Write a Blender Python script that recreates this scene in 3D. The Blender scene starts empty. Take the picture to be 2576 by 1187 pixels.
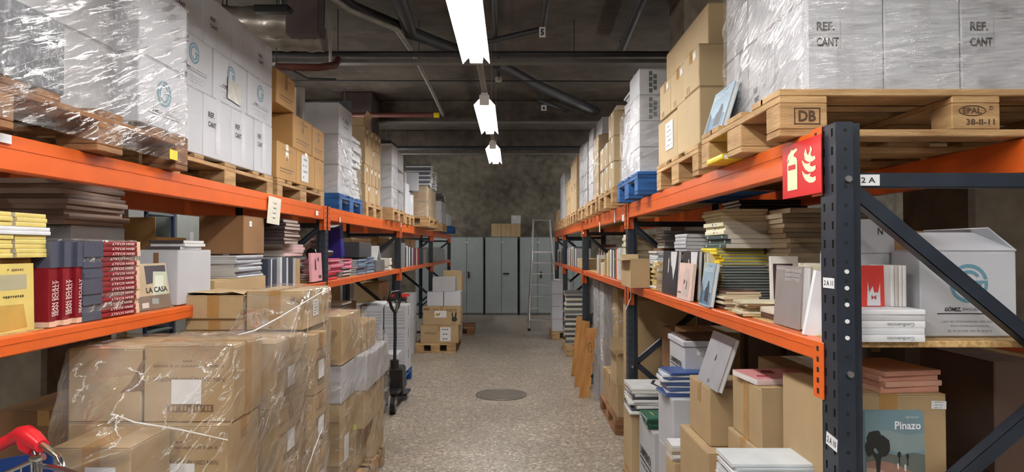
import bpy, bmesh, math, random
from mathutils import Matrix, Vector, noise
random.seed(7)
R = math.radians
SC = bpy.context.scene
COL = SC.collection
# ---------------------------------------------------------------- camera
FPX = 1640.0; CX = 1288.0; CY = 593.5; EYE = 1.66
PITCH = math.atan(32.5 / FPX)
cam_d = bpy.data.cameras.new('camera'); cam_d.sensor_width = 36.0; cam_d.lens = FPX / 2576 * 36.0
cam_d.clip_start = 0.05; cam_d.clip_end = 100
cam = bpy.data.objects.new('camera', cam_d); COL.objects.link(cam)
cam.location = (0, 0, EYE); cam.rotation_euler = (math.pi / 2 + PITCH, 0, 0)
SC.camera = cam
# ---------------------------------------------------------------- world, exposure
w = bpy.data.worlds.new('world'); SC.world = w; w.use_nodes = True
w.node_tree.nodes['Background'].inputs[0].default_value = (.6, .65, .7, 1)
w.node_tree.nodes['Background'].inputs[1].default_value = .05
SC.view_settings.view_transform = 'Standard'; SC.view_settings.look = 'None'
SC.view_settings.exposure = 0.56; SC.view_settings.gamma = 1
try: SC.view_settings.use_curve_mapping = False
except Exception: pass
TUBE = 75.0        # strength of the fluorescent tubes
TUBE_COL = (1.0, .975, .93)
# the luminaires over the aisle (centre Y), and unseen ones beside it
AISLE_LIGHTS = [-1.4, 1.15, 3.80, 6.62, 9.20]
SIDE_LIGHTS = [(-4.0, 1.5, 3.5), (-4.0, 5.2, 3.5), (-4.0, 8.8, 3.5), (-3.1, 12.0, 3.4), (-2.9, 15.0, 3.3), (3.1, 15.0, 3.3), (3.4, 11.0, 3.3), (3.6, 6.0, 3.4)]  # the pair by the end wall is added fill to brighten it

# ---------------------------------------------------------------- pixel helpers
def ray(px, py):
    u = (px - CX) / FPX; v = (CY - py) / FPX
    return Vector((u, math.cos(PITCH) - v * math.sin(PITCH), math.sin(PITCH) + v * math.cos(PITCH)))
def onX(px, py, X):
    d = ray(px, py); t = X / d.x; return Vector((X, d.y * t, EYE + d.z * t))
def onY(px, py, Y):
    d = ray(px, py); t = Y / d.y; return Vector((d.x * t, Y, EYE + d.z * t))
def onZ(px, py, Z):
    d = ray(px, py); t = (Z - EYE) / d.z; return Vector((d.x * t, d.y * t, Z))
def YX(px, X): return X * FPX / (px - CX)
def XY(px, Y): return (px - CX) * Y / FPX
def ZY(py, Y): return EYE + (626 - py) * Y / FPX

# ---------------------------------------------------------------- materials
MATS = {}
def lin(c):
    c = c / 255.0
    return c / 12.92 if c <= .04045 else ((c + .055) / 1.055) ** 2.4
def rgb(r, g, b): return (lin(r), lin(g), lin(b), 1)
def nd(nt, t, **k):
    n = nt.nodes.new(t)
    for a, b in k.items(): setattr(n, a, b)
    return n
def mat(name, col, rough=.6, metal=0, var=.12, scale=6, bump=0, bscale=60, stretch=(1, 1, 1), spec=.5, col2=None, detail=4, emis=0, coords='Object', lo=.35, hi=.65):
    if name in MATS: return MATS[name]
    m = bpy.data.materials.new(name); m.use_nodes = True; nt = m.node_tree
    p = nt.nodes['Principled BSDF']
    p.inputs['Roughness'].default_value = rough; p.inputs['Metallic'].default_value = metal
    p.inputs['Specular IOR Level'].default_value = spec
    tc = nd(nt, 'ShaderNodeTexCoord'); mp = nd(nt, 'ShaderNodeMapping'); mp.inputs['Scale'].default_value = stretch
    nt.links.new(tc.outputs[coords], mp.inputs[0])
    nz = nd(nt, 'ShaderNodeTexNoise'); nz.inputs['Scale'].default_value = scale; nz.inputs['Detail'].default_value = detail
    nt.links.new(mp.outputs[0], nz.inputs[0])
    rp = nd(nt, 'ShaderNodeValToRGB'); rp.color_ramp.elements[0].position = lo; rp.color_ramp.elements[1].position = hi
    c2 = col2 or tuple(x * (1 - var * 2) for x in col[:3]) + (1,)
    rp.color_ramp.elements[0].color = c2; rp.color_ramp.elements[1].color = col
    nt.links.new(nz.outputs[0], rp.inputs[0]); nt.links.new(rp.outputs[0], p.inputs['Base Color'])
    if bump:
        n2 = nd(nt, 'ShaderNodeTexNoise'); n2.inputs['Scale'].default_value = bscale; n2.inputs['Detail'].default_value = 5
        nt.links.new(mp.outputs[0], n2.inputs[0])
        b = nd(nt, 'ShaderNodeBump'); b.inputs['Strength'].default_value = bump; b.inputs['Distance'].default_value = .01
        nt.links.new(n2.outputs[0], b.inputs['Height']); nt.links.new(b.outputs[0], p.inputs['Normal'])
    if emis:
        p.inputs['Emission Color'].default_value = col; p.inputs['Emission Strength'].default_value = emis
    MATS[name] = m
    return m
card = mat('cardboard', rgb(172, 147, 110), .75, var=.06, scale=3, bump=.12, bscale=40)
card2 = mat('cardboard_tan', rgb(180, 157, 120), .75, var=.06, scale=3, bump=.12, bscale=40)
card3 = mat('cardboard_ochre', rgb(184, 143, 88), .75, var=.07, scale=3, bump=.12, bscale=40)
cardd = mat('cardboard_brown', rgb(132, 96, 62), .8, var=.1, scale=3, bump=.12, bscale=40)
whitec = mat('white_carton', rgb(188, 190, 197), .6, var=.04, scale=3, bump=.08, bscale=30)
greyc = mat('grey_carton', rgb(166, 166, 170), .65, var=.05, scale=3, bump=.08, bscale=30)
tape = mat('brown_tape', rgb(172, 134, 84), .22, var=.06, scale=20, bump=.1, bscale=80)
tapew = mat('clear_tape', rgb(184, 184, 190), .42, var=.05, scale=20, bump=.1, bscale=80)
paper = mat('paper_white', rgb(222, 224, 228), .6, var=.02)
ink = mat('black_ink', rgb(40, 38, 40), .6, var=.02)
inkg = mat('grey_ink', rgb(110, 112, 116), .6, var=.02)
inkb = mat('teal_ink', rgb(96, 140, 158), .6, var=.04)
inkbr = mat('brown_ink', rgb(118, 92, 66), .7, var=.04)
pages = mat('page_block', rgb(208, 200, 186), .8, var=.14, scale=5, stretch=(1, 1, 60))
pagesw = mat('page_block_white', rgb(222, 222, 222), .8, var=.12, scale=5, stretch=(1, 1, 60))
pagesc = mat('page_block_cream', rgb(206, 190, 160), .8, var=.12, scale=5, stretch=(1, 1, 60))
wood = mat('pallet_wood', rgb(190, 157, 112), .8, scale=5, stretch=(1, 1, 6), bump=.35, bscale=30, col2=rgb(142, 108, 70), lo=.3, hi=.7)
woodd = mat('pallet_wood_dark', rgb(150, 108, 70), .85, scale=5, stretch=(1, 1, 6), bump=.4, bscale=30, col2=rgb(96, 62, 40), lo=.3, hi=.7)
woodb = mat('pallet_wood_blue', rgb(22, 92, 158), .7, scale=6, stretch=(1, 1, 6), bump=.3, bscale=30, col2=rgb(16, 56, 104), lo=.3, hi=.7)
chip = mat('chipboard', rgb(200, 168, 116), .7, scale=90, bump=.1, bscale=120, col2=rgb(168, 132, 84), lo=.4, hi=.6)
plankm = mat('orange_stained_timber', rgb(196, 146, 84), .5, scale=4, stretch=(4, 4, .6), bump=.15, bscale=30, col2=rgb(166, 110, 56), lo=.35, hi=.65)
orange = mat('orange_paint', rgb(212, 94, 32), .32, var=.05, scale=8, stretch=(1, 1, 1), spec=.5)
darkp = mat('dark_blue_paint', rgb(40, 47, 58), .38, var=.12, scale=14, metal=0.1)
alu = mat('aluminium', rgb(210, 212, 214), .3, metal=.9, var=.05)
steel = mat('galvanised_steel', rgb(150, 150, 150), .4, metal=.8, var=.1)
black = mat('black_plastic', rgb(24, 24, 26), .4, var=.1)
cabm = mat('cabinet_grey_paint', rgb(160, 170, 172), .5, var=.05, scale=4)
hole = mat('dark_hole', rgb(12, 12, 14), .8)
redm = mat('red_sign_face', rgb(196, 14, 22), .4, var=.03)
glow = mat('cream_sign_print', rgb(222, 228, 186), .5, var=.02)
M_ = {}
def cm(r, g, b, rough=.45, var=.06, scale=12):
    k = 'cover_%d_%d_%d' % (r, g, b)
    return mat(k, rgb(r, g, b), rough, var=var, scale=scale)

def film_mat(name, streak=(1.2, 1.2, 18), rot=(0, 0, 0), haze=(.06, .42), tint=(1, 1, 1), gl=.55, bump=.7, lo=.42, hi=.72, scale=3.0, rough=.06, glint_ridge=(.02, .6), dist=.6):
    m = bpy.data.materials.new(name); m.use_nodes = True; nt = m.node_tree; nt.nodes.clear(); L = nt.links.new
    out = nd(nt, 'ShaderNodeOutputMaterial'); tc = nd(nt, 'ShaderNodeTexCoord'); mp = nd(nt, 'ShaderNodeMapping')
    m0 = nd(nt, 'ShaderNodeMapping'); m0.inputs['Rotation'].default_value = rot; L(tc.outputs['Object'], m0.inputs[0])
    mp.inputs['Scale'].default_value = streak
    L(m0.outputs[0], mp.inputs[0])
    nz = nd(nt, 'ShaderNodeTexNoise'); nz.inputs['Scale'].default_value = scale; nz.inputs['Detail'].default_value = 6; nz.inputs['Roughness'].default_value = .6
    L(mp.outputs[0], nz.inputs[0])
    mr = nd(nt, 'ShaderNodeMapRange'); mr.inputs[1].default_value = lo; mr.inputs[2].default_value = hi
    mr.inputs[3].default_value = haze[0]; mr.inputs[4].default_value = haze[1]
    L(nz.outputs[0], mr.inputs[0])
    n2 = nd(nt, 'ShaderNodeTexNoise'); n2.inputs['Scale'].default_value = scale * 2.2; n2.inputs['Detail'].default_value = 5; n2.inputs['Distortion'].default_value = dist
    L(mp.outputs[0], n2.inputs[0])
    bp = nd(nt, 'ShaderNodeBump'); bp.inputs['Strength'].default_value = bump; bp.inputs['Distance'].default_value = .6 / (scale * 2.2 * max(streak))
    L(n2.outputs[0], bp.inputs['Height'])
    tr = nd(nt, 'ShaderNodeBsdfTransparent'); tr.inputs[0].default_value = (.985 * tint[0], .985 * tint[1], .985 * tint[2], 1)
    df = nd(nt, 'ShaderNodeBsdfDiffuse'); df.inputs[0].default_value = (.92 * tint[0], .92 * tint[1], .92 * tint[2], 1)
    gs = nd(nt, 'ShaderNodeBsdfGlossy'); gs.inputs['Roughness'].default_value = rough; gs.inputs[0].default_value = (.95, .95, .95, 1)
    L(bp.outputs[0], gs.inputs['Normal']); L(bp.outputs[0], df.inputs['Normal'])
    fr = nd(nt, 'ShaderNodeFresnel'); fr.inputs[0].default_value = 1.5; L(bp.outputs[0], fr.inputs['Normal'])
    ad = nd(nt, 'ShaderNodeMath', operation='MULTIPLY_ADD'); ad.inputs[1].default_value = gl * 1.5; ad.inputs[2].default_value = .0; ad.use_clamp = True
    L(fr.outputs[0], ad.inputs[0]); mn = nd(nt, 'ShaderNodeMath', operation='MINIMUM'); mn.inputs[1].default_value = .5; L(ad.outputs[0], mn.inputs[0])
    gk = nd(nt, 'ShaderNodeMapRange'); gk.inputs[1].default_value = .50; gk.inputs[2].default_value = .60; gk.inputs[3].default_value = .05; gk.inputs[4].default_value = 1; L(n2.outputs[0], gk.inputs[0])
    gx = nd(nt, 'ShaderNodeMath', operation='MULTIPLY'); L(mn.outputs[0], gx.inputs[0]); L(gk.outputs[0], gx.inputs[1]); ad = gx
    # bunched folds drawn as thin whitish ridges, standing in for glints of the lamps
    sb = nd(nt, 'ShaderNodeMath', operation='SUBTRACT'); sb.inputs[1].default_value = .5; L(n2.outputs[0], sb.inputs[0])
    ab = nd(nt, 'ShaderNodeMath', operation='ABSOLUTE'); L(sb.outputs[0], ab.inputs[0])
    rg = nd(nt, 'ShaderNodeMapRange'); rg.inputs[1].default_value = .0; rg.inputs[2].default_value = glint_ridge[0]; rg.inputs[3].default_value = glint_ridge[1]; rg.inputs[4].default_value = 0; L(ab.outputs[0], rg.inputs[0])
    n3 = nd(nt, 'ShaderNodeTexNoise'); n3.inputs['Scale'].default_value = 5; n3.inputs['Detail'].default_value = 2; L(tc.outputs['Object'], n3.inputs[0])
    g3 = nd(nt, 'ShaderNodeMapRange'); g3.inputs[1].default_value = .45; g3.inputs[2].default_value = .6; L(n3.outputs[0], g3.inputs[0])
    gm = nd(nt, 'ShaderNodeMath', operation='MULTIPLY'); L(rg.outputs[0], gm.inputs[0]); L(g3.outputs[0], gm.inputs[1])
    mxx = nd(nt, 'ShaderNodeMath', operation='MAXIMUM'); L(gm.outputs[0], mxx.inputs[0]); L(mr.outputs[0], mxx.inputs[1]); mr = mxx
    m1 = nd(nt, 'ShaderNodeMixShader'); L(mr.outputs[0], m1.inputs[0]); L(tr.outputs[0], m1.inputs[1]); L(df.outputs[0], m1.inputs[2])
    m2 = nd(nt, 'ShaderNodeMixShader'); L(ad.outputs[0], m2.inputs[0]); L(m1.outputs[0], m2.inputs[1]); L(gs.outputs[0], m2.inputs[2])
    L(m2.outputs[0], out.inputs[0])
    return m

# ---------------------------------------------------------------- mesh builder
class MB:
    def __init__(s): s.v = []; s.f = []; s.mi = []; s.sm = []; s.mats = []
    def mat(s, m):
        if m not in s.mats: s.mats.append(m)
        return s.mats.index(m)
    def add(s, vs, fs, m, M=None, smooth=False):
        b = len(s.v); i = s.mat(m)
        s.v += [tuple((M @ Vector(v)) if M else v) for v in vs]
        for f in fs: s.f.append([b + k for k in f]); s.mi.append(i); s.sm.append(smooth)
        return s
    def box(s, x0, x1, y0, y1, z0, z1, m, M=None):
        vs = [(x0, y0, z0), (x1, y0, z0), (x1, y1, z0), (x0, y1, z0), (x0, y0, z1), (x1, y0, z1), (x1, y1, z1), (x0, y1, z1)]
        return s.add(vs, [(0, 3, 2, 1), (4, 5, 6, 7), (0, 1, 5, 4), (1, 2, 6, 5), (2, 3, 7, 6), (3, 0, 4, 7)], m, M)
    def bbox(s, x0, x1, y0, y1, z0, z1, m, b=.004, M=None):
        """box with all its edges bevelled"""
        b = min(b, (x1 - x0) / 3, (y1 - y0) / 3, (z1 - z0) / 3)
        vs = []; idx = {}
        for i, (x, sx) in enumerate(((x0, 1), (x1, -1))):
            for j, (y, sy) in enumerate(((y0, 1), (y1, -1))):
                for k, (z, sz) in enumerate(((z0, 1), (z1, -1))):
                    idx[i, j, k, 0] = len(vs); vs.append((x, y + sy * b, z + sz * b))
                    idx[i, j, k, 1] = len(vs); vs.append((x + sx * b, y, z + sz * b))
                    idx[i, j, k, 2] = len(vs); vs.append((x + sx * b, y + sy * b, z))
        q = lambda a, i, j, k: idx[i, j, k, a]
        fs = [(q(0,0,0,0), q(0,0,0,1), q(0,0,1,1), q(0,0,1,0)), (q(0,1,0,0), q(0,1,1,0), q(0,1,1,1), q(0,1,0,1)),
              (q(1,0,0,0), q(1,1,0,0), q(1,1,0,1), q(1,0,0,1)), (q(1,0,1,0), q(1,0,1,1), q(1,1,1,1), q(1,1,1,0)),
              (q(2,0,0,0), q(2,0,1,0), q(2,1,1,0), q(2,1,0,0)), (q(2,0,0,1), q(2,1,0,1), q(2,1,1,1), q(2,0,1,1))]
        for i in (0, 1):
            for j in (0, 1): fs.append((q(0,i,j,0), q(0,i,j,1), q(1,i,j,1), q(1,i,j,0)))
            for k in (0, 1): fs.append((q(0,i,0,k), q(0,i,1,k), q(2,i,1,k), q(2,i,0,k)))
        for j in (0, 1):
            for k in (0, 1): fs.append((q(1,0,j,k), q(1,1,j,k), q(2,1,j,k), q(2,0,j,k)))
        for i in (0, 1):
            for j in (0, 1):
                for k in (0, 1): fs.append((q(0,i,j,k), q(1,i,j,k), q(2,i,j,k)))
        return s.add(vs, fs, m, M)
    def tube(s, pts, r, m, n=10, cap=True, M=None, closed=False):
        pts = [Vector(p) for p in pts]; rs = r if isinstance(r, (list, tuple)) else [r] * len(pts)
        vs = []; fs = []; up = None
        for i, p in enumerate(pts):
            a = pts[i - 1] if i > 0 else (pts[-1] if closed else p); c = pts[(i + 1) % len(pts)] if (i < len(pts) - 1 or closed) else p
            t = (c - a).normalized()
            if up is None: up = t.orthogonal().normalized()
            else:
                up = (up - t * up.dot(t)); up = up.normalized() if up.length > 1e-6 else t.orthogonal().normalized()
            sd = t.cross(up)
            for k in range(n):
                an = 2 * math.pi * k / n
                vs.append(tuple(p + (up * math.cos(an) + sd * math.sin(an)) * rs[i]))
        N = len(pts)
        for i in range(N if closed else N - 1):
            for k in range(n):
                a = i * n + k; b = i * n + (k + 1) % n; i2 = (i + 1) % N
                fs.append((a, b, i2 * n + (k + 1) % n, i2 * n + k))
        s.add(vs, fs, m, M, True)
        if cap and not closed:
            s.add(vs[:n], [tuple(range(n))[::-1]], m, M); s.add(vs[-n:], [tuple(range(n))], m, M)
        return s
    def prism(s, poly, z0, z1, m, M=None):
        n = len(poly); vs = [(x, y, z0) for x, y in poly] + [(x, y, z1) for x, y in poly]
        fs = [tuple(range(n))[::-1], tuple(range(n, 2 * n))] + [(i, (i + 1) % n, n + (i + 1) % n, n + i) for i in range(n)]
        return s.add(vs, fs, m, M)
    def build(s, name='mesh'):
        me = bpy.data.meshes.new(name); me.from_pydata(s.v, [], s.f)
        for m in s.mats: me.materials.append(m)
        me.polygons.foreach_set('material_index', s.mi); me.polygons.foreach_set('use_smooth', s.sm)
        me.update(); return me

def mk(name, me, parent=None, M=None):
    o = bpy.data.objects.new(name, me); COL.objects.link(o)
    if parent is not None: o.parent = parent
    if M is not None: o.matrix_local = M if parent is None else M
    return o
def tag(o, label=None, cat=None, group=None, kind=None):
    if label: o['label'] = label
    if cat: o['category'] = cat
    if group: o['group'] = group
    if kind: o['kind'] = kind
    return o
def T(x, y, z): return Matrix.Translation((x, y, z))
def RZ(a): return Matrix.Rotation(a, 4, 'Z')
def RX(a): return Matrix.Rotation(a, 4, 'X')
def RY(a): return Matrix.Rotation(a, 4, 'Y')
def S(x, y, z): return Matrix.Diagonal((x, y, z, 1))
def struct(name, me): return tag(mk(name, me), kind='structure')
def empty(name, M, label, cat, group=None):
    o = bpy.data.objects.new(name, None); COL.objects.link(o); o.matrix_local = M; o.empty_display_size = .1
    return tag(o, label, cat, group)

TXT = {}
def text_mesh(s, m, bold=0.0, shear=0.0, space=1.0):
    """lettering as a flat mesh, centred, normalised to 1 x 1"""
    k = (s, m.name, bold, shear, space)
    if s[0] == '~' and k not in TXT:      # print too blurred to read: a row of small strokes
        rr = random.Random(len(s)); n = int(s[1:]); b = MB()
        for i in range(n):
            if rr.random() < .16: continue
            x = -.5 + i / n; y0 = -.5 if rr.random() < .8 else -.2; b.add([(x, y0, 0), (x + .62 / n, y0, 0), (x + .62 / n, .5, 0), (x, .5 - .2 * rr.random(), 0)], [(0, 1, 2, 3)], m)
        TXT[k] = b.build('print')
    if k in TXT: return TXT[k]
    c = bpy.data.curves.new('lettering', 'FONT'); c.body = s; c.offset = bold; c.shear = shear; c.space_character = space
    c.align_x = 'CENTER'; c.resolution_u = 2; c.fill_mode = 'FRONT'
    o = bpy.data.objects.new('lettering', c); COL.objects.link(o)
    bpy.context.view_layer.update()
    me = bpy.data.meshes.new_from_object(o.evaluated_get(bpy.context.evaluated_depsgraph_get()))
    bpy.data.objects.remove(o); bpy.data.curves.remove(c)
    xs = [v.co.x for v in me.vertices]; ys = [v.co.y for v in me.vertices]
    cx, cy, dx, dy = (min(xs) + max(xs)) / 2, (min(ys) + max(ys)) / 2, max(xs) - min(xs), max(ys) - min(ys)
    for v in me.vertices: v.co = ((v.co.x - cx) / dx, (v.co.y - cy) / dy, 0)
    me.materials.clear(); me.materials.append(m); TXT[k] = me
    return me
def text(s, w_, h_, m, parent, M, name='lettering', bold=0.0, shear=0.0, rot=0, space=1.0):
    return mk(name, text_mesh(s, m, bold, shear, space), parent, M @ RZ(rot) @ S(w_, h_, 1))

# frame of a face of a box w x d x h whose origin is its base centre: text x, text y, outward normal
def face(w_, d, h, f, u, v, off=.0012):
    """u from the viewer's left 0..1, v from the bottom 0..1"""
    if f == '-y': X, Y, N, p = (1, 0, 0), (0, 0, 1), (0, -1, 0), ((u - .5) * w_, -d / 2 - off, v * h)
    if f == '+y': X, Y, N, p = (-1, 0, 0), (0, 0, 1), (0, 1, 0), ((.5 - u) * w_, d / 2 + off, v * h)
    if f == '-x': X, Y, N, p = (0, -1, 0), (0, 0, 1), (-1, 0, 0), (-w_ / 2 - off, (.5 - u) * d, v * h)
    if f == '+x': X, Y, N, p = (0, 1, 0), (0, 0, 1), (1, 0, 0), (w_ / 2 + off, (u - .5) * d, v * h)
    if f == '+z': X, Y, N, p = (1, 0, 0), (0, 1, 0), (0, 0, 1), ((u - .5) * w_, (v - .5) * d, h + off)
    m = Matrix.Identity(4)
    for i in range(3): m[i][0] = X[i]; m[i][1] = Y[i]; m[i][2] = N[i]; m[i][3] = p[i]
    return m

LBL = {}
def sticker(parent, Mf, w_, h_, lines=4, m=None, tilt=0, name='paper_label', seed=0):
    k = (round(w_, 3), round(h_, 3), lines, (m or paper).name)
    if k not in LBL:
        b = MB().box(-w_ / 2, w_ / 2, -h_ / 2, h_ / 2, 0, .0008, m or paper)
        rr = random.Random(len(LBL))
        for i in range(lines):
            y = h_ * (.34 - .68 * i / max(1, lines - 1)) if lines > 1 else 0
            t = h_ * .28 / max(lines, 2); L = w_ * rr.uniform(.45, .75)
            n = max(2, int(L / (t * 1.6)))
            for j in range(n):
                if rr.random() < .2: continue
                x = -L / 2 + L * j / n; b.box(x, x + L / n * .7, y - t / 2, y + t / 2, .0008, .0011, inkg)
        LBL[k] = b.build('paper_label')
    return mk(name, LBL[k], parent, Mf @ RZ(tilt))
# ================================================================ structure
def concrete(name, c1, c2, rough=.85, big=.5, joint=None):
    m = bpy.data.materials.new(name); m.use_nodes = True; nt = m.node_tree; L = nt.links.new; p = nt.nodes['Principled BSDF']
    p.inputs['Roughness'].default_value = rough
    tc = nd(nt, 'ShaderNodeTexCoord')
    a = nd(nt, 'ShaderNodeTexNoise'); a.inputs['Scale'].default_value = big; a.inputs['Detail'].default_value = 7; a.inputs['Roughness'].default_value = .65
    b = nd(nt, 'ShaderNodeTexNoise'); b.inputs['Scale'].default_value = big * 8; b.inputs['Detail'].default_value = 6
    L(tc.outputs['Object'], a.inputs[0]); L(tc.outputs['Object'], b.inputs[0])
    mx = nd(nt, 'ShaderNodeMix', data_type='FLOAT'); mx.inputs[0].default_value = .4; L(a.outputs[0], mx.inputs[2]); L(b.outputs[0], mx.inputs[3])
    r = nd(nt, 'ShaderNodeValToRGB'); r.color_ramp.elements[0].position = .38; r.color_ramp.elements[1].position = .64
    r.color_ramp.elements[0].color = c1; r.color_ramp.elements[1].color = c2
    L(mx.outputs[0], r.inputs[0]); last = r.outputs[0]
    if joint:
        br = nd(nt, 'ShaderNodeTexBrick'); br.offset = 0; br.inputs['Scale'].default_value = 1; br.inputs['Brick Width'].default_value = joint[0]; br.inputs['Row Height'].default_value = joint[1]
        br.inputs['Mortar Size'].default_value = .008; br.inputs['Color1'].default_value = (1, 1, 1, 1); br.inputs['Color2'].default_value = (.86, .86, .86, 1); br.inputs['Mortar'].default_value = (.55, .55, .55, 1)
        mp = nd(nt, 'ShaderNodeMapping'); mp.inputs['Rotation'].default_value = joint[2]; L(tc.outputs['Object'], mp.inputs[0]); L(mp.outputs[0], br.inputs[0])
        mm = nd(nt, 'ShaderNodeMix', data_type='RGBA', blend_type='MULTIPLY'); mm.inputs[0].default_value = 1; L(last, mm.inputs[6]); L(br.outputs[0], mm.inputs[7]); last = mm.outputs[2]
    L(last, p.inputs['Base Color'])
    bp = nd(nt, 'ShaderNodeBump'); bp.inputs['Strength'].default_value = .3; bp.inputs['Distance'].default_value = .02; L(b.outputs[0], bp.inputs['Height']); L(bp.outputs[0], p.inputs['Normal'])
    return m
def terrazzo():
    m = bpy.data.materials.new('terrazzo_floor'); m.use_nodes = True; nt = m.node_tree; L = nt.links.new; p = nt.nodes['Principled BSDF']
    tc = nd(nt, 'ShaderNodeTexCoord')
    v = nd(nt, 'ShaderNodeTexVoronoi'); v.inputs['Scale'].default_value = 55; L(tc.outputs['Object'], v.inputs[0])
    n0 = nd(nt, 'ShaderNodeSeparateColor'); L(v.outputs['Color'], n0.inputs[0])
    r = nd(nt, 'ShaderNodeValToRGB'); r.color_ramp.interpolation = 'CONSTANT'; e = r.color_ramp.elements
    e[0].position = 0; e[0].color = rgb(150, 139, 127); e[1].position = .3; e[1].color = rgb(163, 152, 139)
    for ps, c in ((.55, (138, 129, 116)), (.72, (180, 171, 156)), (.86, (118, 108, 98)), (.95, (214, 204, 190))):
        x = e.new(ps); x.color = rgb(*c)
    L(n0.outputs[0], r.inputs[0])
    v2 = nd(nt, 'ShaderNodeTexVoronoi'); v2.inputs['Scale'].default_value = 22; L(tc.outputs['Object'], v2.inputs[0])
    s2 = nd(nt, 'ShaderNodeSeparateColor'); L(v2.outputs['Color'], s2.inputs[0])
    gt = nd(nt, 'ShaderNodeMath', operation='GREATER_THAN'); gt.inputs[1].default_value = .93; L(s2.outputs[1], gt.inputs[0])
    lt = nd(nt, 'ShaderNodeMath', operation='LESS_THAN'); lt.inputs[1].default_value = .45; L(v2.outputs['Distance'], lt.inputs[0])
    ml = nd(nt, 'ShaderNodeMath', operation='MULTIPLY'); L(gt.outputs[0], ml.inputs[0]); L(lt.outputs[0], ml.inputs[1])
    mx = nd(nt, 'ShaderNodeMix', data_type='RGBA'); L(ml.outputs[0], mx.inputs[0]); L(r.outputs[0], mx.inputs[6]); mx.inputs[7].default_value = rgb(190, 176, 160)
    a = nd(nt, 'ShaderNodeTexNoise'); a.inputs['Scale'].default_value = 1.3; a.inputs['Detail'].default_value = 6; L(tc.outputs['Object'], a.inputs[0])
    rr = nd(nt, 'ShaderNodeMapRange'); rr.inputs[1].default_value = .3; rr.inputs[2].default_value = .7; rr.inputs[3].default_value = .8; rr.inputs[4].default_value = 1.08; L(a.outputs[0], rr.inputs[0])
    # tile joints every 40 cm
    br = nd(nt, 'ShaderNodeTexBrick'); br.offset = 0; br.inputs['Scale'].default_value = 1; br.inputs['Brick Width'].default_value = .4; br.inputs['Row Height'].default_value = .4; br.inputs['Mortar Size'].default_value = .0015
    br.inputs['Color1'].default_value = (1, 1, 1, 1); br.inputs['Color2'].default_value = (.93, .93, .93, 1); br.inputs['Mortar'].default_value = (.72, .72, .72, 1); L(tc.outputs['Object'], br.inputs[0])
    m1 = nd(nt, 'ShaderNodeMix', data_type='RGBA', blend_type='MULTIPLY'); m1.inputs[0].default_value = 1; L(mx.outputs[2], m1.inputs[6]); L(rr.outputs[0], m1.inputs[7])
    m2 = nd(nt, 'ShaderNodeMix', data_type='RGBA', blend_type='MULTIPLY'); m2.inputs[0].default_value = 1; L(m1.outputs[2], m2.inputs[6]); L(br.outputs[0], m2.inputs[7])
    L(m2.outputs[2], p.inputs['Base Color'])
    r2 = nd(nt, 'ShaderNodeMapRange'); r2.inputs[3].default_value = .26; r2.inputs[4].default_value = .48; L(a.outputs[0], r2.inputs[0]); L(r2.outputs[0], p.inputs['Roughness'])
    return m
concw = concrete('concrete_wall', rgb(88, 82, 72), rgb(136, 129, 116), big=.7)
concc = concrete('concrete_ceiling', rgb(68, 59, 52), rgb(102, 91, 80), big=.5, joint=(2.6, 1.25, (0, 0, 0)))
concp = concrete('concrete_column', rgb(88, 78, 68), rgb(126, 114, 98), big=.8)
X0, X1, Y0, Y1, H = -7.0, 5.5, -3.2, 16.95, 4.62
struct('floor', MB().box(X0, X1, Y0, Y1, -.12, 0, terrazzo()).build())
struct('ceiling', MB().box(X0, X1, Y0, Y1, H, H + .2, concc).build())
struct('wall_back', MB().box(X0, X1, Y1, Y1 + .2, 0, H, concw).build())
struct('wall_front', MB().box(X0, X1, Y0 - .2, Y0, 0, H, concw).build())
struct('wall_left', MB().box(X0 - .2, X0, Y0, Y1, 0, H, concw).build())
struct('wall_right', MB().box(X1, X1 + .2, Y0, Y1, 0, H, concw).build())
# concrete down-stand beams
for nm, y0, y1, zb in (('ceiling_beam', 12.9, 13.3, 4.18), ('ceiling_beam', 16.2, 16.5, 4.04)):
    struct(nm, MB().bbox(X0, X1, y0, y1, zb, H, concc, .02).build())
# concrete columns: one seen behind the goods on either side
redcol = mat('column_brown_paint', rgb(74, 60, 58), .8, var=.12, scale=3)
for nm, x0, x1, y0, y1, mm in (('concrete_column', -3.20, -2.62, 12.2, 12.8, redcol), ('concrete_column', -3.05, -2.5, 3.5, 4.1, concp), ('concrete_column', 1.92, 2.5, 7.3, 7.9, concp), ('concrete_column', 2.15, 2.75, 3.05, 3.6, concp)):
    struct(nm, MB().bbox(x0, x1, y0, y1, 0, H, mm, .02).build())

# ---------------------------------------------------------------- manhole cover in the floor
def manhole():
    c = onZ(1261, 993, 0); r = .285
    e = empty('manhole_cover', T(c.x, c.y, 0), 'round metal manhole cover let into the terrazzo floor of the aisle', 'manhole cover')
    mm = mat('manhole_steel', rgb(112, 104, 96), .45, metal=.4, var=.1)
    b = MB(); ring = [(r * math.cos(t), r * math.sin(t), .002) for t in [i * math.pi / 32 for i in range(64)]]
    b.tube(ring, .009, mm, 6, closed=True); b.tube([(x * .86, y * .86, .002) for x, y, z in ring], .006, mm, 6, closed=True)
    mk('frame_ring', b.build(), e)
    b = MB(); b.prism([(x * .97, y * .97) for x, y, z in ring], 0, .003, mm)
    for i in range(-7, 8):
        x = i * .031; L = math.sqrt(max(0, (.8 * r) ** 2 - x * x))
        if L > .03: b.box(x - .004, x + .004, -L, L, .003, .0055, mm)
    mk('lid', b.build(), e)
manhole()

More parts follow.
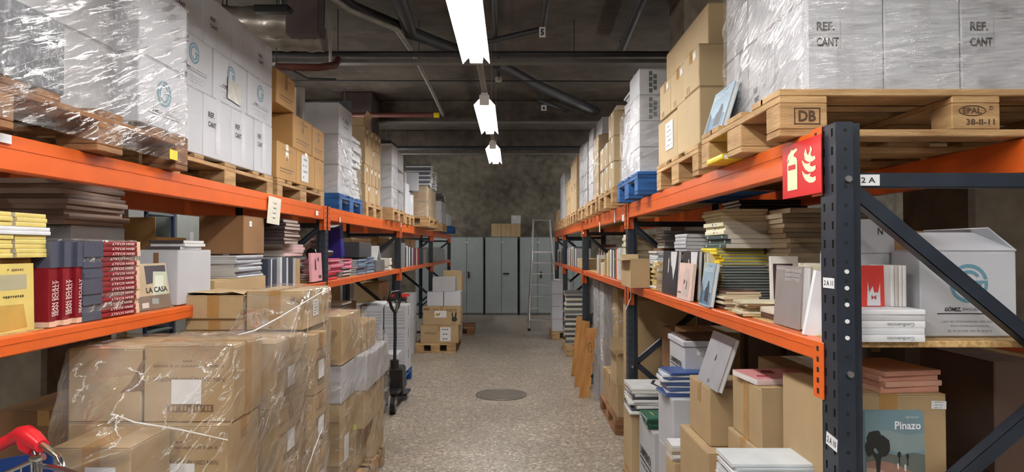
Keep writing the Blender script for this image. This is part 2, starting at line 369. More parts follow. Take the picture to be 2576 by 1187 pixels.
# ---------------------------------------------------------------- racking
RXF, RXB = .86, 1.58      # right rack: aisle face and back
LXF, LXB = -1.47, -2.22
ZU0, ZU1, ZM0, ZM1 = 1.888, 1.995, 1.345, 1.402
R_POSTS = [1.77, 4.88, 7.95, 11.0, 13.05]
L_POSTS = [1.72, 5.17, 8.60, 12.1, 15.6]
def post_mesh(h, detail):
    """upright: aisle face towards -x, 90 wide (y), 42 deep, with two columns of slots"""
    b = MB(); W = .045
    ys = [-W, -.028, -.018, .018, .028, W]
    pitch = .05
    if detail:
        n = int(h / pitch)
        for i in range(n + 1):
            z0 = i * pitch; z1 = min(h, z0 + pitch)
            if z1 - z0 < .03: 
                b.add([(0, -W, z0), (0, W, z0), (0, W, z1), (0, -W, z1)], [(0, 3, 2, 1)], darkp); continue
            za, zb = z0 + .012, z0 + .034
            for j in range(5):
                ya, yb = ys[j], ys[j + 1]
                if j in (1, 3):
                    for p, q in ((z0, za), (zb, z1)): b.add([(0, ya, p), (0, yb, p), (0, yb, q), (0, ya, q)], [(0, 3, 2, 1)], darkp)
                    # slot throat
                    b.add([(0, ya, za), (0, yb, za), (0, yb, zb), (0, ya, zb), (.012, ya, za), (.012, yb, za), (.012, yb, zb), (.012, ya, zb)], [(0, 1, 5, 4), (1, 2, 6, 5), (2, 3, 7, 6), (3, 0, 4, 7), (4, 5, 6, 7)], hole)
                else:
                    b.add([(0, ya, z0), (0, yb, z0), (0, yb, z1), (0, ya, z1)], [(0, 3, 2, 1)], darkp)
            # round holes of the side flanges
            for sy in (-1, 1):
                c = []
                for k in range(8): a = k * math.pi / 4; c.append((.024 + .0055 * math.cos(a), sy * (W + .0006), z0 + .025 + .0055 * math.sin(a)))
                b.add(c, [tuple(range(8)) if sy < 0 else tuple(range(8))[::-1]], hole)
    else:
        b.add([(0, -W, 0), (0, W, 0), (0, W, h), (0, -W, h)], [(0, 3, 2, 1)], darkp)
        n = int(h / pitch)
        for i in range(n):
            for y in (-.023, .023):
                z = i * pitch + .012; b.box(-.0008, .001, y - .005, y + .005, z, z + .022, hole)
    t = .003
    b.box(0.0, .042, -W, -W + t, 0, h, darkp); b.box(0.0, .042, W - t, W, 0, h, darkp)
    b.box(.042, .045, -W, -.02, 0, h, darkp); b.box(.042, .045, .02, W, 0, h, darkp)
    b.box(.042, .075, -.023, -.02, 0, h, darkp); b.box(.042, .075, .02, .023, 0, h, darkp)
    b.box(0, .01, -W + .001, W - .001, h - .003, h, darkp)
    return b.build('post')
pm_d, pm_s = post_mesh(1.998, True), post_mesh(1.998, False)
FOOT = MB().bbox(-.05, .05, -.06, .06, 0, .006, steel, .002).build()
BOLT = MB().tube([(0, 0, 0), (0, -.008, 0)], .009, steel, 6).build()
def frame(x, xb, y, side, detail, label):
    """side = +1 right rack (aisle face looks to -x), -1 left rack"""
    e = empty('rack_upright', T(x, y, 0), label, 'rack frame', 'rack frames along the aisle')
    D = abs(xb - x); F = Matrix.Identity(4) if side > 0 else RZ(math.pi)
    mk('post', pm_d if detail else pm_s, e, F)
    mk('post', pm_d if detail else pm_s, e, F @ T(D, 0, 0) @ RZ(math.pi))
    for px in (.02, D - .02): mk('foot_plate', FOOT, e, F @ T(px, 0, 0))
    for z in (1.845, .12):
        mk('horizontal_strut', MB().bbox(.05, D - .05, -.018, .018, z - .02, z + .02, darkp, .003).build(), e, F)
    zz = [(1.82, .06), (1.315, D - .06), (.81, .06), (.30, D - .06)]
    for (za, xa), (zb, xb_) in zip(zz, zz[1:]):
        L = math.hypot(za - zb, xa - xb_); an = math.atan2(zb - za, xb_ - xa)
        M = F @ T(xa, 0, za) @ RY(-an)
        b = MB().bbox(0, L, -.018, .018, -.02, -.016, darkp, .001).bbox(0, L, -.018, -.014, -.02, .02, darkp, .001).bbox(0, L, .014, .018, -.02, .02, darkp, .001)
        mk('diagonal_brace', b.build(), e, M)
    if detail:
        for z in (1.845, 1.33, .79, .3): mk('bolt', BOLT, e, F @ T(.03, -.0455 if side > 0 else .0455, z) @ (Matrix.Identity(4) if side > 0 else RX(math.pi)))
    return e
ORD = ['first', 'second', 'third', 'fourth', 'fifth', 'sixth', 'seventh', 'eighth', 'ninth', 'tenth', 'eleventh', 'twelfth', 'thirteenth', 'fourteenth', 'fifteenth', 'sixteenth', 'seventeenth', 'eighteenth', 'nineteenth', 'twentieth', 'twenty-first', 'twenty-second', 'twenty-third', 'twenty-fourth']
near = ['nearest', 'second nearest', 'third nearest', 'fourth nearest', 'farthest']
frames = []
for i, y in enumerate(R_POSTS):
    frames.append(frame(RXF, RXB, y, 1, i < 2, '%s dark blue slotted upright frame of the rack right of the aisle' % near[i]))
for i, y in enumerate(L_POSTS):
    if i == 0: continue
    frames.append(frame(LXF, LXB, y, -1, i < 2, '%s dark blue slotted upright frame of the rack left of the aisle' % near[i - 1 if i < 4 else 4]))

def beam(x, y0, y1, z0, z1, side, label, group, conn=True, down=.09):
    """box beam with a connector plate at either end. The outer face is at x, towards -side"""
    e = empty('rack_beam', T(x, (y0 + y1) / 2, z0), label, 'shelf beam', group)
    L = (y1 - y0) / 2; h = z1 - z0; F = Matrix.Identity(4) if side > 0 else RZ(math.pi)
    b = MB(); a = -L + .0; c = L
    # stepped box profile: upper ledge set back
    b.bbox(0, .045, a, c, 0, h, orange, .004)
    b.box(-.002, 0, a + .03, c - .03, h * .62, h * .66, orange)
    mk('beam_section', b.build(), e, F)
    if conn:
        for s_ in (-1, 1):
            b = MB(); yy = s_ * L
            zt = h + .004 if h > .08 else h
            zb = -down
            b.bbox(-.006, -.001, yy - .03 - (.012 if s_ > 0 else -.012), yy + .03 - (.012 if s_ > 0 else -.012), zb, zt, orange, .002)
            n = 5
            for k in range(n):
                z = zb + .02 + (zt - zb - .04) * k / (n - 1)
                b.box(-.0068, -.0058, yy - .006 - s_ * .012, yy + .006 - s_ * .012, z - .007, z + .007, hole)
            b.box(0, .044, min(yy, yy - s_ * .004), max(yy, yy - s_ * .004), zb, zt, orange)
            mk('connector_plate', b.build(), e, F)
    return e
def bays(posts, x, side, who):
    for i in range(len(posts) - 1):
        y0, y1 = posts[i] + .045, posts[i + 1] - .045
        if side > 0: n = ORD[i] + ' bay'
        else: n = ORD[i] + ' bay'
        beam(x, y0, y1, ZU0, ZU1, side, 'orange upper pallet beam facing the aisle, %s on the %s' % (n, who), 'upper beams facing the aisle', down=.08)
        beam(x, y0, y1, ZM0, ZM1, side, 'orange shelf beam facing the aisle, %s on the %s' % (n, who), 'middle shelf beams facing the aisle', down=.1)
        xb = (RXB if side > 0 else LXB)
        beam(xb, y0, y1, ZU0, ZU1, -side, 'orange rear upper beam in shade, %s on the %s' % (n, who), 'rear upper beams', False)
        beam(xb, y0, y1, ZM0, ZM1, -side, 'orange rear shelf beam in shade, %s on the %s' % (n, who), 'rear shelf beams', False)
        xa, xc = (x + .047, xb - .047) if side > 0 else (xb + .047, x - .047)
        bd = MB().bbox(xa, xc, y0 + .001, y1 - .001, ZM1 - .016, ZM1 + .002, chip, .002).build()
        tag(mk('shelf_board', bd), 'chipboard shelf panel on the middle beams, %s on the %s' % (n, who), 'shelf', 'chipboard shelf panels')
bays(R_POSTS, RXF, 1, 'right')
bays(L_POSTS, LXF, -1, 'left')
ZS = ZM1 + .003       # top of the shelf boards

# ---------------------------------------------------------------- fluorescent luminaires
tubem = bpy.data.materials.new('lit_fluorescent_tube'); tubem.use_nodes = True
_e = tubem.node_tree.nodes['Principled BSDF']; _e.inputs['Emission Color'].default_value = TUBE_COL + (1,); _e.inputs['Emission Strength'].default_value = TUBE; _e.inputs['Base Color'].default_value = (.9, .9, .9, 1)
refl = mat('luminaire_white_enamel', rgb(225, 226, 226), .3, var=.02)
def luminaire_parts():
    L = .76
    body = MB().bbox(-.03, .03, -L, L, .03, .085, refl, .006).bbox(-.045, .045, -L - .012, -L + .03, -.03, .06, refl, .005).bbox(-.045, .045, L - .03, L + .012, -.03, .06, refl, .005).build('housing')
    b = MB()
    for s_ in (-1, 1):
        b.add([(s_ * .03, -L, .04), (s_ * .095, -L, -.032), (s_ * .095, L, -.032), (s_ * .03, L, .04), (s_ * .03, -L, .043), (s_ * .097, -L, -.030), (s_ * .097, L, -.030), (s_ * .03, L, .043)],
              [(0, 1, 2, 3), (7, 6, 5, 4), (0, 4, 5, 1), (2, 6, 7, 3), (1, 5, 6, 2)], refl)
    rf = b.build('reflector')
    tb = MB().tube([(0, -L + .03, 0), (0, L - .03, 0)], .016, tubem, 8).build('tube')
    return body, rf, tb
lum = luminaire_parts()
def luminaire(x, y, z, label, group, name='fluorescent_luminaire', refl_=True):
    e = empty(name, T(x, y, z), label, 'ceiling light', group)
    mk('housing', lum[0], e)
    if refl_: mk('reflector', lum[1], e)
    else: mk('hanging_rod', MB().tube([(0, 0, .08), (0, 0, H - z + .004)], .008, steel, 6).build(), e)
    mk('fluorescent_tube', lum[2], e, T(-.032, 0, 0)); mk('fluorescent_tube', lum[2], e, T(.032, 0, 0))
    return e
LX, LZ = -.25, 2.99
nm = ['twin tube fluorescent light behind the viewpoint', 'twin tube fluorescent light above the viewpoint', 'nearest lit twin tube fluorescent light hanging over the aisle', 'middle lit twin tube fluorescent light hanging over the aisle', 'farthest lit twin tube fluorescent light hanging over the aisle']
for y, n in zip(AISLE_LIGHTS, nm): luminaire(LX, y, LZ, n, 'lights hanging over the aisle')
for i, (x, y, z) in enumerate(SIDE_LIGHTS):
    luminaire(x, y, z, 'unseen twin tube fluorescent light beside the aisle, %s from the near end' % ORD[i], 'lights of the neighbouring aisles', refl_=False)
# trunking rail that carries them
for x, y in ((-1.9, -1.6), (1.6, -1.6), (-2.0, -.4), (2.0, -.4)): luminaire(x, y, 3.5, 'added fill light %s, %s of the aisle' % ('behind the viewpoint' if y < -1 else 'nearly above the viewpoint', 'left' if x < 0 else 'right'), 'added fill lights around the viewpoint', refl_=False)  # fill lamps added out of view to brighten the foreground
tr = MB().bbox(LX - .022, LX + .022, -2.4, 10.2, LZ + .085, LZ + .125, mat('rail_grey_paint', rgb(120, 118, 112), .5), .003)
tre = tag(mk('lighting_rail', tr.build()), 'grey trunking rail carrying the fluorescent lights over the aisle', 'rail')
for y in (-1, 2.6, 5.3, 7.9, 10.1): mk('suspension_rod', MB().tube([(LX, y, LZ + .12), (LX, y, H + .004)], .004, steel, 5).build(), tre)

# ================================================================ builders of the goods
def ordn(i, n, a='top', z='bottom'):
    """topmost, second from the top ... / lowest for the last"""
    if i == 0: return 'topmost'
    if i == n - 1: return 'lowest'
    return ORD[i] + ' down'
BOOKC = {}
KINDS_ = ('magazine', 'brochure', 'catalogue', 'booklet', 'binder', 'folder', 'box file', 'upright file', 'paperback', 'bundle')
def book_mesh(W, L, T_, cov, pg, hard, spine=None):
    k = (round(W, 3), round(L, 3), round(T_, 4), cov.name, pg.name, hard, spine.name if spine else '')
    if k in BOOKC: return BOOKC[k]
    c = .0026 if hard else .0008; o = .003 if hard else 0.0
    b = MB(); h = L / 2
    b.box(0, W, -h, h, 0, c, cov); b.box(0, W, -h, h, T_ - c, T_, cov)
    # slightly rounded spine
    sp = spine or cov; pts = []
    n = 4
    for i in range(n + 1):
        a = math.pi * i / n; pts.append((-.004 * math.sin(a) * (1 if hard else .3), T_ / 2 - T_ / 2 * math.cos(a)))
    vs = [(x, -h, z) for x, z in pts] + [(x, h, z) for x, z in pts] + [(c, -h, z) for x, z in pts] + [(c, h, z) for x, z in pts]
    m = n + 1
    fs = [(i, i + 1, m + i + 1, m + i) for i in range(n)] + [(i + 1, i, 2 * m + i, 2 * m + i + 1) for i in range(n)] + [(m + i, m + i + 1, 3 * m + i + 1, 3 * m + i) for i in range(n)]
    b.add(vs, fs, sp)
    cover = b.build('book_cover')
    b = MB(); b.box(c, W - o - .0005, -h + o + .0004, h - o - .0004, c, T_ - c, pg); pgm = b.build('page_block')
    BOOKC[k] = (cover, pgm); return BOOKC[k]
def book(W, L, T_, cov, pg, M, label, group=None, hard=True, spine=None, art=None, name='book', cat='book'):
    cv, pm = book_mesh(W, L, T_, cov, pg, hard, spine)
    hd = label.split(',')[0]
    if name == 'book':
        c_ = sorted((hd.find(q), q) for q in KINDS_ + ('book',) if q in hd)
        if c_ and c_[0][1] != 'book' and c_[0][0] < 34: name = c_[0][1].replace(' ', '_'); cat = c_[0][1]
    o = mk(name, cv, None, M); tag(o, label, cat, group)
    mk('page_block', pm, o)
    if art: art(o, W, L, T_)
    return o
# local book: spine at x=0, up = +y, front cover on top (z = T)
def flat(x, y, z, a): return T(x, y, z) @ RZ(a)          # lying, spine facing direction (-x rotated by a)
def upright(x, y, z, a, L, lean=0): return T(x, y, z) @ RZ(a) @ RX(math.pi / 2 + lean) @ T(0, L / 2, 0)
SP = {'-x': 0, '+x': math.pi, '-y': math.pi / 2, '+y': -math.pi / 2}
def stack(n, W, L, T_, cov, pg, x, y, z, sp, desc, where, group, jit=.008, hard=True, spine=None, art=None, dt=.0006, name='book', cat='book', artn=None, skew=.03):
    """a stack of n books centred at x, y whose spines face the direction sp. cov, pg, spine may be lists, counted from the bottom"""
    a = SP[sp] if isinstance(sp, str) else sp
    g = lambda q, i: q[i % len(q)] if isinstance(q, (list, tuple)) else q
    for i in range(n):
        an = a + random.uniform(-skew, skew); t = g(T_, i); Wi, Li = g(W, i), g(L, i)
        cx, cy = x + random.uniform(-jit, jit), y + random.uniform(-jit, jit)
        M = T(cx, cy, z) @ RZ(an) @ T(-Wi / 2, 0, 0)
        j = n - 1 - i
        lab = '%s, %s in %s' % (g(desc, i), ordn(j, n), where) if n > 1 else '%s %s' % (g(desc, i), where)
        book(Wi, Li, t, g(cov, i), g(pg, i), M, lab, group, hard, g(spine, i), art if (artn is None or i in artn) else None, name, cat)
        z += t + dt
    return z
def row(items, X, y, z, side, where, group, dirn=1, lean=0, gap=.0012, art=None, along='y'):
    """upright books whose spines face the aisle. items: (thickness, height, depth, cover, colour word) from the near end at y going away"""
    for i, it in enumerate(items):
        t, h, dp, cv, word = it[:5]; ar = it[5] if len(it) > 5 else art
        pgm = it[6] if len(it) > 6 else pagesw
        ln = random.uniform(-.01, .03) + lean
        off = abs(math.tan(ln)) * h * .5
        if side > 0:      # spine towards -x, thickness occupies y..y+t   (T axis -> -y)
            M = T(X + random.uniform(0, .006), y + t + off * 2, z) @ RX(math.pi / 2 + ln) @ T(0, h / 2, 0)
        else:
            M = T(X - random.uniform(0, .006), y + off * 0, z) @ RZ(math.pi) @ RX(math.pi / 2 - ln) @ T(0, h / 2, 0)
        lab = '%s, %s %s' % (word, 'nearest in' if i == 0 else ORD[i % 24] + ' along', where)
        book(dp, h, t, cv, pgm, M, lab, group, False, None, ar)
        y += t + gap + (off * .4)
    return y

CART = {}
def carton_mesh(w_, d, h, m, b=.004):
    k = (round(w_, 3), round(d, 3), round(h, 3), m.name)
    if k in CART: return CART[k]
    q = MB(); q.bbox(-w_ / 2, w_ / 2, -d / 2, d / 2, 0, h - .0035, m, b)
    g = .0012; q.bbox(-w_ / 2 + .001, w_ / 2 - .001, -d / 2 + .001, -g, h - .0045, h, m, .0015); q.bbox(-w_ / 2 + .001, w_ / 2 - .001, g, d / 2 - .001, h - .0045, h, m, .0015)
    CART[k] = q.build('carton_body'); return CART[k]
TAPEC = {}
def tape_mesh(w_, d, h, ax, m, drop, tw=.055):
    """a strip of tape over the top seam running along ax and down both ends by drop"""
    k = (round(w_, 3), round(d, 3), round(h, 3), ax, m.name, round(drop, 3), tw)
    if k in TAPEC: return TAPEC[k]
    L = (w_ if ax == 'x' else d) / 2 + .0009; b = MB(); t = tw / 2; e = .0006
    f = (lambda x, y, z: (x, y, z)) if ax == 'x' else (lambda x, y, z: (y, x, z))
    P = [(-L, h - drop), (-L, h + e), (L, h + e), (L, h - drop)]
    vs = []
    for x, z in P: vs += [f(x, -t, z), f(x, t, z)]
    b.add(vs, [(0, 1, 3, 2), (2, 3, 5, 4), (4, 5, 7, 6)], m)
    TAPEC[k] = b.build('tape'); return TAPEC[k]
def carton(x0, x1, y0, y1, z0, z1, m, label, group=None, rz=0, tp='y', drop=None, name='cardboard_box', tm=None, stk=(), txt=(), extra=None, cat='box', j=.006):
    w_, d, h = x1 - x0, y1 - y0, z1 - z0
    a = rz + random.uniform(-j, j)
    o = mk(name, carton_mesh(w_, d, h, m), None, T((x0 + x1) / 2, (y0 + y1) / 2, z0 + .0006) @ RZ(a))
    tag(o, label, cat, group)
    if tp:
        mk('packing_tape', tape_mesh(w_, d, h, tp, tm or (tapew if m in (whitec, greyc) else tape), min(h, drop if drop is not None else .07)), o)
    for f, u, v, sw, sh, ln in stk: sticker(o, face(w_, d, h, f, u, v, .0016), sw, sh, ln, tilt=random.uniform(-.04, .04))
    for f, u, v, s_, tw, th, im, *r in txt:
        text(s_, tw, th, im, o, face(w_, d, h, f, u, v), 'printed_lettering', bold=(r[0] if r else .02), rot=(r[1] if len(r) > 1 else 0), shear=(r[2] if len(r) > 2 else 0))
    if extra: extra(o, w_, d, h)
    return o
def gmark(parent, M, r, m=None):
    """round emblem: two broken rings with a bar, as on the white cartons"""
    k = ('gm', (m or inkb).name)
    if k not in LBL:
        b = MB()
        def arc(r0, r1, a0, a1, n=26):
            vs = []
            for i in range(n + 1):
                a = R(a0 + (a1 - a0) * i / n); vs += [(r0 * math.cos(a), r0 * math.sin(a), 0), (r1 * math.cos(a), r1 * math.sin(a), 0)]
            b.add(vs, [(2 * i, 2 * i + 1, 2 * i + 3, 2 * i + 2) for i in range(n)], m or inkb)
        arc(.82, 1, 14, 360); arc(.52, .68, 36, 360)
        b.box(.1, .98, .0, .14, -.0001, .0001, m or inkb); b.box(.26, .4, -.55, 0, -.0001, .0001, m or inkb)
        LBL[k] = b.build('emblem')
    return mk('printed_emblem', LBL[k], parent, M @ S(r, r, 1))
def gomez(fc='+x', u=.5, full=True, v=.68, sc=1.0):
    def f(o, w_, d, h):
        W = d if fc in ('+x', '-x') else w_
        gmark(o, face(w_, d, h, fc, u, v), min(.20 * h, .16 * W) * sc)
        tw = W * .40
        text('GÓMEZ,', tw * .42, h * .065, ink, o, face(w_, d, h, fc, u - .17, v - .30), 'printed_lettering', .03, .2)
        text('ENCUADERNACIONS', tw * 1.05, h * .032, inkg, o, face(w_, d, h, fc, u + .14, v - .30), 'printed_lettering', .0, .2)
        mk('printed_rule', MB().box(-.5, .5, -.5, .5, -.0001, .0001, ink).build(), o, face(w_, d, h, fc, u, v - .35) @ S(W * .66, h * .01, 1))
        if full:
            for i, s_ in enumerate(('CAMÍ VELL DE RUSSAFA S/N - POL. IND. DE', '46470 CATARROJA (VALENCIA)', 'TEL: 96 126 74 65 - FAX: 96 126 42 75')):
                text(s_, W * (.58, .40, .46)[i], h * .026, inkg, o, face(w_, d, h, fc, u, v - .44 - .055 * i), 'printed_lettering', .0)
    return f
def refcant(fc, u=.5, v=.5, sc=1.0, m=None):
    def f(o, w_, d, h):
        W = d if fc in ('+x', '-x') else w_; a, b_ = .30 * W * sc, .19 * h * sc
        F = face(w_, d, h, fc, u, v)
        b = MB(); t = .0009
        for x0, x1, y0, y1 in ((-.5, .5, .5 - t, .5), (-.5, .5, -.5, -.5 + t), (-.5, -.5 + t, -.5, .5), (.5 - t, .5, -.5, .5), (-.5, .5, -.002, .002), (-.08, -.076, -.5, .5)):
            b.box(x0, x1, y0, y1, -.0001, .0001, inkg)
        W2 = .62 * W * sc
        mk('printed_table', b.build(), o, F @ S(W2, b_ * 1.25, 1))
        text('REF.', W2 * .27, b_ * .36, m or ink, o, F @ T(-W2 * .3, b_ * .30, 0), 'printed_lettering', .03)
        text('CANT', W2 * .34, b_ * .36, m or ink, o, F @ T(-W2 * .27, -b_ * .32, 0), 'printed_lettering', .03)
    return f

PAL = {}
def pallet(x0, x1, y0, y1, z0, label, m=None, group='pallets', deck='x', rz=0, h=.144, detail=True, nb=(3, 3), gaps=None):
    """deck boards run along deck; blocks 3 x 3"""
    m = m or wood; W, D = x1 - x0, y1 - y0
    k = (round(W, 2), round(D, 2), m.name, deck)
    LL, SS = (W, D) if deck == 'x' else (D, W)
    if k not in PAL:
        q = (lambda b, a0, a1, c0, c1, p, r: b.bbox(a0, a1, c0, c1, p, r, m, .003)) if deck == 'x' else (lambda b, a0, a1, c0, c1, p, r: b.bbox(c0, c1, a0, a1, p, r, m, .003))
        boards = []
        for c, wd in ((-.5, .145), (-.28, .1), (0, .145), (.28, .1), (.5, .145)):
            cc = c * SS; cc = max(-SS / 2 + wd / 2, min(SS / 2 - wd / 2, cc)); boards.append((cc, wd))
        b = MB()
        for cc, wd in boards: q(b, -LL / 2, LL / 2, cc - wd / 2, cc + wd / 2, .122, .144)
        dk = b.build('deck')
        b = MB(); ax = [-LL / 2 + .0725, 0, LL / 2 - .0725]
        st = []
        for c in ax:
            b = MB(); q(b, c - .0725, c + .0725, -SS / 2, SS / 2, .1, .122); st.append(b.build('stringer'))
        bl = []
        for c in ax:
            for e, ew in ((-SS / 2 + .05, .05), (0, .0725), (SS / 2 - .05, .05)):
                b = MB(); q(b, c - .0725, c + .0725, e - ew, e + ew, .022, .1); bl.append(b.build('block'))
        bb = []
        for e, ew in ((-SS / 2 + .05, .05), (0, .0725), (SS / 2 - .05, .05)):
            b = MB(); q(b, -LL / 2, LL / 2, e - ew, e + ew, 0, .022); bb.append(b.build('bottom'))
        PAL[k] = (dk, st, bl, bb)
    dk, st, bl, bb = PAL[k]
    e = empty('pallet', T((x0 + x1) / 2, (y0 + y1) / 2, z0) @ RZ(rz), label, 'pallet', group)
    mk('deck_boards', dk, e)
    for s_ in st: mk('stringer_board', s_, e)
    for s_ in bl: mk('block', s_, e)
    for s_ in bb: mk('bottom_board', s_, e)
    return e

FILMS = {}
def film(boxes, label, mname='a', inflate=.006, disp=.007, seg=.07, group='stretch film wraps', open_top=False, bottom=True, seed=1, skirt=0):
    """stretch film spanning the given boxes (x0,x1,y0,y1,z0,z1): the hull they would pull it to, wrinkled"""
    bm = bmesh.new(); i = inflate
    for x0, x1, y0, y1, z0, z1 in boxes:
        for x in (x0 - i, x1 + i):
            for y in (y0 - i, y1 + i):
                for z in (z0, z1 + i): bm.verts.new((x, y, z))
    r = bmesh.ops.convex_hull(bm, input=bm.verts)
    bmesh.ops.delete(bm, geom=[g for g in r['geom_interior'] if isinstance(g, bmesh.types.BMVert)] , context='VERTS')
    bmesh.ops.dissolve_limit(bm, angle_limit=R(2), verts=bm.verts, edges=bm.edges)
    bmesh.ops.recalc_face_normals(bm, faces=bm.faces)
    zt = max(b[5] for b in boxes) + i; zb = min(b[4] for b in boxes)
    kill = [f for f in bm.faces if f.normal.z < -.9] + ([f for f in bm.faces if f.normal.z > .95 and f.calc_center_median().z > zt - .02] if open_top else [])
    bmesh.ops.delete(bm, geom=kill, context='FACES')
    es = [e for e in bm.edges if len(e.link_faces) == 2]
    bmesh.ops.bevel(bm, geom=es, offset=.012, segments=2, affect='EDGES', profile=.5)
    bmesh.ops.triangulate(bm, faces=bm.faces)
    for _ in range(7):
        es = [e for e in bm.edges if e.calc_length() > seg]
        if not es or len(bm.verts) > 9000: break
        bmesh.ops.subdivide_edges(bm, edges=es, cuts=1)
        bmesh.ops.triangulate(bm, faces=[f for f in bm.faces if len(f.verts) > 3])
    bm.normal_update()
    for v in bm.verts:
        p = v.co; n = v.normal
        d = noise.noise(Vector((p.x * 6, p.y * 6, p.z * 16)) + Vector((seed, seed * 2, 0))) * disp + noise.noise(Vector((p.x * 22, p.y * 22, p.z * 40))) * disp * .35
        v.co = p + n * max(d, -disp * .3)
    me = bpy.data.meshes.new('film'); bm.to_mesh(me); bm.free()
    for f in me.polygons: f.use_smooth = True
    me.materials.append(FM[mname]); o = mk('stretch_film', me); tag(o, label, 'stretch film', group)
    return o
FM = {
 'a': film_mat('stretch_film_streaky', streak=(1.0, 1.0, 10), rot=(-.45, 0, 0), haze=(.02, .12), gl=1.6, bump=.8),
 'v': film_mat('stretch_film_draped', streak=(.9, .9, 3.6), rot=(-.7, .25, .0), glint_ridge=(.016, .7), haze=(.02, .15), gl=2.4, bump=.9, scale=2.6, tint=(1, .99, .98)),
 'h': film_mat('stretch_film_tight_bands', streak=(2.2, 2.2, 24), rot=(.42, .06, .0), glint_ridge=(.024, .8), dist=.12, haze=(.0, .16), gl=2.6, bump=1.0, lo=.44, hi=.66),
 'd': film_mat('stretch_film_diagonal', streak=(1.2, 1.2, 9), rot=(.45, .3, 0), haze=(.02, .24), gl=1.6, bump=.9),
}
def wall_of_boxes(side, X, dep, ys, zs, m, desc, where, group, tp='x', drop=None, extra=None, skip=(), stk=(), gapy=.003, jx=.006, txt=()):
    """boxes with faces to the aisle: ys = edges going away, zs = edges going up (or list of per-row ys)"""
    rows = len(zs) - 1
    rn = {1: ['only'], 2: ['bottom', 'top'], 3: ['bottom', 'middle', 'top'], 4: ['bottom', 'lower middle', 'upper middle', 'top']}[rows]
    out = []
    for r_ in range(rows):
        yy = ys[r_] if isinstance(ys[0], (list, tuple)) else ys
        n = len(yy) - 1
        for c in range(n):
            if (r_, c) in skip: continue
            q = random.uniform(-jx, jx)
            x0, x1 = (X + q, X + dep) if side > 0 else (X - dep, X + q)
            ex = extra(r_, c) if extra else None
            lab = '%s, %s of %s row %s' % (desc, 'nearest' if c == 0 else ('farthest' if c == n - 1 else ORD[c] + ' along'), 'the ' + rn[r_], where) if rows > 1 else '%s, %s %s' % (desc, 'nearest' if c == 0 else ('farthest' if c == n - 1 else ORD[c] + ' along'), where)
            if n == 1: lab = '%s, %s one %s' % (desc, rn[r_], where)
            out.append(carton(x0, x1, yy[c] + gapy / 2, yy[c + 1] - gapy / 2, zs[r_], zs[r_ + 1], m, lab, group, 0, tp, drop, extra=ex, stk=stk, txt=txt))
    return out
# ================================================================ right rack, upper level
ZP = ZU1 + .145       # top of a pallet standing on the upper beams
def kids(o, base): return [c for c in o.children if c.name.split('.')[0] == base]
def faceout(side, x, y, z, L, T_, lean=.1, yaw=0):
    base = Matrix(((0, 0, -1, 0), (-1, 0, 0, 0), (0, 1, 0, 0), (0, 0, 0, 1))) if side > 0 else Matrix(((0, 0, 1, 0), (1, 0, 0, 0), (0, 1, 0, 0), (0, 0, 0, 1)))
    return T(x, y, z) @ RZ(yaw) @ base @ RX(-lean) @ T(0, L / 2, -T_)
def facecam(x, y, z, L, T_, lean=.1, yaw=0, roll=0):
    base = Matrix(((1, 0, 0, 0), (0, 0, -1, 0), (0, 1, 0, 0), (0, 0, 0, 1)))
    return T(x, y, z) @ RZ(yaw) @ base @ Matrix.Rotation(-roll, 4, 'Z') @ RX(-lean) @ T(0, L / 2, -T_)
def poly_art(shapes):
    """flat printed shapes on a cover, coordinates 0..1 across and up"""
    def f(o, W, L, T_):
        for nm, m, pts in shapes:
            k = ('art', id(pts), round(W, 3), round(L, 3))
            if k not in LBL:
                LBL[k] = MB().add([(x * W, (y - .5) * L, 0) for x, y in pts], [tuple(range(len(pts)))], m).build('print')
            mk(nm, LBL[k], o, T(0, 0, T_ + .0006 + .0001 * shapes.index((nm, m, pts))))
    return f
def cover_text(lines, rot=0):
    def f(o, W, L, T_):
        for s_, x, y, tw, th, m, *b in lines: text(s_, tw * W, th * L, m, o, T(x * W, (y - .5) * L, T_ + .0016), 'printed_lettering', b[0] if b else .01, rot=b[1] if len(b) > 1 else 0)
    return f
def both(*fs):
    def f(o, W, L, T_):
        for g in fs: g(o, W, L, T_)
    return f
def spine_text(s_, m, frac=.5, c=.5, h=.55, flip=False, off=.006):
    def f(o, W, L, T_):
        # spine faces -x ; lettering runs along the book's height
        M = T(-off, (c - .5) * L, T_ / 2) @ Matrix(((0, 0, -1, 0), (-1, 0, 0, 0), (0, 1, 0, 0), (0, 0, 0, 1)))
        if flip: M = M @ RZ(math.pi)
        mk('spine_lettering', text_mesh(s_, m, .02), o, M @ S(frac * L, h * T_, 1))
    return f
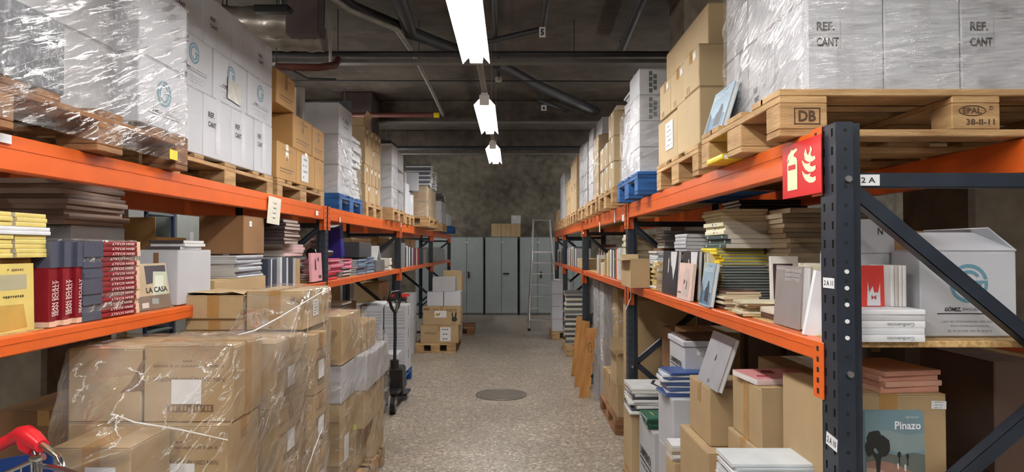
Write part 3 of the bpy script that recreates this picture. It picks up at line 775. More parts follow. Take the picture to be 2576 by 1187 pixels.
def open_carton(x0, x1, y0, y1, z0, z1, m, label, group=None, flaps=(), rz=0, inside=None):
    w_, d, h = x1 - x0, y1 - y0, z1 - z0; t = .004
    o = mk('open_cardboard_box', MB().box(-w_/2, w_/2, -d/2, d/2, 0, t, m).box(-w_/2, -w_/2 + t, -d/2, d/2, t, h, m).box(w_/2 - t, w_/2, -d/2, d/2, t, h, m).box(-w_/2 + t, w_/2 - t, -d/2, -d/2 + t, t, h, m).box(-w_/2 + t, w_/2 - t, d/2 - t, d/2, t, h, m).build(), None, T((x0 + x1) / 2, (y0 + y1) / 2, z0 + .0006) @ RZ(rz))
    tag(o, label, 'box', group)
    for sd, ln, an in flaps:     # an: 0 = upright, 90 = folded outwards flat
        if sd in ('-x', '+x'):
            F = T(-w_/2 if sd == '-x' else w_/2, 0, h) @ RY(R(-an) if sd == '-x' else R(an)); q = MB().box(-t/2, t/2, -d/2 + .004, d/2 - .004, 0, ln, m)
        else:
            F = T(0, -d/2 if sd == '-y' else d/2, h) @ RX(R(an) if sd == '-y' else R(-an)); q = MB().box(-w_/2 + .004, w_/2 - .004, -t/2, t/2, 0, ln, m)
        mk('flap', q.build(), o, F)
    return o

# ---- pallet 1: white cartons in stretch film, nearest
p1 = pallet(.80, 1.98, 1.945, 2.745, ZU1 + .001, 'bare wooden pallet with stamped blocks at the near end of the right rack', wood, deck='x')
bl = kids(p1, 'block'); st_ = mat('burnt_stamp', rgb(74, 52, 34), .8)
def frame_poly(w_, h_, t, m, ell=False):
    b = MB()
    if ell: b.tube([(w_ / 2 * math.cos(a), h_ / 2 * math.sin(a), 0) for a in [i * math.pi / 12 for i in range(24)]], t, m, 4, closed=True)
    else:
        for a in ((-w_/2, w_/2, h_/2 - t, h_/2), (-w_/2, w_/2, -h_/2, -h_/2 + t), (-w_/2, -w_/2 + t, -h_/2, h_/2), (w_/2 - t, w_/2, -h_/2, h_/2)): b.box(a[0], a[1], a[2], a[3], -.0003, .0003, m)
    return b.build('stamp')
F = Matrix(((1, 0, 0, -.591 + .0725 + .012), (0, 0, -1, -.4012), (0, 1, 0, .062), (0, 0, 0, 1)))
text('DB', .052, .034, st_, bl[0], F, 'stamped_lettering', .03); mk('stamped_border', frame_poly(.078, .05, .003, st_), bl[0], F)
F = Matrix(((1, 0, 0, 0), (0, 0, -1, -.4012), (0, 1, 0, .062), (0, 0, 0, 1)))
text('EPAL', .055, .018, st_, bl[3], F @ T(-.012, .016, 0), 'stamped_lettering', .02); mk('stamped_border', frame_poly(.08, .03, .0012, st_, True), bl[3], F @ T(-.012, .016, 0))
text('D', .010, .012, st_, bl[3], F @ T(.045, .024, 0), 'stamped_lettering', .02); text('38-II-11', .085, .018, st_, bl[3], F @ T(.012, -.018, 0), 'stamped_lettering', .02)
bx = []
for r_, (za, zb) in enumerate(((ZP + .002, 2.435), (2.437, 2.72))):
    for c in range(4):
        xa = .905 + .235 * c
        for d in range(3):
            if d and c > 0: continue
            ya = 1.985 + .250 * d
            nmr = ('lower', 'upper')[r_]
            lab = 'white carton under clear film on the near pallet, %s layer, %s' % (nmr, ('corner of the near face', 'second of the near face', 'third of the near face', 'fourth of the near face')[c] if d == 0 else ('', 'middle of the aisle face', 'rear of the aisle face')[d])
            ex = None
            if r_ == 0 and d == 0 and c in (0, 2): ex = refcant('-y', .50, .60, 1.4)
            if r_ == 0 and d == 1: ex = refcant('-x', .5, .3, 1)
            carton(xa, xa + .233, ya, ya + .248, za, zb, whitec if not (d == 2) else greyc, lab, 'film-wrapped white cartons on the near pallet', 0, 'y' if d == 0 else 'x', .3 if c == 0 and r_ == 0 else .07, extra=ex, j=.003)
film([(.90, 1.85, 1.98, 2.74, ZP - .03, 2.74)], 'clear stretch film wound around the white cartons nearest on the right', 'h', inflate=.01, disp=.012, seg=.045, seed=3)
# leaning display book and the yellow one lying on the pallet edge
blue = cm(150, 176, 196); navy = cm(40, 56, 84)
shp = [('cover_print', cm(90, 122, 150), ((.05, .05), (.95, .05), (.95, .32), (.6, .40), (.3, .34), (.05, .42))), ('cover_print', cm(52, 58, 66), ((.45, .12), (.8, .1), (.78, .42), (.70, .58), (.62, .60), (.55, .46), (.44, .4))),
       ('cover_print', cm(60, 84, 100), ((.05, .06), (.28, .06), (.22, .4), (.05, .55)))]
fad = both(poly_art(shp), cover_text([('FADDIS', .5, .84, .78, .10, cm(232, 240, 244), .0), ('~9', .62, .93, .3, .02, cm(60, 70, 84))]))
book(.25, .19, .022, blue, pagesw, faceout(1, .822, 2.80, ZP + .002, .19, .022, .30), 'blue art book with a dark figure leaning on the wrapped pallet above the orange beam', None, True, cm(60, 74, 96), fad)
yel = cm(232, 206, 40)
book(.13, .19, .022, yel, pagesw, T(.79, 2.53, ZU1 + .001), 'yellow book lying flat on the pallet edge above the orange beam', None, True)

# ---- pallet 2: tall brown cartons
pallet(.845, 2.0, 2.95, 3.80, ZU1 + .001, 'wooden pallet under the tall brown cartons of the right rack')
g2 = 'tall brown cartons on the second pallet of the right rack'
def bottom_label(o, w_, d, h): sticker(o, face(w_, d, h, '-x', .55, .45, .002), .16, .13, 5)
carton(.855, 1.6, 2.96, 3.36, ZP, 2.40, card2, 'long brown carton low on the second pallet, nearer one', g2, 0, None)
carton(.855, 1.6, 3.365, 3.79, ZP, 2.385, card2, 'long brown carton low on the second pallet, farther one with a paper label', g2, 0, None, extra=lambda o, w_, d, h: sticker(o, face(w_, d, h, '-x', .62, .55, .002), .16, .15, 5))
wall_of_boxes(1, .858, .5, [2.96, 3.22, 3.53, 3.79], [2.402, 2.60], card2, 'brown carton with small label', 'above the long ones on the second pallet', g2, 'x', .06, stk=(('-x', .75, .8, .045, .035, 2),), txt=(('-x', .3, .12, '▪ ▪', .05, .03, inkbr),))
carton(.90, 1.62, 2.97, 3.78, 2.60, 2.79, card2, 'wide brown carton topmost on the second pallet of the right rack', g2, 0, None)

# ---- pallet 3: blue pallet, white cartons wrapped in film
pallet(.775, 1.85, 4.02, 4.80, ZU1 + .001, 'blue painted pallet with torn film on the right rack', woodb)
g3 = 'white cartons on the blue pallet of the right rack'
zz = [ZP + .001, 2.297, 2.46, 2.625, 2.79]
grn = mat('dark_green_ink', rgb(52, 74, 48), .6)
def squig(o, w_, d, h):
    for a in range(2):
        for b_ in range(4 if a == 0 else 3): text('88', .022, .03, grn, o, face(w_, d, h, '-y', .16 + .06 * a, .16 + .22 * b_ + (.1 * a)), 'printed_lettering', .03)
for r_ in range(4):
    lv = ('bottom', 'second', 'third', 'topmost')[r_]
    carton(.795, 1.25, 4.06, 4.38, zz[r_], zz[r_ + 1] - .002, whitec, '%s white carton of the near column on the blue pallet right of the aisle' % lv, g3, 0, 'x', .03, extra=squig if r_ > 1 else None, j=.002)
    if r_ < 3: carton(.80 + .01 * r_, 1.25, 4.40, 4.76, zz[r_], zz[r_ + 1] - .002, whitec, '%s white carton of the far column on the blue pallet right of the aisle' % lv, g3, 0, 'x', .03, j=.004)
stack(9, .24, .33, .014, cm(200, 204, 210), pagesw, .95, 4.58, zz[3], '-x', 'grey and white brochure', 'the pile on the blue right pallet', 'brochures on the blue pallet', .012, False)
film([(.795, 1.25, 4.06, 4.77, ZU1 + .09, 2.62)], 'clear stretch film over the white cartons on the blue pallet right of the aisle', 'd', inflate=.008, disp=.014, seg=.05, seed=9)

# ---- pallet 4: brown cartons in columns
pallet(.775, 1.85, 5.02, 5.85, ZU1 + .001, 'wooden pallet with stencilled letters under three columns of brown cartons', extra_text if False else wood)
g4 = 'brown cartons in columns on the fourth pallet of the right rack'
zc = [ZP + .001, 2.345, 2.545, 2.74]
lab4 = (('-x', .7, .86, .05, .04, 0), ('-x', .35, .2, .04, .05, 0))
for r_ in range(3):
    carton(.79, 1.2, 5.05, 5.32, zc[r_], zc[r_ + 1] - .002, card2, '%s brown carton of the near tall column on the fourth right pallet' % ('lowest', 'middle', 'topmost')[r_], g4, 0, 'x', .04, stk=lab4, j=.004)
    if r_ < 2:
        carton(.79, 1.2, 5.34, 5.57, zc[r_], zc[r_ + 1] - .002, card2, '%s brown carton of the middle column on the fourth right pallet' % ('lower', 'upper')[r_], g4, 0, 'x', .04, stk=lab4)
        carton(.79, 1.2, 5.59, 5.82, zc[r_] - .0, zc[r_ + 1] - .012, card2, '%s brown carton of the far column on the fourth right pallet' % ('lower', 'upper')[r_], g4, 0, 'x', .04, stk=lab4)
stack(3, .26, .3, .012, cm(196, 180, 166), pagesc, .95, 5.19, zc[3], '-x', 'pale brochure', 'the few on the fourth right pallet', 'brochures on the fourth pallet', .01, False)
# ---- pallet 5: mixed load in film
pallet(.775, 1.9, 5.98, 6.8, ZU1 + .001, 'wooden pallet under the film-wrapped mixed cartons, fifth on the right rack')
carton(.80, 1.3, 6.02, 6.38, ZP, 2.50, card2, 'brown carton beneath a tan one in film, fifth right pallet', 'mixed cartons on the fifth right pallet', 0, 'x')
carton(.80, 1.3, 6.02, 6.38, 2.502, 2.72, card, 'tan carton on top of a brown one, fifth right pallet', 'mixed cartons on the fifth right pallet', 0, 'x')
for r_ in range(4):
    carton(.80, 1.3, 6.42, 6.77, ZP + r_ * .18, ZP + .178 + r_ * .18, whitec if r_ < 3 else greyc, '%s white carton at the far side of the fifth right pallet' % ('lowest', 'second', 'third', 'topmost')[r_], 'mixed cartons on the fifth right pallet', 0, 'x', stk=(('-x', .3, .5, .04, .08, 0),))
carton(.83, 1.3, 6.0, 6.4, 2.722, 2.88, greyc, 'grey white carton highest of all on the right rack', 'mixed cartons on the fifth right pallet', 0, 'x')
film([(.80, 1.3, 6.02, 6.77, ZP - .04, 2.70)], 'clear stretch film around the mixed cartons of the fifth right pallet', 'd', disp=.014, seg=.07, seed=5)
# ---- pallet 6: grey bundles in film
pallet(.79, 1.9, 7.0, 7.85, ZU1 + .001, 'wooden pallet under grey wrapped bundles, sixth on the right rack')
for r_ in range(4):
    carton(.81, 1.3, 7.03, 7.42, ZP + r_ * .17, ZP + .168 + r_ * .17, greyc, '%s grey bundle of the near column, sixth right pallet' % ('lowest', 'second', 'third', 'topmost')[r_], 'grey bundles on the sixth right pallet', 0, 'x')
    carton(.81, 1.3, 7.45, 7.82, ZP + r_ * .18, ZP + .178 + r_ * .18, greyc if r_ % 2 else whitec, '%s bundle of the far column, sixth right pallet' % ('lowest', 'second', 'third', 'topmost')[r_], 'grey bundles on the sixth right pallet', 0, 'x')
film([(.81, 1.3, 7.03, 7.82, ZP - .04, 2.83)], 'clear stretch film around the grey bundles of the sixth right pallet', 'd', disp=.014, seg=.08, seed=6)
# ---- pallet 7, 8, 9
pallet(.80, 1.9, 8.15, 9.0, ZU1 + .001, 'wooden pallet under tall brown cartons, seventh on the right rack')
wall_of_boxes(1, .81, .5, [8.17, 8.58, 8.98], [ZP, 2.5, 2.84], card, 'tall brown carton', 'of the seventh right pallet', 'brown cartons on the seventh right pallet', 'x')
pallet(.80, 1.9, 9.2, 10.0, ZU1 + .001, 'wooden pallet hidden behind the white stack, eighth on the right rack')
wall_of_boxes(1, .83, .5, [9.22, 9.6, 9.98], [ZP, 2.4, 2.66], card, 'brown carton', 'of the eighth right pallet', 'brown cartons on the eighth right pallet', 'x')
pallet(.80, 1.9, 10.25, 11.1, ZU1 + .001, 'wooden pallet under a white four-box stack, ninth on the right rack')
for r_ in range(4):
    carton(.83, 1.25, 10.3, 10.68, ZP + r_ * .185, ZP + .183 + r_ * .185, whitec, '%s white box of the near stack, ninth right pallet' % ('lowest', 'second', 'third', 'topmost')[r_], 'white boxes on the ninth right pallet', 0, 'x')
    if r_ < 4: carton(.825, 1.25, 10.7, 11.08, ZP + r_ * .18, ZP + .178 + r_ * .18, whitec, '%s white box of the far stack, ninth right pallet' % ('lowest', 'second', 'third', 'topmost')[r_], 'white boxes on the ninth right pallet', 0, 'x')
film([(.825, 1.25, 10.68, 11.08, ZP, 2.84)], 'clear stretch film around the far stack of the ninth right pallet', 'd', disp=.014, seg=.1, seed=8)
pallet(.80, 1.9, 11.5, 12.3, ZU1 + .001, 'small wooden pallet by the far end of the right rack')
wall_of_boxes(1, .83, .5, [11.55, 11.95, 12.3], [ZP, 2.36], card, 'low brown carton', 'of the tenth right pallet', 'brown cartons on the tenth right pallet', 'x')

# ---- fire extinguisher sign fixed to the end of the near upper beam
sg = MB().box(-.001, .001, -.10, .10, -.10, .10, redm)
s1 = onX(1969, 372, .85); s2 = onX(1969, 502, .85); s3 = onX(2066, 322, .85)
cy_ = (s1.y + s3.y) / 2; wy = abs(s1.y - s3.y); hz = s1.z - s2.z; cz = (s1.z + s2.z) / 2
sign = tag(mk('fire_extinguisher_sign', MB().bbox(-.0015, .0015, -wy / 2, wy / 2, -hz / 2, hz / 2, redm, .0008).build(), None, T(.850, cy_, cz)), 'red fire extinguisher sign with cream symbols on the orange upper beam', 'sign')
FS = Matrix(((0, 0, -1, -.0022), (-1, 0, 0, 0), (0, 1, 0, 0), (0, 0, 0, 1))) @ S(wy, hz, 1)
def sp(nm, pts, m=glow):
    mk(nm, MB().add([(x - .5, y - .5, 0) for x, y in pts], [tuple(range(len(pts)))], m).build('sign_print'), sign, FS)
sp('extinguisher_symbol', [(.15, .14), (.42, .14), (.42, .66), (.40, .72), (.33, .76), (.33, .80), (.43, .86), (.40, .90), (.33, .88), (.25, .90), (.24, .86), (.18, .82), (.14, .70), (.17, .66), (.20, .74), (.24, .77), (.24, .76), (.17, .72), (.15, .66)])
mk('extinguisher_band', MB().add([(-.32, .02, 0), (-.12, .02, 0), (-.12, .11, 0), (-.32, .11, 0)], [(0, 1, 2, 3)], redm).build(), sign, T(-.0005, 0, 0) @ FS)
for dy, dx in ((0, 0), (.19, .02)):
    sp('flame_symbol', [(.54, .46 + dy), (.57, .36 + dy), (.63, .27 + dy), (.72, .21 + dy), (.82, .20 + dy), (.88, .23 + dy), (.88, .30 + dy), (.80, .29 + dy), (.74, .32 + dy), (.76, .38 + dy), (.70, .36 + dy), (.62, .38 + dy)])
sp('flame_symbol', [(.64, .84), (.60, .74), (.62, .64), (.70, .58), (.80, .57), (.88, .60), (.86, .66), (.80, .65), (.76, .70), (.80, .78), (.76, .86), (.74, .76), (.70, .70), (.67, .74)])

# ================================================================ small labels on the racks
def rack_label(M, w_, h_, s_, label, m=None, tw=.8, group='labels stuck on the racks'):
    o = tag(mk('rack_label', MB().box(-w_/2, w_/2, -h_/2, h_/2, 0, .0008, m or paper).build(), None, M), label, 'label', group)
    if s_: text(s_, w_ * tw, h_ * .5, ink, o, T(0, 0, .0012), 'printed_lettering', .02)
    return o
FY = Matrix(((1, 0, 0, 0), (0, 0, -1, 0), (0, 1, 0, 0), (0, 0, 0, 1)))     # facing the camera
FXM = Matrix(((0, 0, -1, 0), (-1, 0, 0, 0), (0, 1, 0, 0), (0, 0, 0, 1)))  # facing -x
FXP = Matrix(((0, 0, 1, 0), (1, 0, 0, 0), (0, 1, 0, 0), (0, 0, 0, 1)))    # facing +x
p = onY(2184, 452, 1.750); rack_label(T(p.x, 1.7505, 1.845) @ FY, .062, .030, '2 A', 'white label reading 2 A on the dark strut of the near frame', tw=.62)
p = onX(2088, 712, .859); rack_label(T(.8595, p.y + .008, p.z) @ FXM, .062, .028, '2 A 11', 'worn white label reading 2 A 11 on the near upright above the shelf beam')
p = onX(2094, 1112, .859); rack_label(T(.8595, p.y + .004, p.z) @ FXM @ RZ(-.12), .06, .034, '2 A 10', 'worn white label low on the near upright')
sty = mat('white_plug', rgb(226, 228, 230), .5)
for i in range(5):
    q = onY(2133, 690 + 41 * i, 1.724); 
    tag(mk('hole_plug', MB().tube([(0, 0, 0), (0, -.003, 0)], .006, sty, 8).build(), None, T(.884, 1.7245, 1.60 - .0 - .0437 * i)), 'small white plug in the near upright, %s' % ordn(i, 5), 'plug', 'white plugs in the near upright')
for i, (px, py, w_, h_, s_) in enumerate(((1568, 548, .03, .05, ''), (1547, 545, .012, .10, ''), (1509, 571, .012, .10, ''), (1468, 586, .05, .02, ''))):
    yy = YX(px, .857); rack_label(T(.8555, yy, ZY(py, yy)) @ FXM, .09 if w_ > .02 else .05, h_, s_, 'small white paper tag on the right upper beam, %s from the near end' % ORD[i], tw=.5)

# ================================================================ right rack, middle shelf
z = ZS
wht = cm(226, 228, 234); gry = cm(134, 126, 126, .6); crm = cm(214, 206, 178); drk = cm(58, 60, 62); dgr = cm(58, 76, 74)
GSH = 'display books on the right shelf'
# white book leaning sideways beside the near post
book(.118, .195, .014, wht, pagesw, facecam(.872, 1.95, z, .195, .014, .03, 0, R(12)), 'plain white book leaning sideways behind the near upright', GSH, True, None, cover_text([('CU', .2, .93, .1, .03, inkb)]))
gt = cm(196, 192, 192)
book(.215, .20, .03, gry, pagesw, faceout(1, .905, 2.262, z, .20, .03, .06, -.02), 'grey book with pale typewriter lettering standing face out at the shelf edge', GSH, True, cm(200, 210, 214),
     cover_text([('PINAZO', .20, .95, .34, .042, gt, .02), ('IDENTIDADES', .68, .925, .58, .05, gt, .02), ('IDENTITATS', .66, .85, .54, .05, gt, .02), ('IDENTITIES', .66, .775, .54, .05, gt, .02)]))
# books behind those
stack(2, .13, .2, .02, [cm(90, 60, 52), cm(220, 214, 200)], pagesc, 1.0, 2.36, z, '-x', ['brown paperback', 'cream paperback'], 'the low pair behind the grey book', 'low piles on the right shelf', .01, False)
row([(.022, .165, .12, crm, 'cream book'), (.02, .17, .12, cm(206, 200, 184), 'off-white book'), (.02, .165, .12, crm, 'pale book'), (.02, .172, .12, cm(196, 190, 172), 'beige book')], 1.09, 2.40, z + .03, 1, 'the row on the white binders behind the grey book', 'upright cream books behind the grey one')
stack(2, .16, .2, .0145, wht, pagesw, 1.14, 2.45, z, '-y', 'white binder lying flat', 'the pair under the cream books', 'flat white binders', .002, False)
# dark framed book behind
book(.11, .225, .02, cm(226, 224, 220), pagesw, facecam(1.09, 2.74, z, .225, .02, .08, -.15, 0), 'white book with a dark maroon cover picture behind the grey book', GSH, True, None,
     poly_art([('cover_print', cm(58, 26, 36), ((.08, .06), (.8, .06), (.8, .86), (.08, .86))), ('cover_print', cm(210, 206, 206), ((.3, .45), (.6, .42), (.62, .48), (.32, .52)))]))
# near low piles
zt = stack(7, .15, .20, .010, [cm(92, 62, 56), cm(150, 140, 124), crm, cm(84, 52, 46), crm, cm(190, 176, 150), cm(96, 66, 60)], pagesc, .97, 2.86, z, '-x', ['thin maroon booklet', 'thin tan booklet', 'thin cream booklet', 'thin brown booklet', 'thin pale booklet', 'thin buff booklet', 'thin dark red booklet'], 'the low pile by the blue display book', 'low piles on the right shelf', .012, False)
stack(6, .12, .17, .009, [cm(196, 176, 130), crm, cm(170, 150, 112), cm(206, 190, 150), cm(120, 92, 66), crm], pagesc, .96, 2.52, z, '-y', ['small ochre booklet', 'small cream booklet', 'small tan booklet', 'small straw booklet', 'small brown booklet', 'small pale booklet'], 'the low pile beside the grey display book', 'low piles on the right shelf', .014, False, skew=.15)
# blue display book, pink book, black books
book(.20, .195, .02, blue, pagesw, faceout(1, .865, 3.03, z, .195, .02, .16, -.06), 'blue art book with dark mountain figures standing face out on the shelf', GSH, True, cm(50, 56, 66), fad)
book(.16, .185, .008, yel, pagesw, faceout(1, .90, 3.13, z, .185, .008, .12, 0), 'thin yellow book standing behind the blue display book', GSH, True)
pk = cm(226, 196, 190); blk = cm(44, 46, 50); whp = cm(216, 218, 222)
book(.26, .185, .015, pk, pagesw, faceout(1, .862, 3.42, z, .185, .015, .10, 0), 'pale pink book with a bleached photo standing face out on the shelf', GSH, True, None,
     both(poly_art([('cover_print', cm(120, 100, 98), ((.05, .16), (.3, .16), (.3, .2), (.05, .2))), ('cover_print', cm(206, 190, 182), ((.35, .1), (.8, .1), (.85, .5), (.72, .85), (.5, .88), (.38, .6))), ('cover_print', cm(96, 76, 74), ((.42, .45), (.5, .42), (.54, .52), (.46, .56))), ('cover_print', cm(96, 76, 74), ((.6, .3), (.66, .28), (.68, .5), (.63, .55)))])))
hand = [('cover_print', whp, ((.55, .98), (.95, .98), (.9, .7), (.8, .45), (.76, .34), (.7, .5), (.66, .62), (.6, .66), (.56, .8))), ('cover_print', whp, ((.38, .5), (.43, .48), (.46, .8), (.40, .84))), ('cover_print', cm(90, 92, 98), ((.1, .02), (.15, .02), (.14, .2), (.12, .22))), ('cover_print', cm(90, 92, 98), ((.3, .02), (.34, .02), (.34, .26), (.31, .24)))]
book(.34, .245, .02, blk, pagesw, faceout(1, .885, 3.86, z, .245, .02, .05, 0), 'black book with a white reaching hand on its cover, nearer the pale carton', GSH, True, None, poly_art(hand))
book(.30, .245, .02, blk, pagesw, faceout(1, .905, 3.50, z, .245, .02, .05, 0), 'black book with white smears behind the pink display book', GSH, True, None, poly_art(hand[:2]))
row([(.02, .235, .2, crm, 'cream book'), (.016, .24, .2, cm(150, 150, 140), 'grey book'), (.02, .23, .2, cm(196, 186, 160), 'straw book'), (.014, .24, .2, cm(70, 72, 74), 'charcoal book')], .935, 3.13, z, 1, 'the few upright behind the yellow book', 'upright books behind the yellow one')
# the tall pile: dark books, yellow ones, green ones, cream ones
zt = z
W1 = 'the tall pile in the near right bay'
yb = both()
n1 = 14
cv = [drk] * n1
spn = [cm(120, 112, 80)] * n1
for i in range(n1):
    t = .0118
    book(.235, .30, t, [cm(66, 70, 70), cm(84, 88, 88)][i % 2], mat('page_block_grey', rgb(150, 158, 156), .8, var=.1, scale=5, stretch=(1, 1, 60)), T(1.085 + random.uniform(-.008, .008), 3.16 + random.uniform(-.006, .006), zt) @ RZ(random.uniform(-.03, .03)) @ T(-.1175, 0, 0),
         'dark grey hardback, %s up in the tall pile of the near right bay' % (ORD[i] if i else 'lowest'), 'dark hardbacks in the tall pile', True, cm(150, 134, 84)); zt += t + .0012
for i in range(5):
    book(.22, .27, .0148, cm(232, 206, 44) , mat('page_block_grey', (0, 0, 0, 1)), T(1.08 + random.uniform(-.01, .01), 3.17 + random.uniform(-.01, .01), zt) @ RZ(random.uniform(-.05, .05)) @ T(-.11, 0, 0),
         'yellow-spined book, %s of the five in the tall pile' % ordn(4 - i, 5), 'yellow-spined books in the tall pile', True, yel); zt += .0152
dots = lambda o, W, L, T_: [mk('spine_mark', MB().box(-.001, 0, -.004, .004, -.006, .006, paper).build(), o, T(-.0045, q * L, T_ / 2)) for q in (-.3, .35)]
for i in range(3):
    book(.25, .33, .021, dgr, pages, T(1.10 + (.0, .02, .008)[i], 3.14, zt) @ RZ(random.uniform(-.02, .03)) @ T(-.125, 0, 0), 'dark green spined thick book, %s of the three above the yellow ones' % ordn(2 - i, 3), 'dark green books in the tall pile', False, dgr, dots); zt += .0214
mk_sq = lambda o, W, L, T_: (mk('spine_mark', MB().box(-.001, 0, -.006, .006, -.005, .005, inkg).build(), o, T(-.0016, .0, T_ / 2)), text('~5', .03, .006, inkg, o, T(-.0022, -.05, T_ / 2) @ FXM, 'spine_lettering'))
for i in range(3):
    book(.235, .30, .019, cm(230, 226, 196), pages, T(1.095 + (.0, .006, -.006)[i], 3.15, zt) @ RZ(random.uniform(-.03, .03)) @ T(-.1175, 0, 0), 'cream paperback with square spine mark, %s of the three above the green ones' % ordn(2 - i, 3), 'cream paperbacks in the tall pile', False, cm(232, 228, 198), mk_sq); zt += .0194
for i in range(4):
    book(.215, .28, .0145, cm(176, 164, 120), pagesc, T(1.075 + random.uniform(-.01, .01), 3.15, zt) @ RZ(random.uniform(-.06, .06)) @ T(-.1075, 0, 0), 'olive-beige paperback, %s of the four crowning the tall pile' % ordn(3 - i, 4), 'olive-beige paperbacks in the tall pile', False); zt += .015
stack(5, .17, .24, .02, cm(176, 178, 184), pagesw, 1.03, 3.66, z + .235, '-x', 'silver grey book', 'the pile behind the black display books', 'silver grey books behind the black ones', .006, True)
carton(.96, 1.3, 3.5, 3.84, z, z + .234, cardd, 'brown carton hidden under the silver grey books', 'cartons on the right shelf', 0, 'y')
# big sheets behind
W3 = 'the pile of large books behind the near post'
stack(14, .34, .42, .021, [cm(150, 132, 108), cm(170, 152, 126), cm(140, 124, 104)], pagesc, 1.39, 2.98, z + .13, '-y', 'large brown-paper book', 'the big pile far inside the near right bay', 'large brown-paper books', .012, False)
carton(1.25, 1.54, 2.77, 3.18, z, z + .129, cardd, 'dark brown carton under the large brown-paper books', 'cartons on the right shelf', 0, 'y')
stack(10, .25, .32, .0165, [cm(190, 176, 150), cm(170, 156, 132)], pagesc, 1.40, 2.61, z, '-y', 'beige catalogue', 'the beige pile just behind the near post', 'beige catalogues behind the near post', .01, False)
stack(5, .3, .36, .017, cm(52, 44, 46), pages, 1.40, 3.62, z + .43, '-y', 'dark large book', 'the dark pile close under the blue pallet', 'dark large books', .01, True)
carton(1.31, 1.56, 3.42, 3.82, z, z + .215, cardd, 'dark carton, lower of two behind the tall pile', 'cartons on the right shelf', 0, 'y')
carton(1.31, 1.56, 3.42, 3.82, z + .216, z + .429, cardd, 'dark carton, upper of two behind the tall pile', 'cartons on the right shelf', 0, 'y')
# gold and white stack, jutting carton, grey magazines behind
stack(14, .16, .12, .0125, [cm(206, 178, 96), wht, cm(196, 168, 84), cm(214, 206, 176)], pagesc, .965, 4.06, z, '-x', ['gold-spined booklet', 'white booklet', 'gold booklet', 'pale gold booklet'], 'the gold and white pile beside the jutting carton', 'gold and white booklets', .012, False, skew=.12)
open_carton(.775, .90, 4.26, 4.62, z, z + .185, card, 'small brown carton jutting over the shelf edge into the aisle', 'cartons on the right shelf', flaps=(('-x', .05, 95), ('+y', .04, 40)))
tag(mk('wire_hanging_tag', MB().tube([(0, 0, 0), (-.012, -.05, -.10), (-.03, -.02, -.16), (-.035, .02, -.19)], .0035, paper, 5).build(), None, T(.85, 4.66, z + .01)), 'white paper tie hanging from the shelf edge by the second upright', 'tag')
stack(8, .26, .32, .014, [cm(170, 174, 182), cm(196, 198, 204), cm(120, 126, 136)], pagesw, 1.12, 4.42, z + .125, '-y', ['steel grey magazine', 'silver magazine', 'slate magazine'], 'the grey pile behind the jutting carton', 'grey magazines behind the jutting carton', .014, False)
carton(.96, 1.28, 4.25, 4.58, z, z + .124, cardd, 'flat brown carton under the grey magazines', 'cartons on the right shelf', 0, 'y')
stack(6, .22, .3, .02, cm(120, 118, 120), pages, 1.2, 4.66, z + .26, '-y', 'dusky grey book', 'the dark pile behind the second upright', 'dusky grey books', .02, True)
carton(1.05, 1.4, 4.6, 4.84, z, z + .259, cardd, 'brown carton beside the second upright on the shelf', 'cartons on the right shelf', 0, 'y')
# bay 2
y = 5.0
stack(15, .2, .26, .024, [cm(226, 222, 196), cm(214, 210, 180)], pagesc, 1.0, 5.16, z, '-x', 'cream coloured book', 'the tall cream pile just past the second upright', 'cream books past the second upright', .014, False)
its = [(.09, .265, .2, cm(200, 202, 198), 'grey-white folder'), (.05, .255, .2, cm(226, 224, 216), 'white folder'), (.03, .25, .2, cm(206, 96, 44), 'orange book'), (.07, .25, .2, cm(150, 96, 66), 'rust brown book'), (.035, .25, .2, cm(64, 62, 64), 'black book'), (.1, .245, .2, cm(196, 200, 204), 'pale grey binder'), (.03, .25, .2, cm(60, 60, 60), 'thin black book'),
       (.12, .25, .2, cm(222, 222, 222), 'wide white binder'), (.1, .235, .2, cm(180, 162, 110), 'khaki book'), (.08, .22, .2, cm(206, 196, 150), 'straw coloured book'), (.1, .2, .2, cm(150, 130, 84), 'olive book')]
y = row(its, .885, 5.36, z, 1, 'the second right bay row', 'upright books of the second right bay', gap=.006)
# white round roll standing behind
tag(mk('paper_roll', MB().tube([(0, 0, 0), (0, 0, .33)], [.06, .052], cm(206, 202, 186), 14).build(), None, T(1.20, 5.75, z + .031)), 'thick cream paper roll standing behind the upright folders', 'paper roll')
carton(1.10, 1.4, 5.5, 6.0, z, z + .03, cardd, 'flat brown sheet box under the cream roll', 'cartons on the right shelf', 0, None)
its = [(.1, .13, .16, cm(206, 186, 150), 'small tan box file'), (.14, .12, .16, cm(226, 214, 190), 'small cream box file'), (.12, .16, .16, cm(150, 130, 96), 'small brown box file'), (.16, .19, .16, cm(196, 196, 190), 'grey box file')]
y = row(its, .89, y + .05, z, 1, 'the low group before the third upright', 'low files before the third upright', gap=.01)
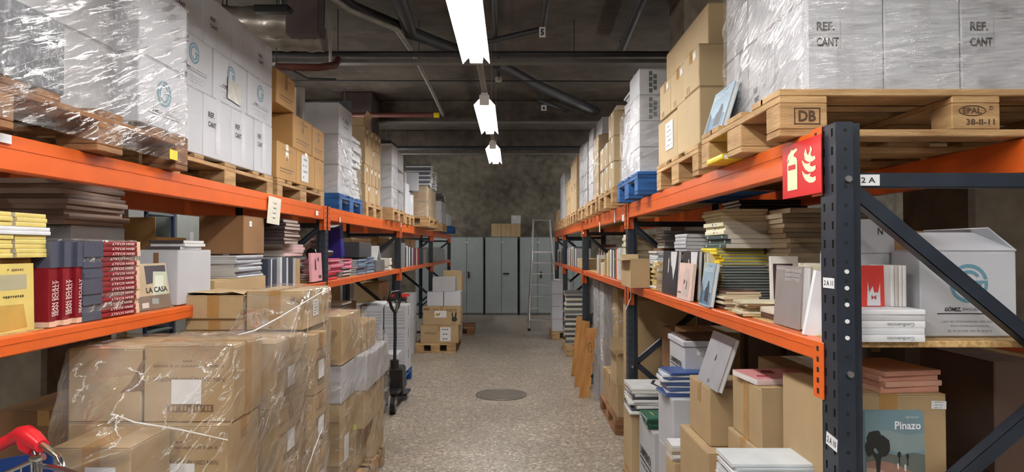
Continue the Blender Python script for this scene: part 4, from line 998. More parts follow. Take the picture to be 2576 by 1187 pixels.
# bay 3
pal3 = [(cm(206, 206, 206), 'light grey'), (cm(90, 90, 94), 'dark grey'), (cm(226, 226, 226), 'white'), (cm(150, 152, 158), 'mid grey'), (cm(190, 180, 150), 'beige'), (cm(60, 62, 70), 'slate'), (cm(216, 200, 170), 'cream'), (cm(112, 70, 60), 'brown red')]
carton(.89, 1.1, 8.1, 8.9, z, z + .13, card2, 'low tan carton at the shelf edge past the third upright', 'cartons on the right shelf', 0, None)
def rnd_row(n, y, X, side, where, group, h=(.2, .3), t=(.05, .12), names='book', pal=pal3, dep=.2, gap=.008):
    its = []
    for i in range(n):
        c, wd = pal[(i * 5 + int(y * 3)) % len(pal)]
        its.append((random.uniform(*t), random.uniform(*h), dep, c, '%s upright %s' % (wd, names)))
    return row(its, X, y, z, side, where, group, gap=gap)
rnd_row(11, 9.0, .885, 1, 'the third right bay row', 'upright books of the third right bay', h=(.24, .30), t=(.1, .17))
rnd_row(6, 8.1, 1.15, 1, 'the row behind the low tan carton', 'upright books behind the low tan carton', h=(.24, .34), t=(.08, .14))
rnd_row(10, 11.1, .885, 1, 'the fourth right bay row', 'upright books of the fourth right bay', h=(.18, .28), t=(.12, .2), pal=[(cm(70, 56, 60), 'plum'), (cm(120, 112, 116), 'grey'), (cm(190, 184, 180), 'pale'), (cm(50, 50, 56), 'black')])

# ---- right of the near post, seen past it from the end
c8 = [wht, cm(220, 222, 226), cm(206, 208, 212), wht, cm(222, 222, 226)]
WW = 'the white pile beside the near upright'
cf = lambda o, W, L, T_: text('Confluències', .075, T_ * .55, inkg, o, T(-.003, -.02, T_ / 2) @ FXM @ RZ(math.pi), 'spine_lettering')
stack(5, .22, .176, [.019, .0175, .019, .0165, .014], [wht, cm(214, 216, 222), wht, cm(196, 198, 204), wht], pagesw, 1.045, 1.905, z, '-y', 'white catalogue', WW, 'white catalogues beside the near upright', .003, False, None, cf, artn=(0, 2), skew=.01)
zt = z + .0895
red = cm(216, 66, 58)
book(.088, .118, .03, red, pagesw, facecam(.985, 1.88, zt, .118, .03, .03, 0), 'small red book with a white fork shape standing on the white pile', GSH, False, None,
     both(poly_art([('cover_print', wht, ((.42, .02), (.86, .02), (.86, .58), (.79, .34), (.66, .34), (.62, .5), (.5, .34), (.46, .62)))]), cover_text([('M', .64, .22, .16, .1, cm(206, 96, 92))])))
for i in range(4):
    book(.11, .118, .010, cm(228, 226, 226) if i != 1 else cm(206, 196, 190), pagesw, T(1.080 + i * .0115 + .011, 1.99, zt) @ RZ(math.pi / 2) @ RX(math.pi / 2) @ T(-.11, .059, 0), 'thin white book, %s from the red book in the row on the white pile' % ORD[i], 'thin white books next to the red one', False)
row([(.016, .14, .075, cm(150, 130, 116), 'taupe book'), (.016, .15, .075, cm(170, 150, 132), 'beige-brown book'), (.016, .145, .075, cm(140, 120, 108), 'dim brown book')], 1.0, 2.08, z + .03, 1, 'the taupe group past the near upright', 'taupe books past the near upright')
carton(.98, 1.082, 2.06, 2.16, z, z + .0295, cardd, 'thin brown box under the taupe books', 'cartons on the right shelf', 0, None)
gb = carton(1.182, 1.462, 1.89, 2.2, z, 1.655, whitec, 'large white carton with a teal round emblem and lid open, beside the near upright', 'white cartons on the right shelf', 0, None, extra=gomez('-y', .5, True, .62, 1.25), j=0)
mk('flap', MB().box(-.14, .14, 0, .10, -.002, .002, whitec).build(), gb, T(0, -.155, .2495) @ RX(R(32)))
mk('flap', MB().box(0, .004, -.15, .15, 0, .10, whitec).build(), gb, T(.138, 0, .25) @ RY(R(-50)))
nb_ = carton(1.085, 1.178, 2.03, 2.3, z, 1.65, whitec, 'white carton with its flap raised, left beside the emblem carton', 'white cartons on the right shelf', 0, None, j=0)
mk('flap', MB().box(-.068, .068, -.002, .002, 0, .105, whitec).build(), nb_, T(-.01, -.134, .242))
text('Nº', .026, .022, ink, nb_, T(.02, -.1375, .31) @ FY, 'printed_lettering')
carton(1.28, 1.5, 2.21, 2.34, z, 1.72, cardd, 'brown open carton edge showing behind the emblem carton', 'cartons on the right shelf', 0, None)

# ================================================================ right rack, floor level
GF = 'cartons on the floor of the right rack'
def pile(*a, **k): return stack(*a, **k)
# seen right of the near post
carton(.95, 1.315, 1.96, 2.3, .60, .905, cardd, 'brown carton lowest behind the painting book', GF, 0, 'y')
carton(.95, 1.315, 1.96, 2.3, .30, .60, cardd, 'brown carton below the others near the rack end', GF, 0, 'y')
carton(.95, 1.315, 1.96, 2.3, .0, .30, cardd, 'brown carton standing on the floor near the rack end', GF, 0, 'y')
carton(.95, 1.30, 1.96, 2.3, .906, 1.225, card, 'brown carton with a small white label under the salmon books', GF, 0, 'y', .3, stk=(('-y', .93, .9, .045, .024, 3),), j=0)
sal = cm(216, 160, 140)
stack(4, .23, .19, [.018, .016, .017, .014], [sal, cm(222, 172, 150), sal, cm(206, 150, 130)], mat('page_block_pink', rgb(222, 184, 164), .8, var=.1, scale=5, stretch=(1, 1, 60)), 1.19, 2.09, 1.226, R(90 + 8), 'salmon pink large book', 'the pile under the middle shelf', 'salmon pink books', .006, False, skew=.06)
sky = cm(104, 128, 138); 
dkt = cm(38, 40, 40); 
def rb(cx_, cy_, rx, ry, n=11, sd=1):
    q = random.Random(sd); return tuple((cx_ + rx * q.uniform(.78, 1.08) * math.cos(2 * math.pi * i / n), cy_ + ry * q.uniform(.78, 1.08) * math.sin(2 * math.pi * i / n)) for i in range(n))
pin = [('cover_print', cm(122, 138, 140), ((0, .62), (.3, .66), (.6, .61), (1, .64), (1, .80), (.7, .78), (.35, .83), (0, .8))), ('cover_print', cm(92, 98, 92), ((0, .0), (1, 0), (1, .60), (.8, .62), (.55, .585), (.3, .63), (0, .60))),
       ('cover_print', cm(140, 106, 94), ((0, 0), (1, 0), (1, .40), (.7, .46), (.45, .52), (.2, .55), (0, .53))), ('cover_print', cm(166, 140, 122), ((0, .3), (1, .1), (1, .22), (.5, .40), (.2, .47), (0, .48))),
       ('cover_print', dkt, rb(.16, .74, .16, .09, sd=2)), ('cover_print', dkt, rb(.30, .68, .13, .10, sd=3)), ('cover_print', dkt, rb(.06, .66, .09, .08, sd=4)), ('cover_print', dkt, ((.17, .44), (.23, .44), (.25, .56), (.32, .64), (.26, .66), (.19, .60), (.12, .64), (.09, .62), (.16, .55))),
       ('cover_print', dkt, rb(.56, .60, .035, .03, 8, 5)), ('cover_print', dkt, rb(.70, .585, .03, .03, 8, 6)), ('cover_print', dkt, ((.55, .5), (.57, .5), (.57, .58), (.55, .58))), ('cover_print', dkt, ((.69, .5), (.71, .5), (.71, .57), (.69, .57))),
       ('cover_print', cm(206, 196, 182), ((.52, .47), (.55, .47), (.55, .52), (.52, .52))), ('cover_print', cm(206, 196, 182), ((.64, .45), (.67, .45), (.67, .51), (.64, .51)))]
book(.165, .30, .02, sky, pagesw, facecam(.99, 1.83, .905, .30, .02, .03), 'art book with a landscape of dark trees standing against the brown carton', GSH, True, None,
     both(poly_art(pin), cover_text([('Pinazo', .72, .87, .44, .075, wht, .02), ('Ignacio', .80, .945, .22, .025, cm(180, 190, 196))])))
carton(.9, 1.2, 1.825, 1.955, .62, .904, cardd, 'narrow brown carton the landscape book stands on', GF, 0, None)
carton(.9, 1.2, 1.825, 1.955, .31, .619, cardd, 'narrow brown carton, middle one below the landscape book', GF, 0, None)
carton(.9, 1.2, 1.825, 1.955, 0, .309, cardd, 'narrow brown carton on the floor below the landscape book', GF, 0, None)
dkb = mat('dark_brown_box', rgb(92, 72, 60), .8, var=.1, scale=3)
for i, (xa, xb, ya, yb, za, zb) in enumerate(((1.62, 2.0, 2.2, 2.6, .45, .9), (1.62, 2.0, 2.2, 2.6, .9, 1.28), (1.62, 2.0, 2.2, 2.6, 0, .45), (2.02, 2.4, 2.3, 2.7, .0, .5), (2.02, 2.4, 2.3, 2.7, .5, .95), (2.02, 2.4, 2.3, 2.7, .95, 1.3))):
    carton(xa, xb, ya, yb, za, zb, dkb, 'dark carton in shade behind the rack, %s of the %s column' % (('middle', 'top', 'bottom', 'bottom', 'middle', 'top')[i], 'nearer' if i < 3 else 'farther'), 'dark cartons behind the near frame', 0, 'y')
# left of the near post
carton(.92, 1.26, 2.42, 2.73, .915, 1.145, card, 'brown carton with the pink book on top, beside the near upright', GF, 0, 'x', .23, j=0)
carton(.905, 1.3, 2.40, 2.75, .66, .914, card, 'brown carton under the one bearing the pink book', GF, 0, 'x', .08, j=0)
carton(.92, 1.26, 2.42, 2.75, .33, .659, card, 'brown carton, third down beside the near upright', GF, 0, 'x', .08)
carton(.92, 1.26, 2.42, 2.75, 0, .329, card, 'brown carton on the floor beside the near upright', GF, 0, 'x', .08)
pnk = cm(206, 138, 142)
book(.21, .26, .022, pnk, pagesw, T(1.04, 2.58, 1.147) @ RZ(R(96)) @ T(-.105, 0, 0), 'pink book with dark red blotches lying on the brown carton', None, False, cm(226, 200, 200), poly_art([('cover_print', cm(120, 40, 56), ((.1, .1), (.4, .06), (.5, .2), (.3, .3), (.12, .24))), ('cover_print', cm(120, 40, 56), ((.5, .5), (.8, .45), (.85, .6), (.6, .7))), ('cover_print', cm(140, 60, 72), ((.2, .75), (.35, .7), (.4, .85), (.25, .9)))]))
stack(7, .165, .27, .011, [cm(206, 212, 216), wht, cm(176, 184, 190)], pagesw, .835, 2.15, .90, '-y', 'white watercolour-print catalogue', 'the near pile by the upright', 'white catalogues in the near pile', .008, False)
stack(4, .19, .29, .012, [cm(196, 202, 206), wht], pagesw, .85, 2.16, .85, '-y', 'pale catalogue', 'the lower near pile by the upright', 'pale catalogues in the near pile', .008, False)
carton(.76, .95, 2.02, 2.32, .42, .849, card2, 'tan carton carrying the near pile of white catalogues', GF, 0, None)
carton(.76, .95, 2.02, 2.32, .0, .419, card2, 'tan carton on the floor under the near pile', GF, 0, None)
carton(.86, 1.16, 2.85, 3.17, .80, 1.05, card, 'brown carton with the grey book leaning on it', GF, 0, 'x', .09, j=0)
carton(.825, 1.17, 2.76, 3.22, .44, .799, card, 'large brown carton below the one with the grey book', GF, 0, None, j=0)
carton(.83, 1.17, 2.78, 3.2, .0, .439, card, 'large brown carton on the floor below the grey book', GF, 0, None)
carton(1.24, 1.56, 2.86, 3.3, .74, 1.12, card, 'shaded brown carton, upper of two behind the pink book', GF, 0, 'y')
carton(1.24, 1.56, 2.86, 3.3, .36, .739, card, 'shaded brown carton, lower of two behind the pink book', GF, 0, 'y')
carton(1.24, 1.56, 2.86, 3.3, .0, .359, card, 'shaded brown carton on the floor behind the others', GF, 0, 'y')
gl_ = cm(152, 152, 158, .5)
book(.30, .24, .022, gl_, pagesw, faceout(1, .868, 3.07, 1.052, .24, .022, .33), 'grey book with a tiny dark emblem leaning on the brown carton', GSH, True, None, both(poly_art([('cover_print', cm(60, 60, 66), ((.47, .50), (.50, .47), (.53, .52), (.52, .60), (.49, .62))), ('cover_print', cm(90, 90, 96), ((.46, .06), (.54, .06), (.54, .13), (.46, .13)))])))
g_e = 'white cartons stacked on the floor of the right rack'
carton(.84, 1.2, 3.42, 3.76, .583, .87, whitec, 'white carton under the blue books, upper of the pair', g_e, 0, 'x', .1, j=0)
carton(.84, 1.2, 3.42, 3.76, .295, .582, whitec, 'white carton under the blue books, lower of the pair', g_e, 0, 'x', .1, j=0)
carton(.84, 1.2, 3.42, 3.76, .0, .294, whitec, 'white carton on the floor under the blue books', g_e, 0, 'x', .1)
carton(.80, .98, 3.245, 3.415, .35, .60, card2, 'small tan carton in front of the white pair', GF, 0, None, j=0)
carton(.80, .98, 3.245, 3.415, .0, .349, card2, 'small tan carton on the floor in front of the white pair', GF, 0, None)
stack(5, .13, .2, .015, [cm(206, 200, 196), wht, cm(150, 130, 110)], pages, .90, 3.33, .602, '-y', ['ivory booklet', 'white booklet', 'brown booklet'], 'the short pile in front of the white pair', 'booklets in front of the white pair', .008, False)
bl_ = cm(46, 72, 128)
stack(9, .19, .26, .0135, [bl_, cm(214, 218, 226), cm(60, 88, 140), cm(206, 212, 222)], pagesw, .955, 3.60, .872, '-y', ['blue book', 'white-blue book', 'mid blue book', 'pale book'], 'the blue pile on the white cartons', 'blue and white books on the white cartons', .014, True, skew=.10)
limp = lambda fc: (lambda o, w_, d, h: (text('LAIMPRENTA', (d if fc == '-x' else w_) * .72, h * .14, ink, o, face(w_, d, h, fc, .46, .50), 'printed_lettering', .05), mk('printed_rule', MB().box(-.5, .5, -.5, .5, -.0001, .0001, ink).build(), o, face(w_, d, h, fc, .46, .38) @ S((d if fc == '-x' else w_) * .76, h * .03, 1)), text('~18', (d if fc == '-x' else w_) * .6, h * .05, inkg, o, face(w_, d, h, fc, .46, .30)), text('■ ■', .03, .02, ink, o, face(w_, d, h, '-x', .16, .1)), sticker(o, face(w_, d, h, '-y', .35, .85, .002), .04, .03, 2)))
carton(.95, 1.20, 3.60, 3.94, .905, 1.12, whitec, 'white carton with black maker lettering and dark lid, standing behind the blue books', g_e, 0, None, extra=limp('-x'), j=0)
mkl = MB().bbox(-.134, .134, -.18, .18, 0, .03, whitec, .003).build()
tag(mk('cardboard_cover', mkl, None, T(1.075, 3.77, 1.121)), 'white lid on the lettered carton behind the blue books', 'lid')
tag(mk('folder', MB().bbox(-.12, .12, -.16, .16, 0, .01, cm(72, 52, 48), .002).build(), None, T(1.08, 3.78, 1.152)), 'dark brown folder lying on the lid of the lettered carton', 'folder')
carton(.95, 1.22, 3.77, 3.89, .45, .904, card, 'brown carton below the lettered white carton', GF, 0, 'x')
carton(.95, 1.22, 3.77, 3.89, .0, .449, card, 'brown carton on the floor below the lettered white carton', GF, 0, 'x')
pallet(.80, 1.9, 3.9, 4.7, 0, 'worn wooden pallet on the floor under the second lettered carton', wood)
carton(.845, 1.10, 3.90, 4.36, .146, .56, whitec, 'white carton with black maker lettering under the green books', g_e, 0, None, extra=limp('-x'), j=0)
stack(4, .20, .27, .018, [cm(24, 80, 62), cm(30, 92, 70), cm(20, 66, 52), cm(28, 86, 66)], pagesw, .96, 4.08, .562, '-y', 'dark green hardback', 'the green pile on the lettered carton', 'dark green hardbacks', .012, True, skew=.08, art=cover_text([('~8', .5, .8, .5, .05, cm(200, 190, 120))]), artn=(3,))
carton(.80, 1.05, 4.40, 4.70, .146, .56, card2, 'tan carton with an unlabelled side under the large art books', GF, 0, None)
stack(9, .30, .26, .0185, [cm(214, 216, 218), cm(60, 62, 66), cm(206, 208, 212), cm(196, 196, 192)], pagesw, .93, 4.5, .562, '-y', ['white art book', 'black and white art book', 'pale grey art book', 'off-white art book'], 'the pile beside the second upright', 'large art books by the second upright', .015, True, skew=.10,
      art=poly_art([('cover_print', cm(50, 52, 58), ((.1, .2), (.5, .3), (.9, .15), (.92, .22), (.5, .4), (.1, .28)))]), artn=(8,))
carton(1.12, 1.45, 4.15, 4.5, .80, 1.13, card, 'brown carton behind the diagonal brace, upper one', GF, 0, 'y')
carton(1.12, 1.45, 4.15, 4.5, .45, .799, card, 'brown carton behind the diagonal brace, middle one', GF, 0, 'y')
carton(1.15, 1.45, 4.15, 4.5, .146, .449, card, 'brown carton behind the diagonal brace, lowest one', GF, 0, 'y')
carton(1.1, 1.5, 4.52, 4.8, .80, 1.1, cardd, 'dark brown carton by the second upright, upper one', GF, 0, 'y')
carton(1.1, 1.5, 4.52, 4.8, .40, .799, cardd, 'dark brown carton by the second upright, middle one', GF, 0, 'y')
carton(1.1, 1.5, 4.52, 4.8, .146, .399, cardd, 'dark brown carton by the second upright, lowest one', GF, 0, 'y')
# second bay on the floor: pallet with cartons
pallet(.92, 1.75, 5.85, 6.85, 0, 'dark worn wooden pallet under the open cartons right of the aisle', woodd, deck='y')
carton(.95, 1.3, 5.87, 6.20, .146, .43, card, 'brown carton with tape at the near corner of the low right pallet', GF, 0, 'x', .12)
carton(.95, 1.3, 6.22, 6.52, .146, .44, card, 'brown carton second along the low right pallet', GF, 0, 'x', .12)
carton(.95, 1.3, 6.54, 6.82, .146, .44, card, 'brown carton third along the low right pallet', GF, 0, 'x', .12)
open_carton(.94, 1.3, 5.88, 6.22, .432, .70, card2, 'open brown carton with raised flaps on the low right pallet', GF, flaps=(('-x', .13, 40), ('+x', .14, 20), ('-y', .12, 70), ('+y', .12, 10)))
# tall wrapped panels standing
gp = 'tall wrapped parcels standing in the right rack'
carton(.97, 1.5, 5.3, 5.7, .0, 1.24, card, 'tall brown carton standing right behind the second upright', gp, 0, None)
for i, (xa, ya, yb, zt_, m_) in enumerate(((1.02, 6.3, 6.62, 1.28, card), (.96, 6.72, 7.15, 1.30, greyc), (.95, 7.22, 7.62, 1.31, greyc), (.93, 8.05, 8.5, 1.32, whitec))):
    z0_ = .442 if i == 0 else 0
    if i == 1: z0_ = .445; 
    if i == 1: ya = 6.86
    carton(xa, 1.5, ya, yb, 0 if i != 0 else .442, zt_, m_, '%s tall parcel standing in the second right bay' % ('brown cardboard', 'near grey bubble-wrapped', 'far grey bubble-wrapped', 'flat white')[i], gp, 0, None, stk=(('-x', .6, .45, .12, .22, 5),) if i in (1, 2) else (), j=0)
film([(.97, 1.5, 6.30, 7.15, .45, 1.30)], 'crinkled clear film hanging over the tall parcels of the right rack', 'v', disp=.016, seg=.07, seed=12)
film([(.945, 1.5, 7.22, 7.62, .2, 1.31)], 'crinkled clear film around the farther grey parcel', 'v', disp=.014, seg=.08, seed=13)
# three timber planks leaning
def plank(pb, pt, w_, nm, notch):
    """pb, pt = pixel of the lower left / upper left corner"""
    a = onZ(pb[0], pb[1], 0); L = 0
    b_ = onY(pt[0], pt[1], a.y - .02)
    d = b_ - a; L = d.length
    q = MB(); t = .03
    if notch:
        pts = [(0, 0), (w_, 0)]
        for k in range(1, 6): z_ = L * k / 6; pts += [(w_, z_ - .03), (w_ - .012, z_ - .02), (w_ - .012, z_ + .0), (w_, z_ + .01)]
        pts += [(w_, L), (0, L - .012)]
        q.prism(pts, 0, t, plankm, Matrix(((1, 0, 0, 0), (0, 0, 1, 0), (0, 1, 0, 0), (0, 0, 0, 1))))
    else: q.bbox(0, w_, 0, t, 0, L, plankm, .003)
    an = math.atan2(d.x, d.z)
    o = mk('timber_plank', q.build(), None, T(a.x, a.y, .002) @ RY(an) @ RZ(.0))
    return tag(o, nm, 'plank', 'orange timber planks leaning by the right rack'), L
o, L = plank((1457, 1001), (1476, 824), .115, 'nearest orange timber plank with notched edge leaning by the right rack', True)
text('Nº3', .05, .12, st_, o, T(.055, -.0012, L * .72) @ FY @ RZ(.2), 'handwriting')
plank((1445, 973), (1461, 807), .115, 'middle orange timber plank leaning by the right rack', False)
plank((1437, 945), (1452, 796), .10, 'farthest orange timber plank leaning by the right rack', False)
# magazines and white boxes at the far end
pallet(.84, 1.6, 10.1, 10.9, 0, 'wooden pallet under the tall magazine pile at the far end right', wood, deck='y')
stack(40, .21, .30, .0225, [cm(206, 206, 200), cm(96, 96, 96), cm(190, 186, 170), cm(60, 64, 66)], pages, 1.0, 10.4, .146, '-y', ['pale magazine', 'grey magazine', 'beige magazine', 'black magazine'], 'x', 'tall magazine pile', .014, False) if False else None
# ---------------------------------------------------------------- far end right, floor
def magpile(n, W, L, T_, covs, words_, pg, x, y, z, sp, where, group, jit=.02):
    """tall pile of thin magazines; neighbours look alike, so the same words serve the like ones"""
    return stack(n, W, L, T_, covs, pg, x, y, z, sp, words_, where, group, jit, False, dt=.0008)
Z_ = magpile(22, .19, .28, .038, [cm(206, 206, 200), cm(96, 96, 96), cm(190, 186, 170), cm(60, 64, 66)], ['pale magazine', 'grey magazine', 'beige magazine', 'black magazine'], pages, .98, 10.42, .146, '-y', 'the tall pile at the far right', 'magazines in the far right pile')
pallet(.73, 1.5, 11.95, 12.75, 0, 'wooden pallet under the white box tower near the ladder', wood)
for i in range(4):
    carton(.735, 1.07, 12.0, 12.4, .146 + .23 * i, .374 + .23 * i, whitec, 'white box in the tower near the ladder, %s' % ordn(3 - i, 4), 'white boxes in the tower near the ladder', 0, 'y')
book(.22, .3, .03, wht, pagesw, T(.83, 12.2, 1.068) @ RZ(.3), 'loose white book lying on the white box tower near the ladder', None, True)

# ================================================================ left rack, upper level
GL = 'white cartons on the first left pallet'
pallet(-2.60, -1.41, 1.74, 2.83, ZU1 + .001, 'dark worn wooden pallet nearest on the left rack', woodd, deck='x')
za = ZP + .002
dz = [za, 2.41, 2.70]
mot = mat('mottled_black_print', rgb(104, 106, 118), .45, scale=14, stretch=(1, .6, 2.5), col2=rgb(48, 50, 60), lo=.48, hi=.72, detail=7)
def poster(o, w_, d, h):
    mk('printed_panel', MB().box(-.5, .5, -.5, .5, -.0005, .0005, mot).build(), o, face(w_, d, h, '+x', .5, .5) @ S(d * .97, h * .97, 1))
    text('fotomontages', d * .42, h * .09, whp, o, face(w_, d, h, '+x', .62, .18, .003))
carton(-1.80, -1.415, 1.76, 2.05, za, 2.372, greyc, 'carton with a black mottled poster face under film, nearest on the left', GL, 0, None, extra=poster, j=0)
carton(-1.80, -1.43, 1.76, 2.05, 2.374, 2.66, greyc, 'pale carton above the mottled poster carton, nearest on the left', GL, 0, 'y', j=0)
for i in range(2):
    carton(-1.66, -1.415, 2.46, 2.82, dz[i], dz[i + 1] - .002, whitec, '%s white carton at the far corner of the first left pallet' % ('lower', 'upper')[i], GL, 0, 'y', .3, extra=gomez('+x', .5, False, .55) if i == 0 else None, j=0)
    carton(-1.91, -1.67, 2.46, 2.82, dz[i], dz[i + 1] - .002, whitec, '%s white carton behind the poster carton on the first left pallet' % ('lower', 'upper')[i], GL, 0, 'y', .05, j=0)
    carton(-1.80, -1.50, 2.07, 2.44, dz[i], dz[i + 1] - .002, greyc, '%s grey carton midway on the first left pallet' % ('lower', 'upper')[i], GL, 0, 'y', j=0)
film([(-1.92, -1.415, 1.76, 2.82, ZU1 + .03, 2.70)], 'clear stretch film wound around the first pallet load on the left', 'a', inflate=.008, disp=.012, seg=.05, seed=21)
tag(mk('yellow_sticker', MB().box(-.001, .001, -.03, .03, -.02, .02, yel).build(), None, T(-1.405, 2.70, 2.05)), 'small yellow sticker on the corner block of the first left pallet', 'label')
# wall of white cartons with emblems
pallet(-2.45, -1.59, 3.02, 4.33, ZU1 + .001, 'wooden pallet under the wall of white emblem cartons on the left rack')
zs = [za, 2.47, 2.735, 3.0]
GG = 'white cartons of the emblem wall'
ysb = [3.0, 3.36, 3.70, 4.03, 4.33]; ysm = [3.06, 3.47, 3.92, 4.33]
def exg(r_, c):
    if r_ == 0: return refcant('+x', .52, .62, 1.3)
    if r_ == 1: return gomez('+x', .5, True, .66)
    return refcant('+x', .55, .5, 1.2) if c in (0, 1, 3) else None
wall_of_boxes(-1, -1.60, .45, [ysb, ysm, ysb], zs, whitec, 'white printed carton', 'of the emblem wall on the left', GG, 'x', .30, extra=exg, jx=.002)
tag(mk('document_pouch', MB().bbox(-.0015, .0015, -.09, .09, -.06, .06, mat('document_pouch_film', rgb(186, 182, 176), .3, var=.12, scale=20), .0008).build(), None, T(-1.594, 3.73, 2.56) @ RX(-.06)), 'clear document pouch stuck on the middle emblem carton', 'pouch')
tag(mk('stuck_paper', MB().box(-.0015, .0015, -.03, .03, -.04, .04, paper).build(), None, T(-1.5935, 3.02, 2.78)), 'small square white paper stuck on the top row of the emblem wall', 'label')
# brown printed cartons
pallet(-2.45, -1.585, 4.40, 5.50, ZU1 + .001, 'wooden pallet under the ochre cartons on the left rack')
GO = 'ochre cartons on the third left pallet'
ochp = lambda o, w_, d, h: (text('~9', d * .45, h * .07, inkbr, o, face(w_, d, h, '+x', .5, .82)), mk('printed_mark', MB().box(-.01, .01, -.02, .02, -.0002, .0002, inkbr).box(-.02, .02, -.003, .003, -.0002, .0002, inkbr).build(), o, face(w_, d, h, '+x', .5, .62)), mk('printed_rule', MB().box(-.5, .5, -.02, .02, -.0001, .0001, inkbr).box(-.5, .35, -.12, -.09, -.0001, .0001, inkbr).build(), o, face(w_, d, h, '+x', .5, .3) @ S(d * .7, .2, 1)))
def carb(y0, y1, z0, z1, lab, X=-1.59, ex=ochp, **k): return carton(X - .4, X, y0, y1, z0, z1, card3, lab, GO, 0, 'x', .1, extra=ex, j=.004, **k)
carb(4.40, 4.79, za, 2.395, 'ochre carton, nearest of the bottom row next to the emblem wall')
cq = carb(4.80, 5.24, za, 2.395, 'ochre carton of the bottom row bearing a white paper', ex=None)
sticker(cq, face(.4, .44, .26, '+x', .42, .5, .003), .17, .20, 4)
carb(5.25, 5.50, za, 2.39, 'ochre carton, farthest of the bottom row next to the blue pallet', ex=None)
carb(4.72, 5.16, 2.397, 2.645, 'ochre carton, nearer of the second row')
carb(5.18, 5.50, 2.395, 2.64, 'ochre carton, farther of the second row')
carb(4.38, 4.70, 2.397, 2.64, 'ochre carton set back in the recess of the second row', X=-1.80, ex=None)
carb(4.38, 4.76, 2.65, 2.88, 'ochre carton, topmost next to the emblem wall', ex=ochp)
tag(mk('framed_picture', MB().bbox(-.01, .01, -.14, .14, 0, .27, cm(200, 176, 120), .003).box(.0102, .0108, -.12, .12, .02, .25, cm(150, 70, 60)).build(), None, T(-1.72, 4.98, 2.648) @ RY(-.2)), 'small framed red picture leaning on top of the ochre cartons', 'picture')
tag(mk('cardboard_tube', MB().tube([(0, 0, 0), (0, 0, .34)], .045, cm(150, 146, 146), 14).build(), None, T(-1.75, 5.34, 2.641)), 'grey cardboard tube standing on the ochre cartons', 'tube')
# blue pallet, white cartons
pallet(-2.45, -1.48, 5.58, 6.45, ZU1 + .001, 'blue painted pallet under white cartons on the left rack', woodb)
GB = 'white cartons on the blue left pallet'
zb = [za, 2.39, 2.655, 2.93]
for i in range(3):
    o = carton(-1.90, -1.50, 5.62, 6.10, zb[i], zb[i + 1] - .002, whitec, 'white carton on the blue left pallet, %s' % ordn(2 - i, 3), GB, 0, 'y', .1, extra=lambda o, w_, d, h: (text('~6', d * .45, h * .16, inkg, o, face(w_, d, h, '+x', .5, .55), bold=.03), text('~9', d * .4, h * .06, inkg, o, face(w_, d, h, '+x', .5, .35))), j=.01)
mk('flap', MB().box(-.004, 0, -.235, .235, 0, .10, greyc).build(), o, T(-.197, 0, .27) @ RY(R(-25)))
mk('flap', MB().box(-.2, .2, 0, .004, 0, .12, mat('dark_grey_board', rgb(84, 84, 90), .7)).build(), o, T(0, .235, .272) @ RX(R(10)))
stack(20, .24, .31, .0295, [cm(206, 208, 214), cm(190, 192, 200), cm(214, 214, 216)], pagesw, -1.64, 6.28, za, '+x', ['silver brochure bundle', 'grey brochure bundle', 'white brochure bundle'], 'the film-wrapped pile on the blue left pallet', 'brochure bundles', .02, False)
film([(-1.90, -1.50, 5.62, 6.44, ZU1 + .07, 2.66)], 'clear stretch film with torn skirt around the blue left pallet load', 'd', inflate=.01, disp=.016, seg=.06, seed=23)
# fifth: brown cartons
pallet(-2.45, -1.48, 6.62, 7.45, ZU1 + .001, 'wooden pallet under four rows of small tan cartons on the left rack')
wall_of_boxes(-1, -1.50, .5, [[6.64, 6.95, 7.42], [6.64, 6.84, 7.04, 7.23, 7.42], [6.64, 7.42], [6.64, 6.86, 7.05, 7.23, 7.42]], [za, 2.33, 2.53, 2.73, 2.92], card, 'tan carton', 'on the fifth left pallet', 'tan cartons on the fifth left pallet', 'x', .2, stk=(('+x', .5, .75, .05, .04, 0),))
open_carton(-1.95, -1.52, 6.64, 6.9, 2.921, 3.0, card, 'flat open tan box on top of the fifth left pallet', None, flaps=(('+x', .08, 30), ('-x', .12, 10)))
# sixth: white wrapped
pallet(-2.35, -1.38, 7.55, 8.40, ZU1 + .001, 'wooden pallet under white wrapped cartons, sixth on the left rack')
zz = [za, 2.38, 2.64, 2.89]
for i in range(3):
    carton(-1.75, -1.40, 7.58, 7.98, zz[i], zz[i + 1] - .002, whitec, 'white carton of the near column, sixth left pallet, %s' % ordn(2 - i, 3), 'white cartons on the sixth left pallet', 0, 'y')
    carton(-1.75, -1.40, 8.0, 8.38, zz[i], zz[i + 1] - .03, greyc, 'grey carton of the far column, sixth left pallet, %s' % ordn(2 - i, 3), 'white cartons on the sixth left pallet', 0, 'y')
film([(-1.75, -1.40, 7.58, 8.38, ZP - .03, 2.66)], 'clear stretch film around the white cartons of the sixth left pallet', 'd', inflate=.01, disp=.014, seg=.07, seed=24)
tag(mk('black_tray', MB().bbox(-.17, .17, -.2, .2, 0, .04, black, .006).build(), None, T(-1.58, 7.8, 2.892)), 'black tray lying on top of the sixth left pallet load', 'tray')
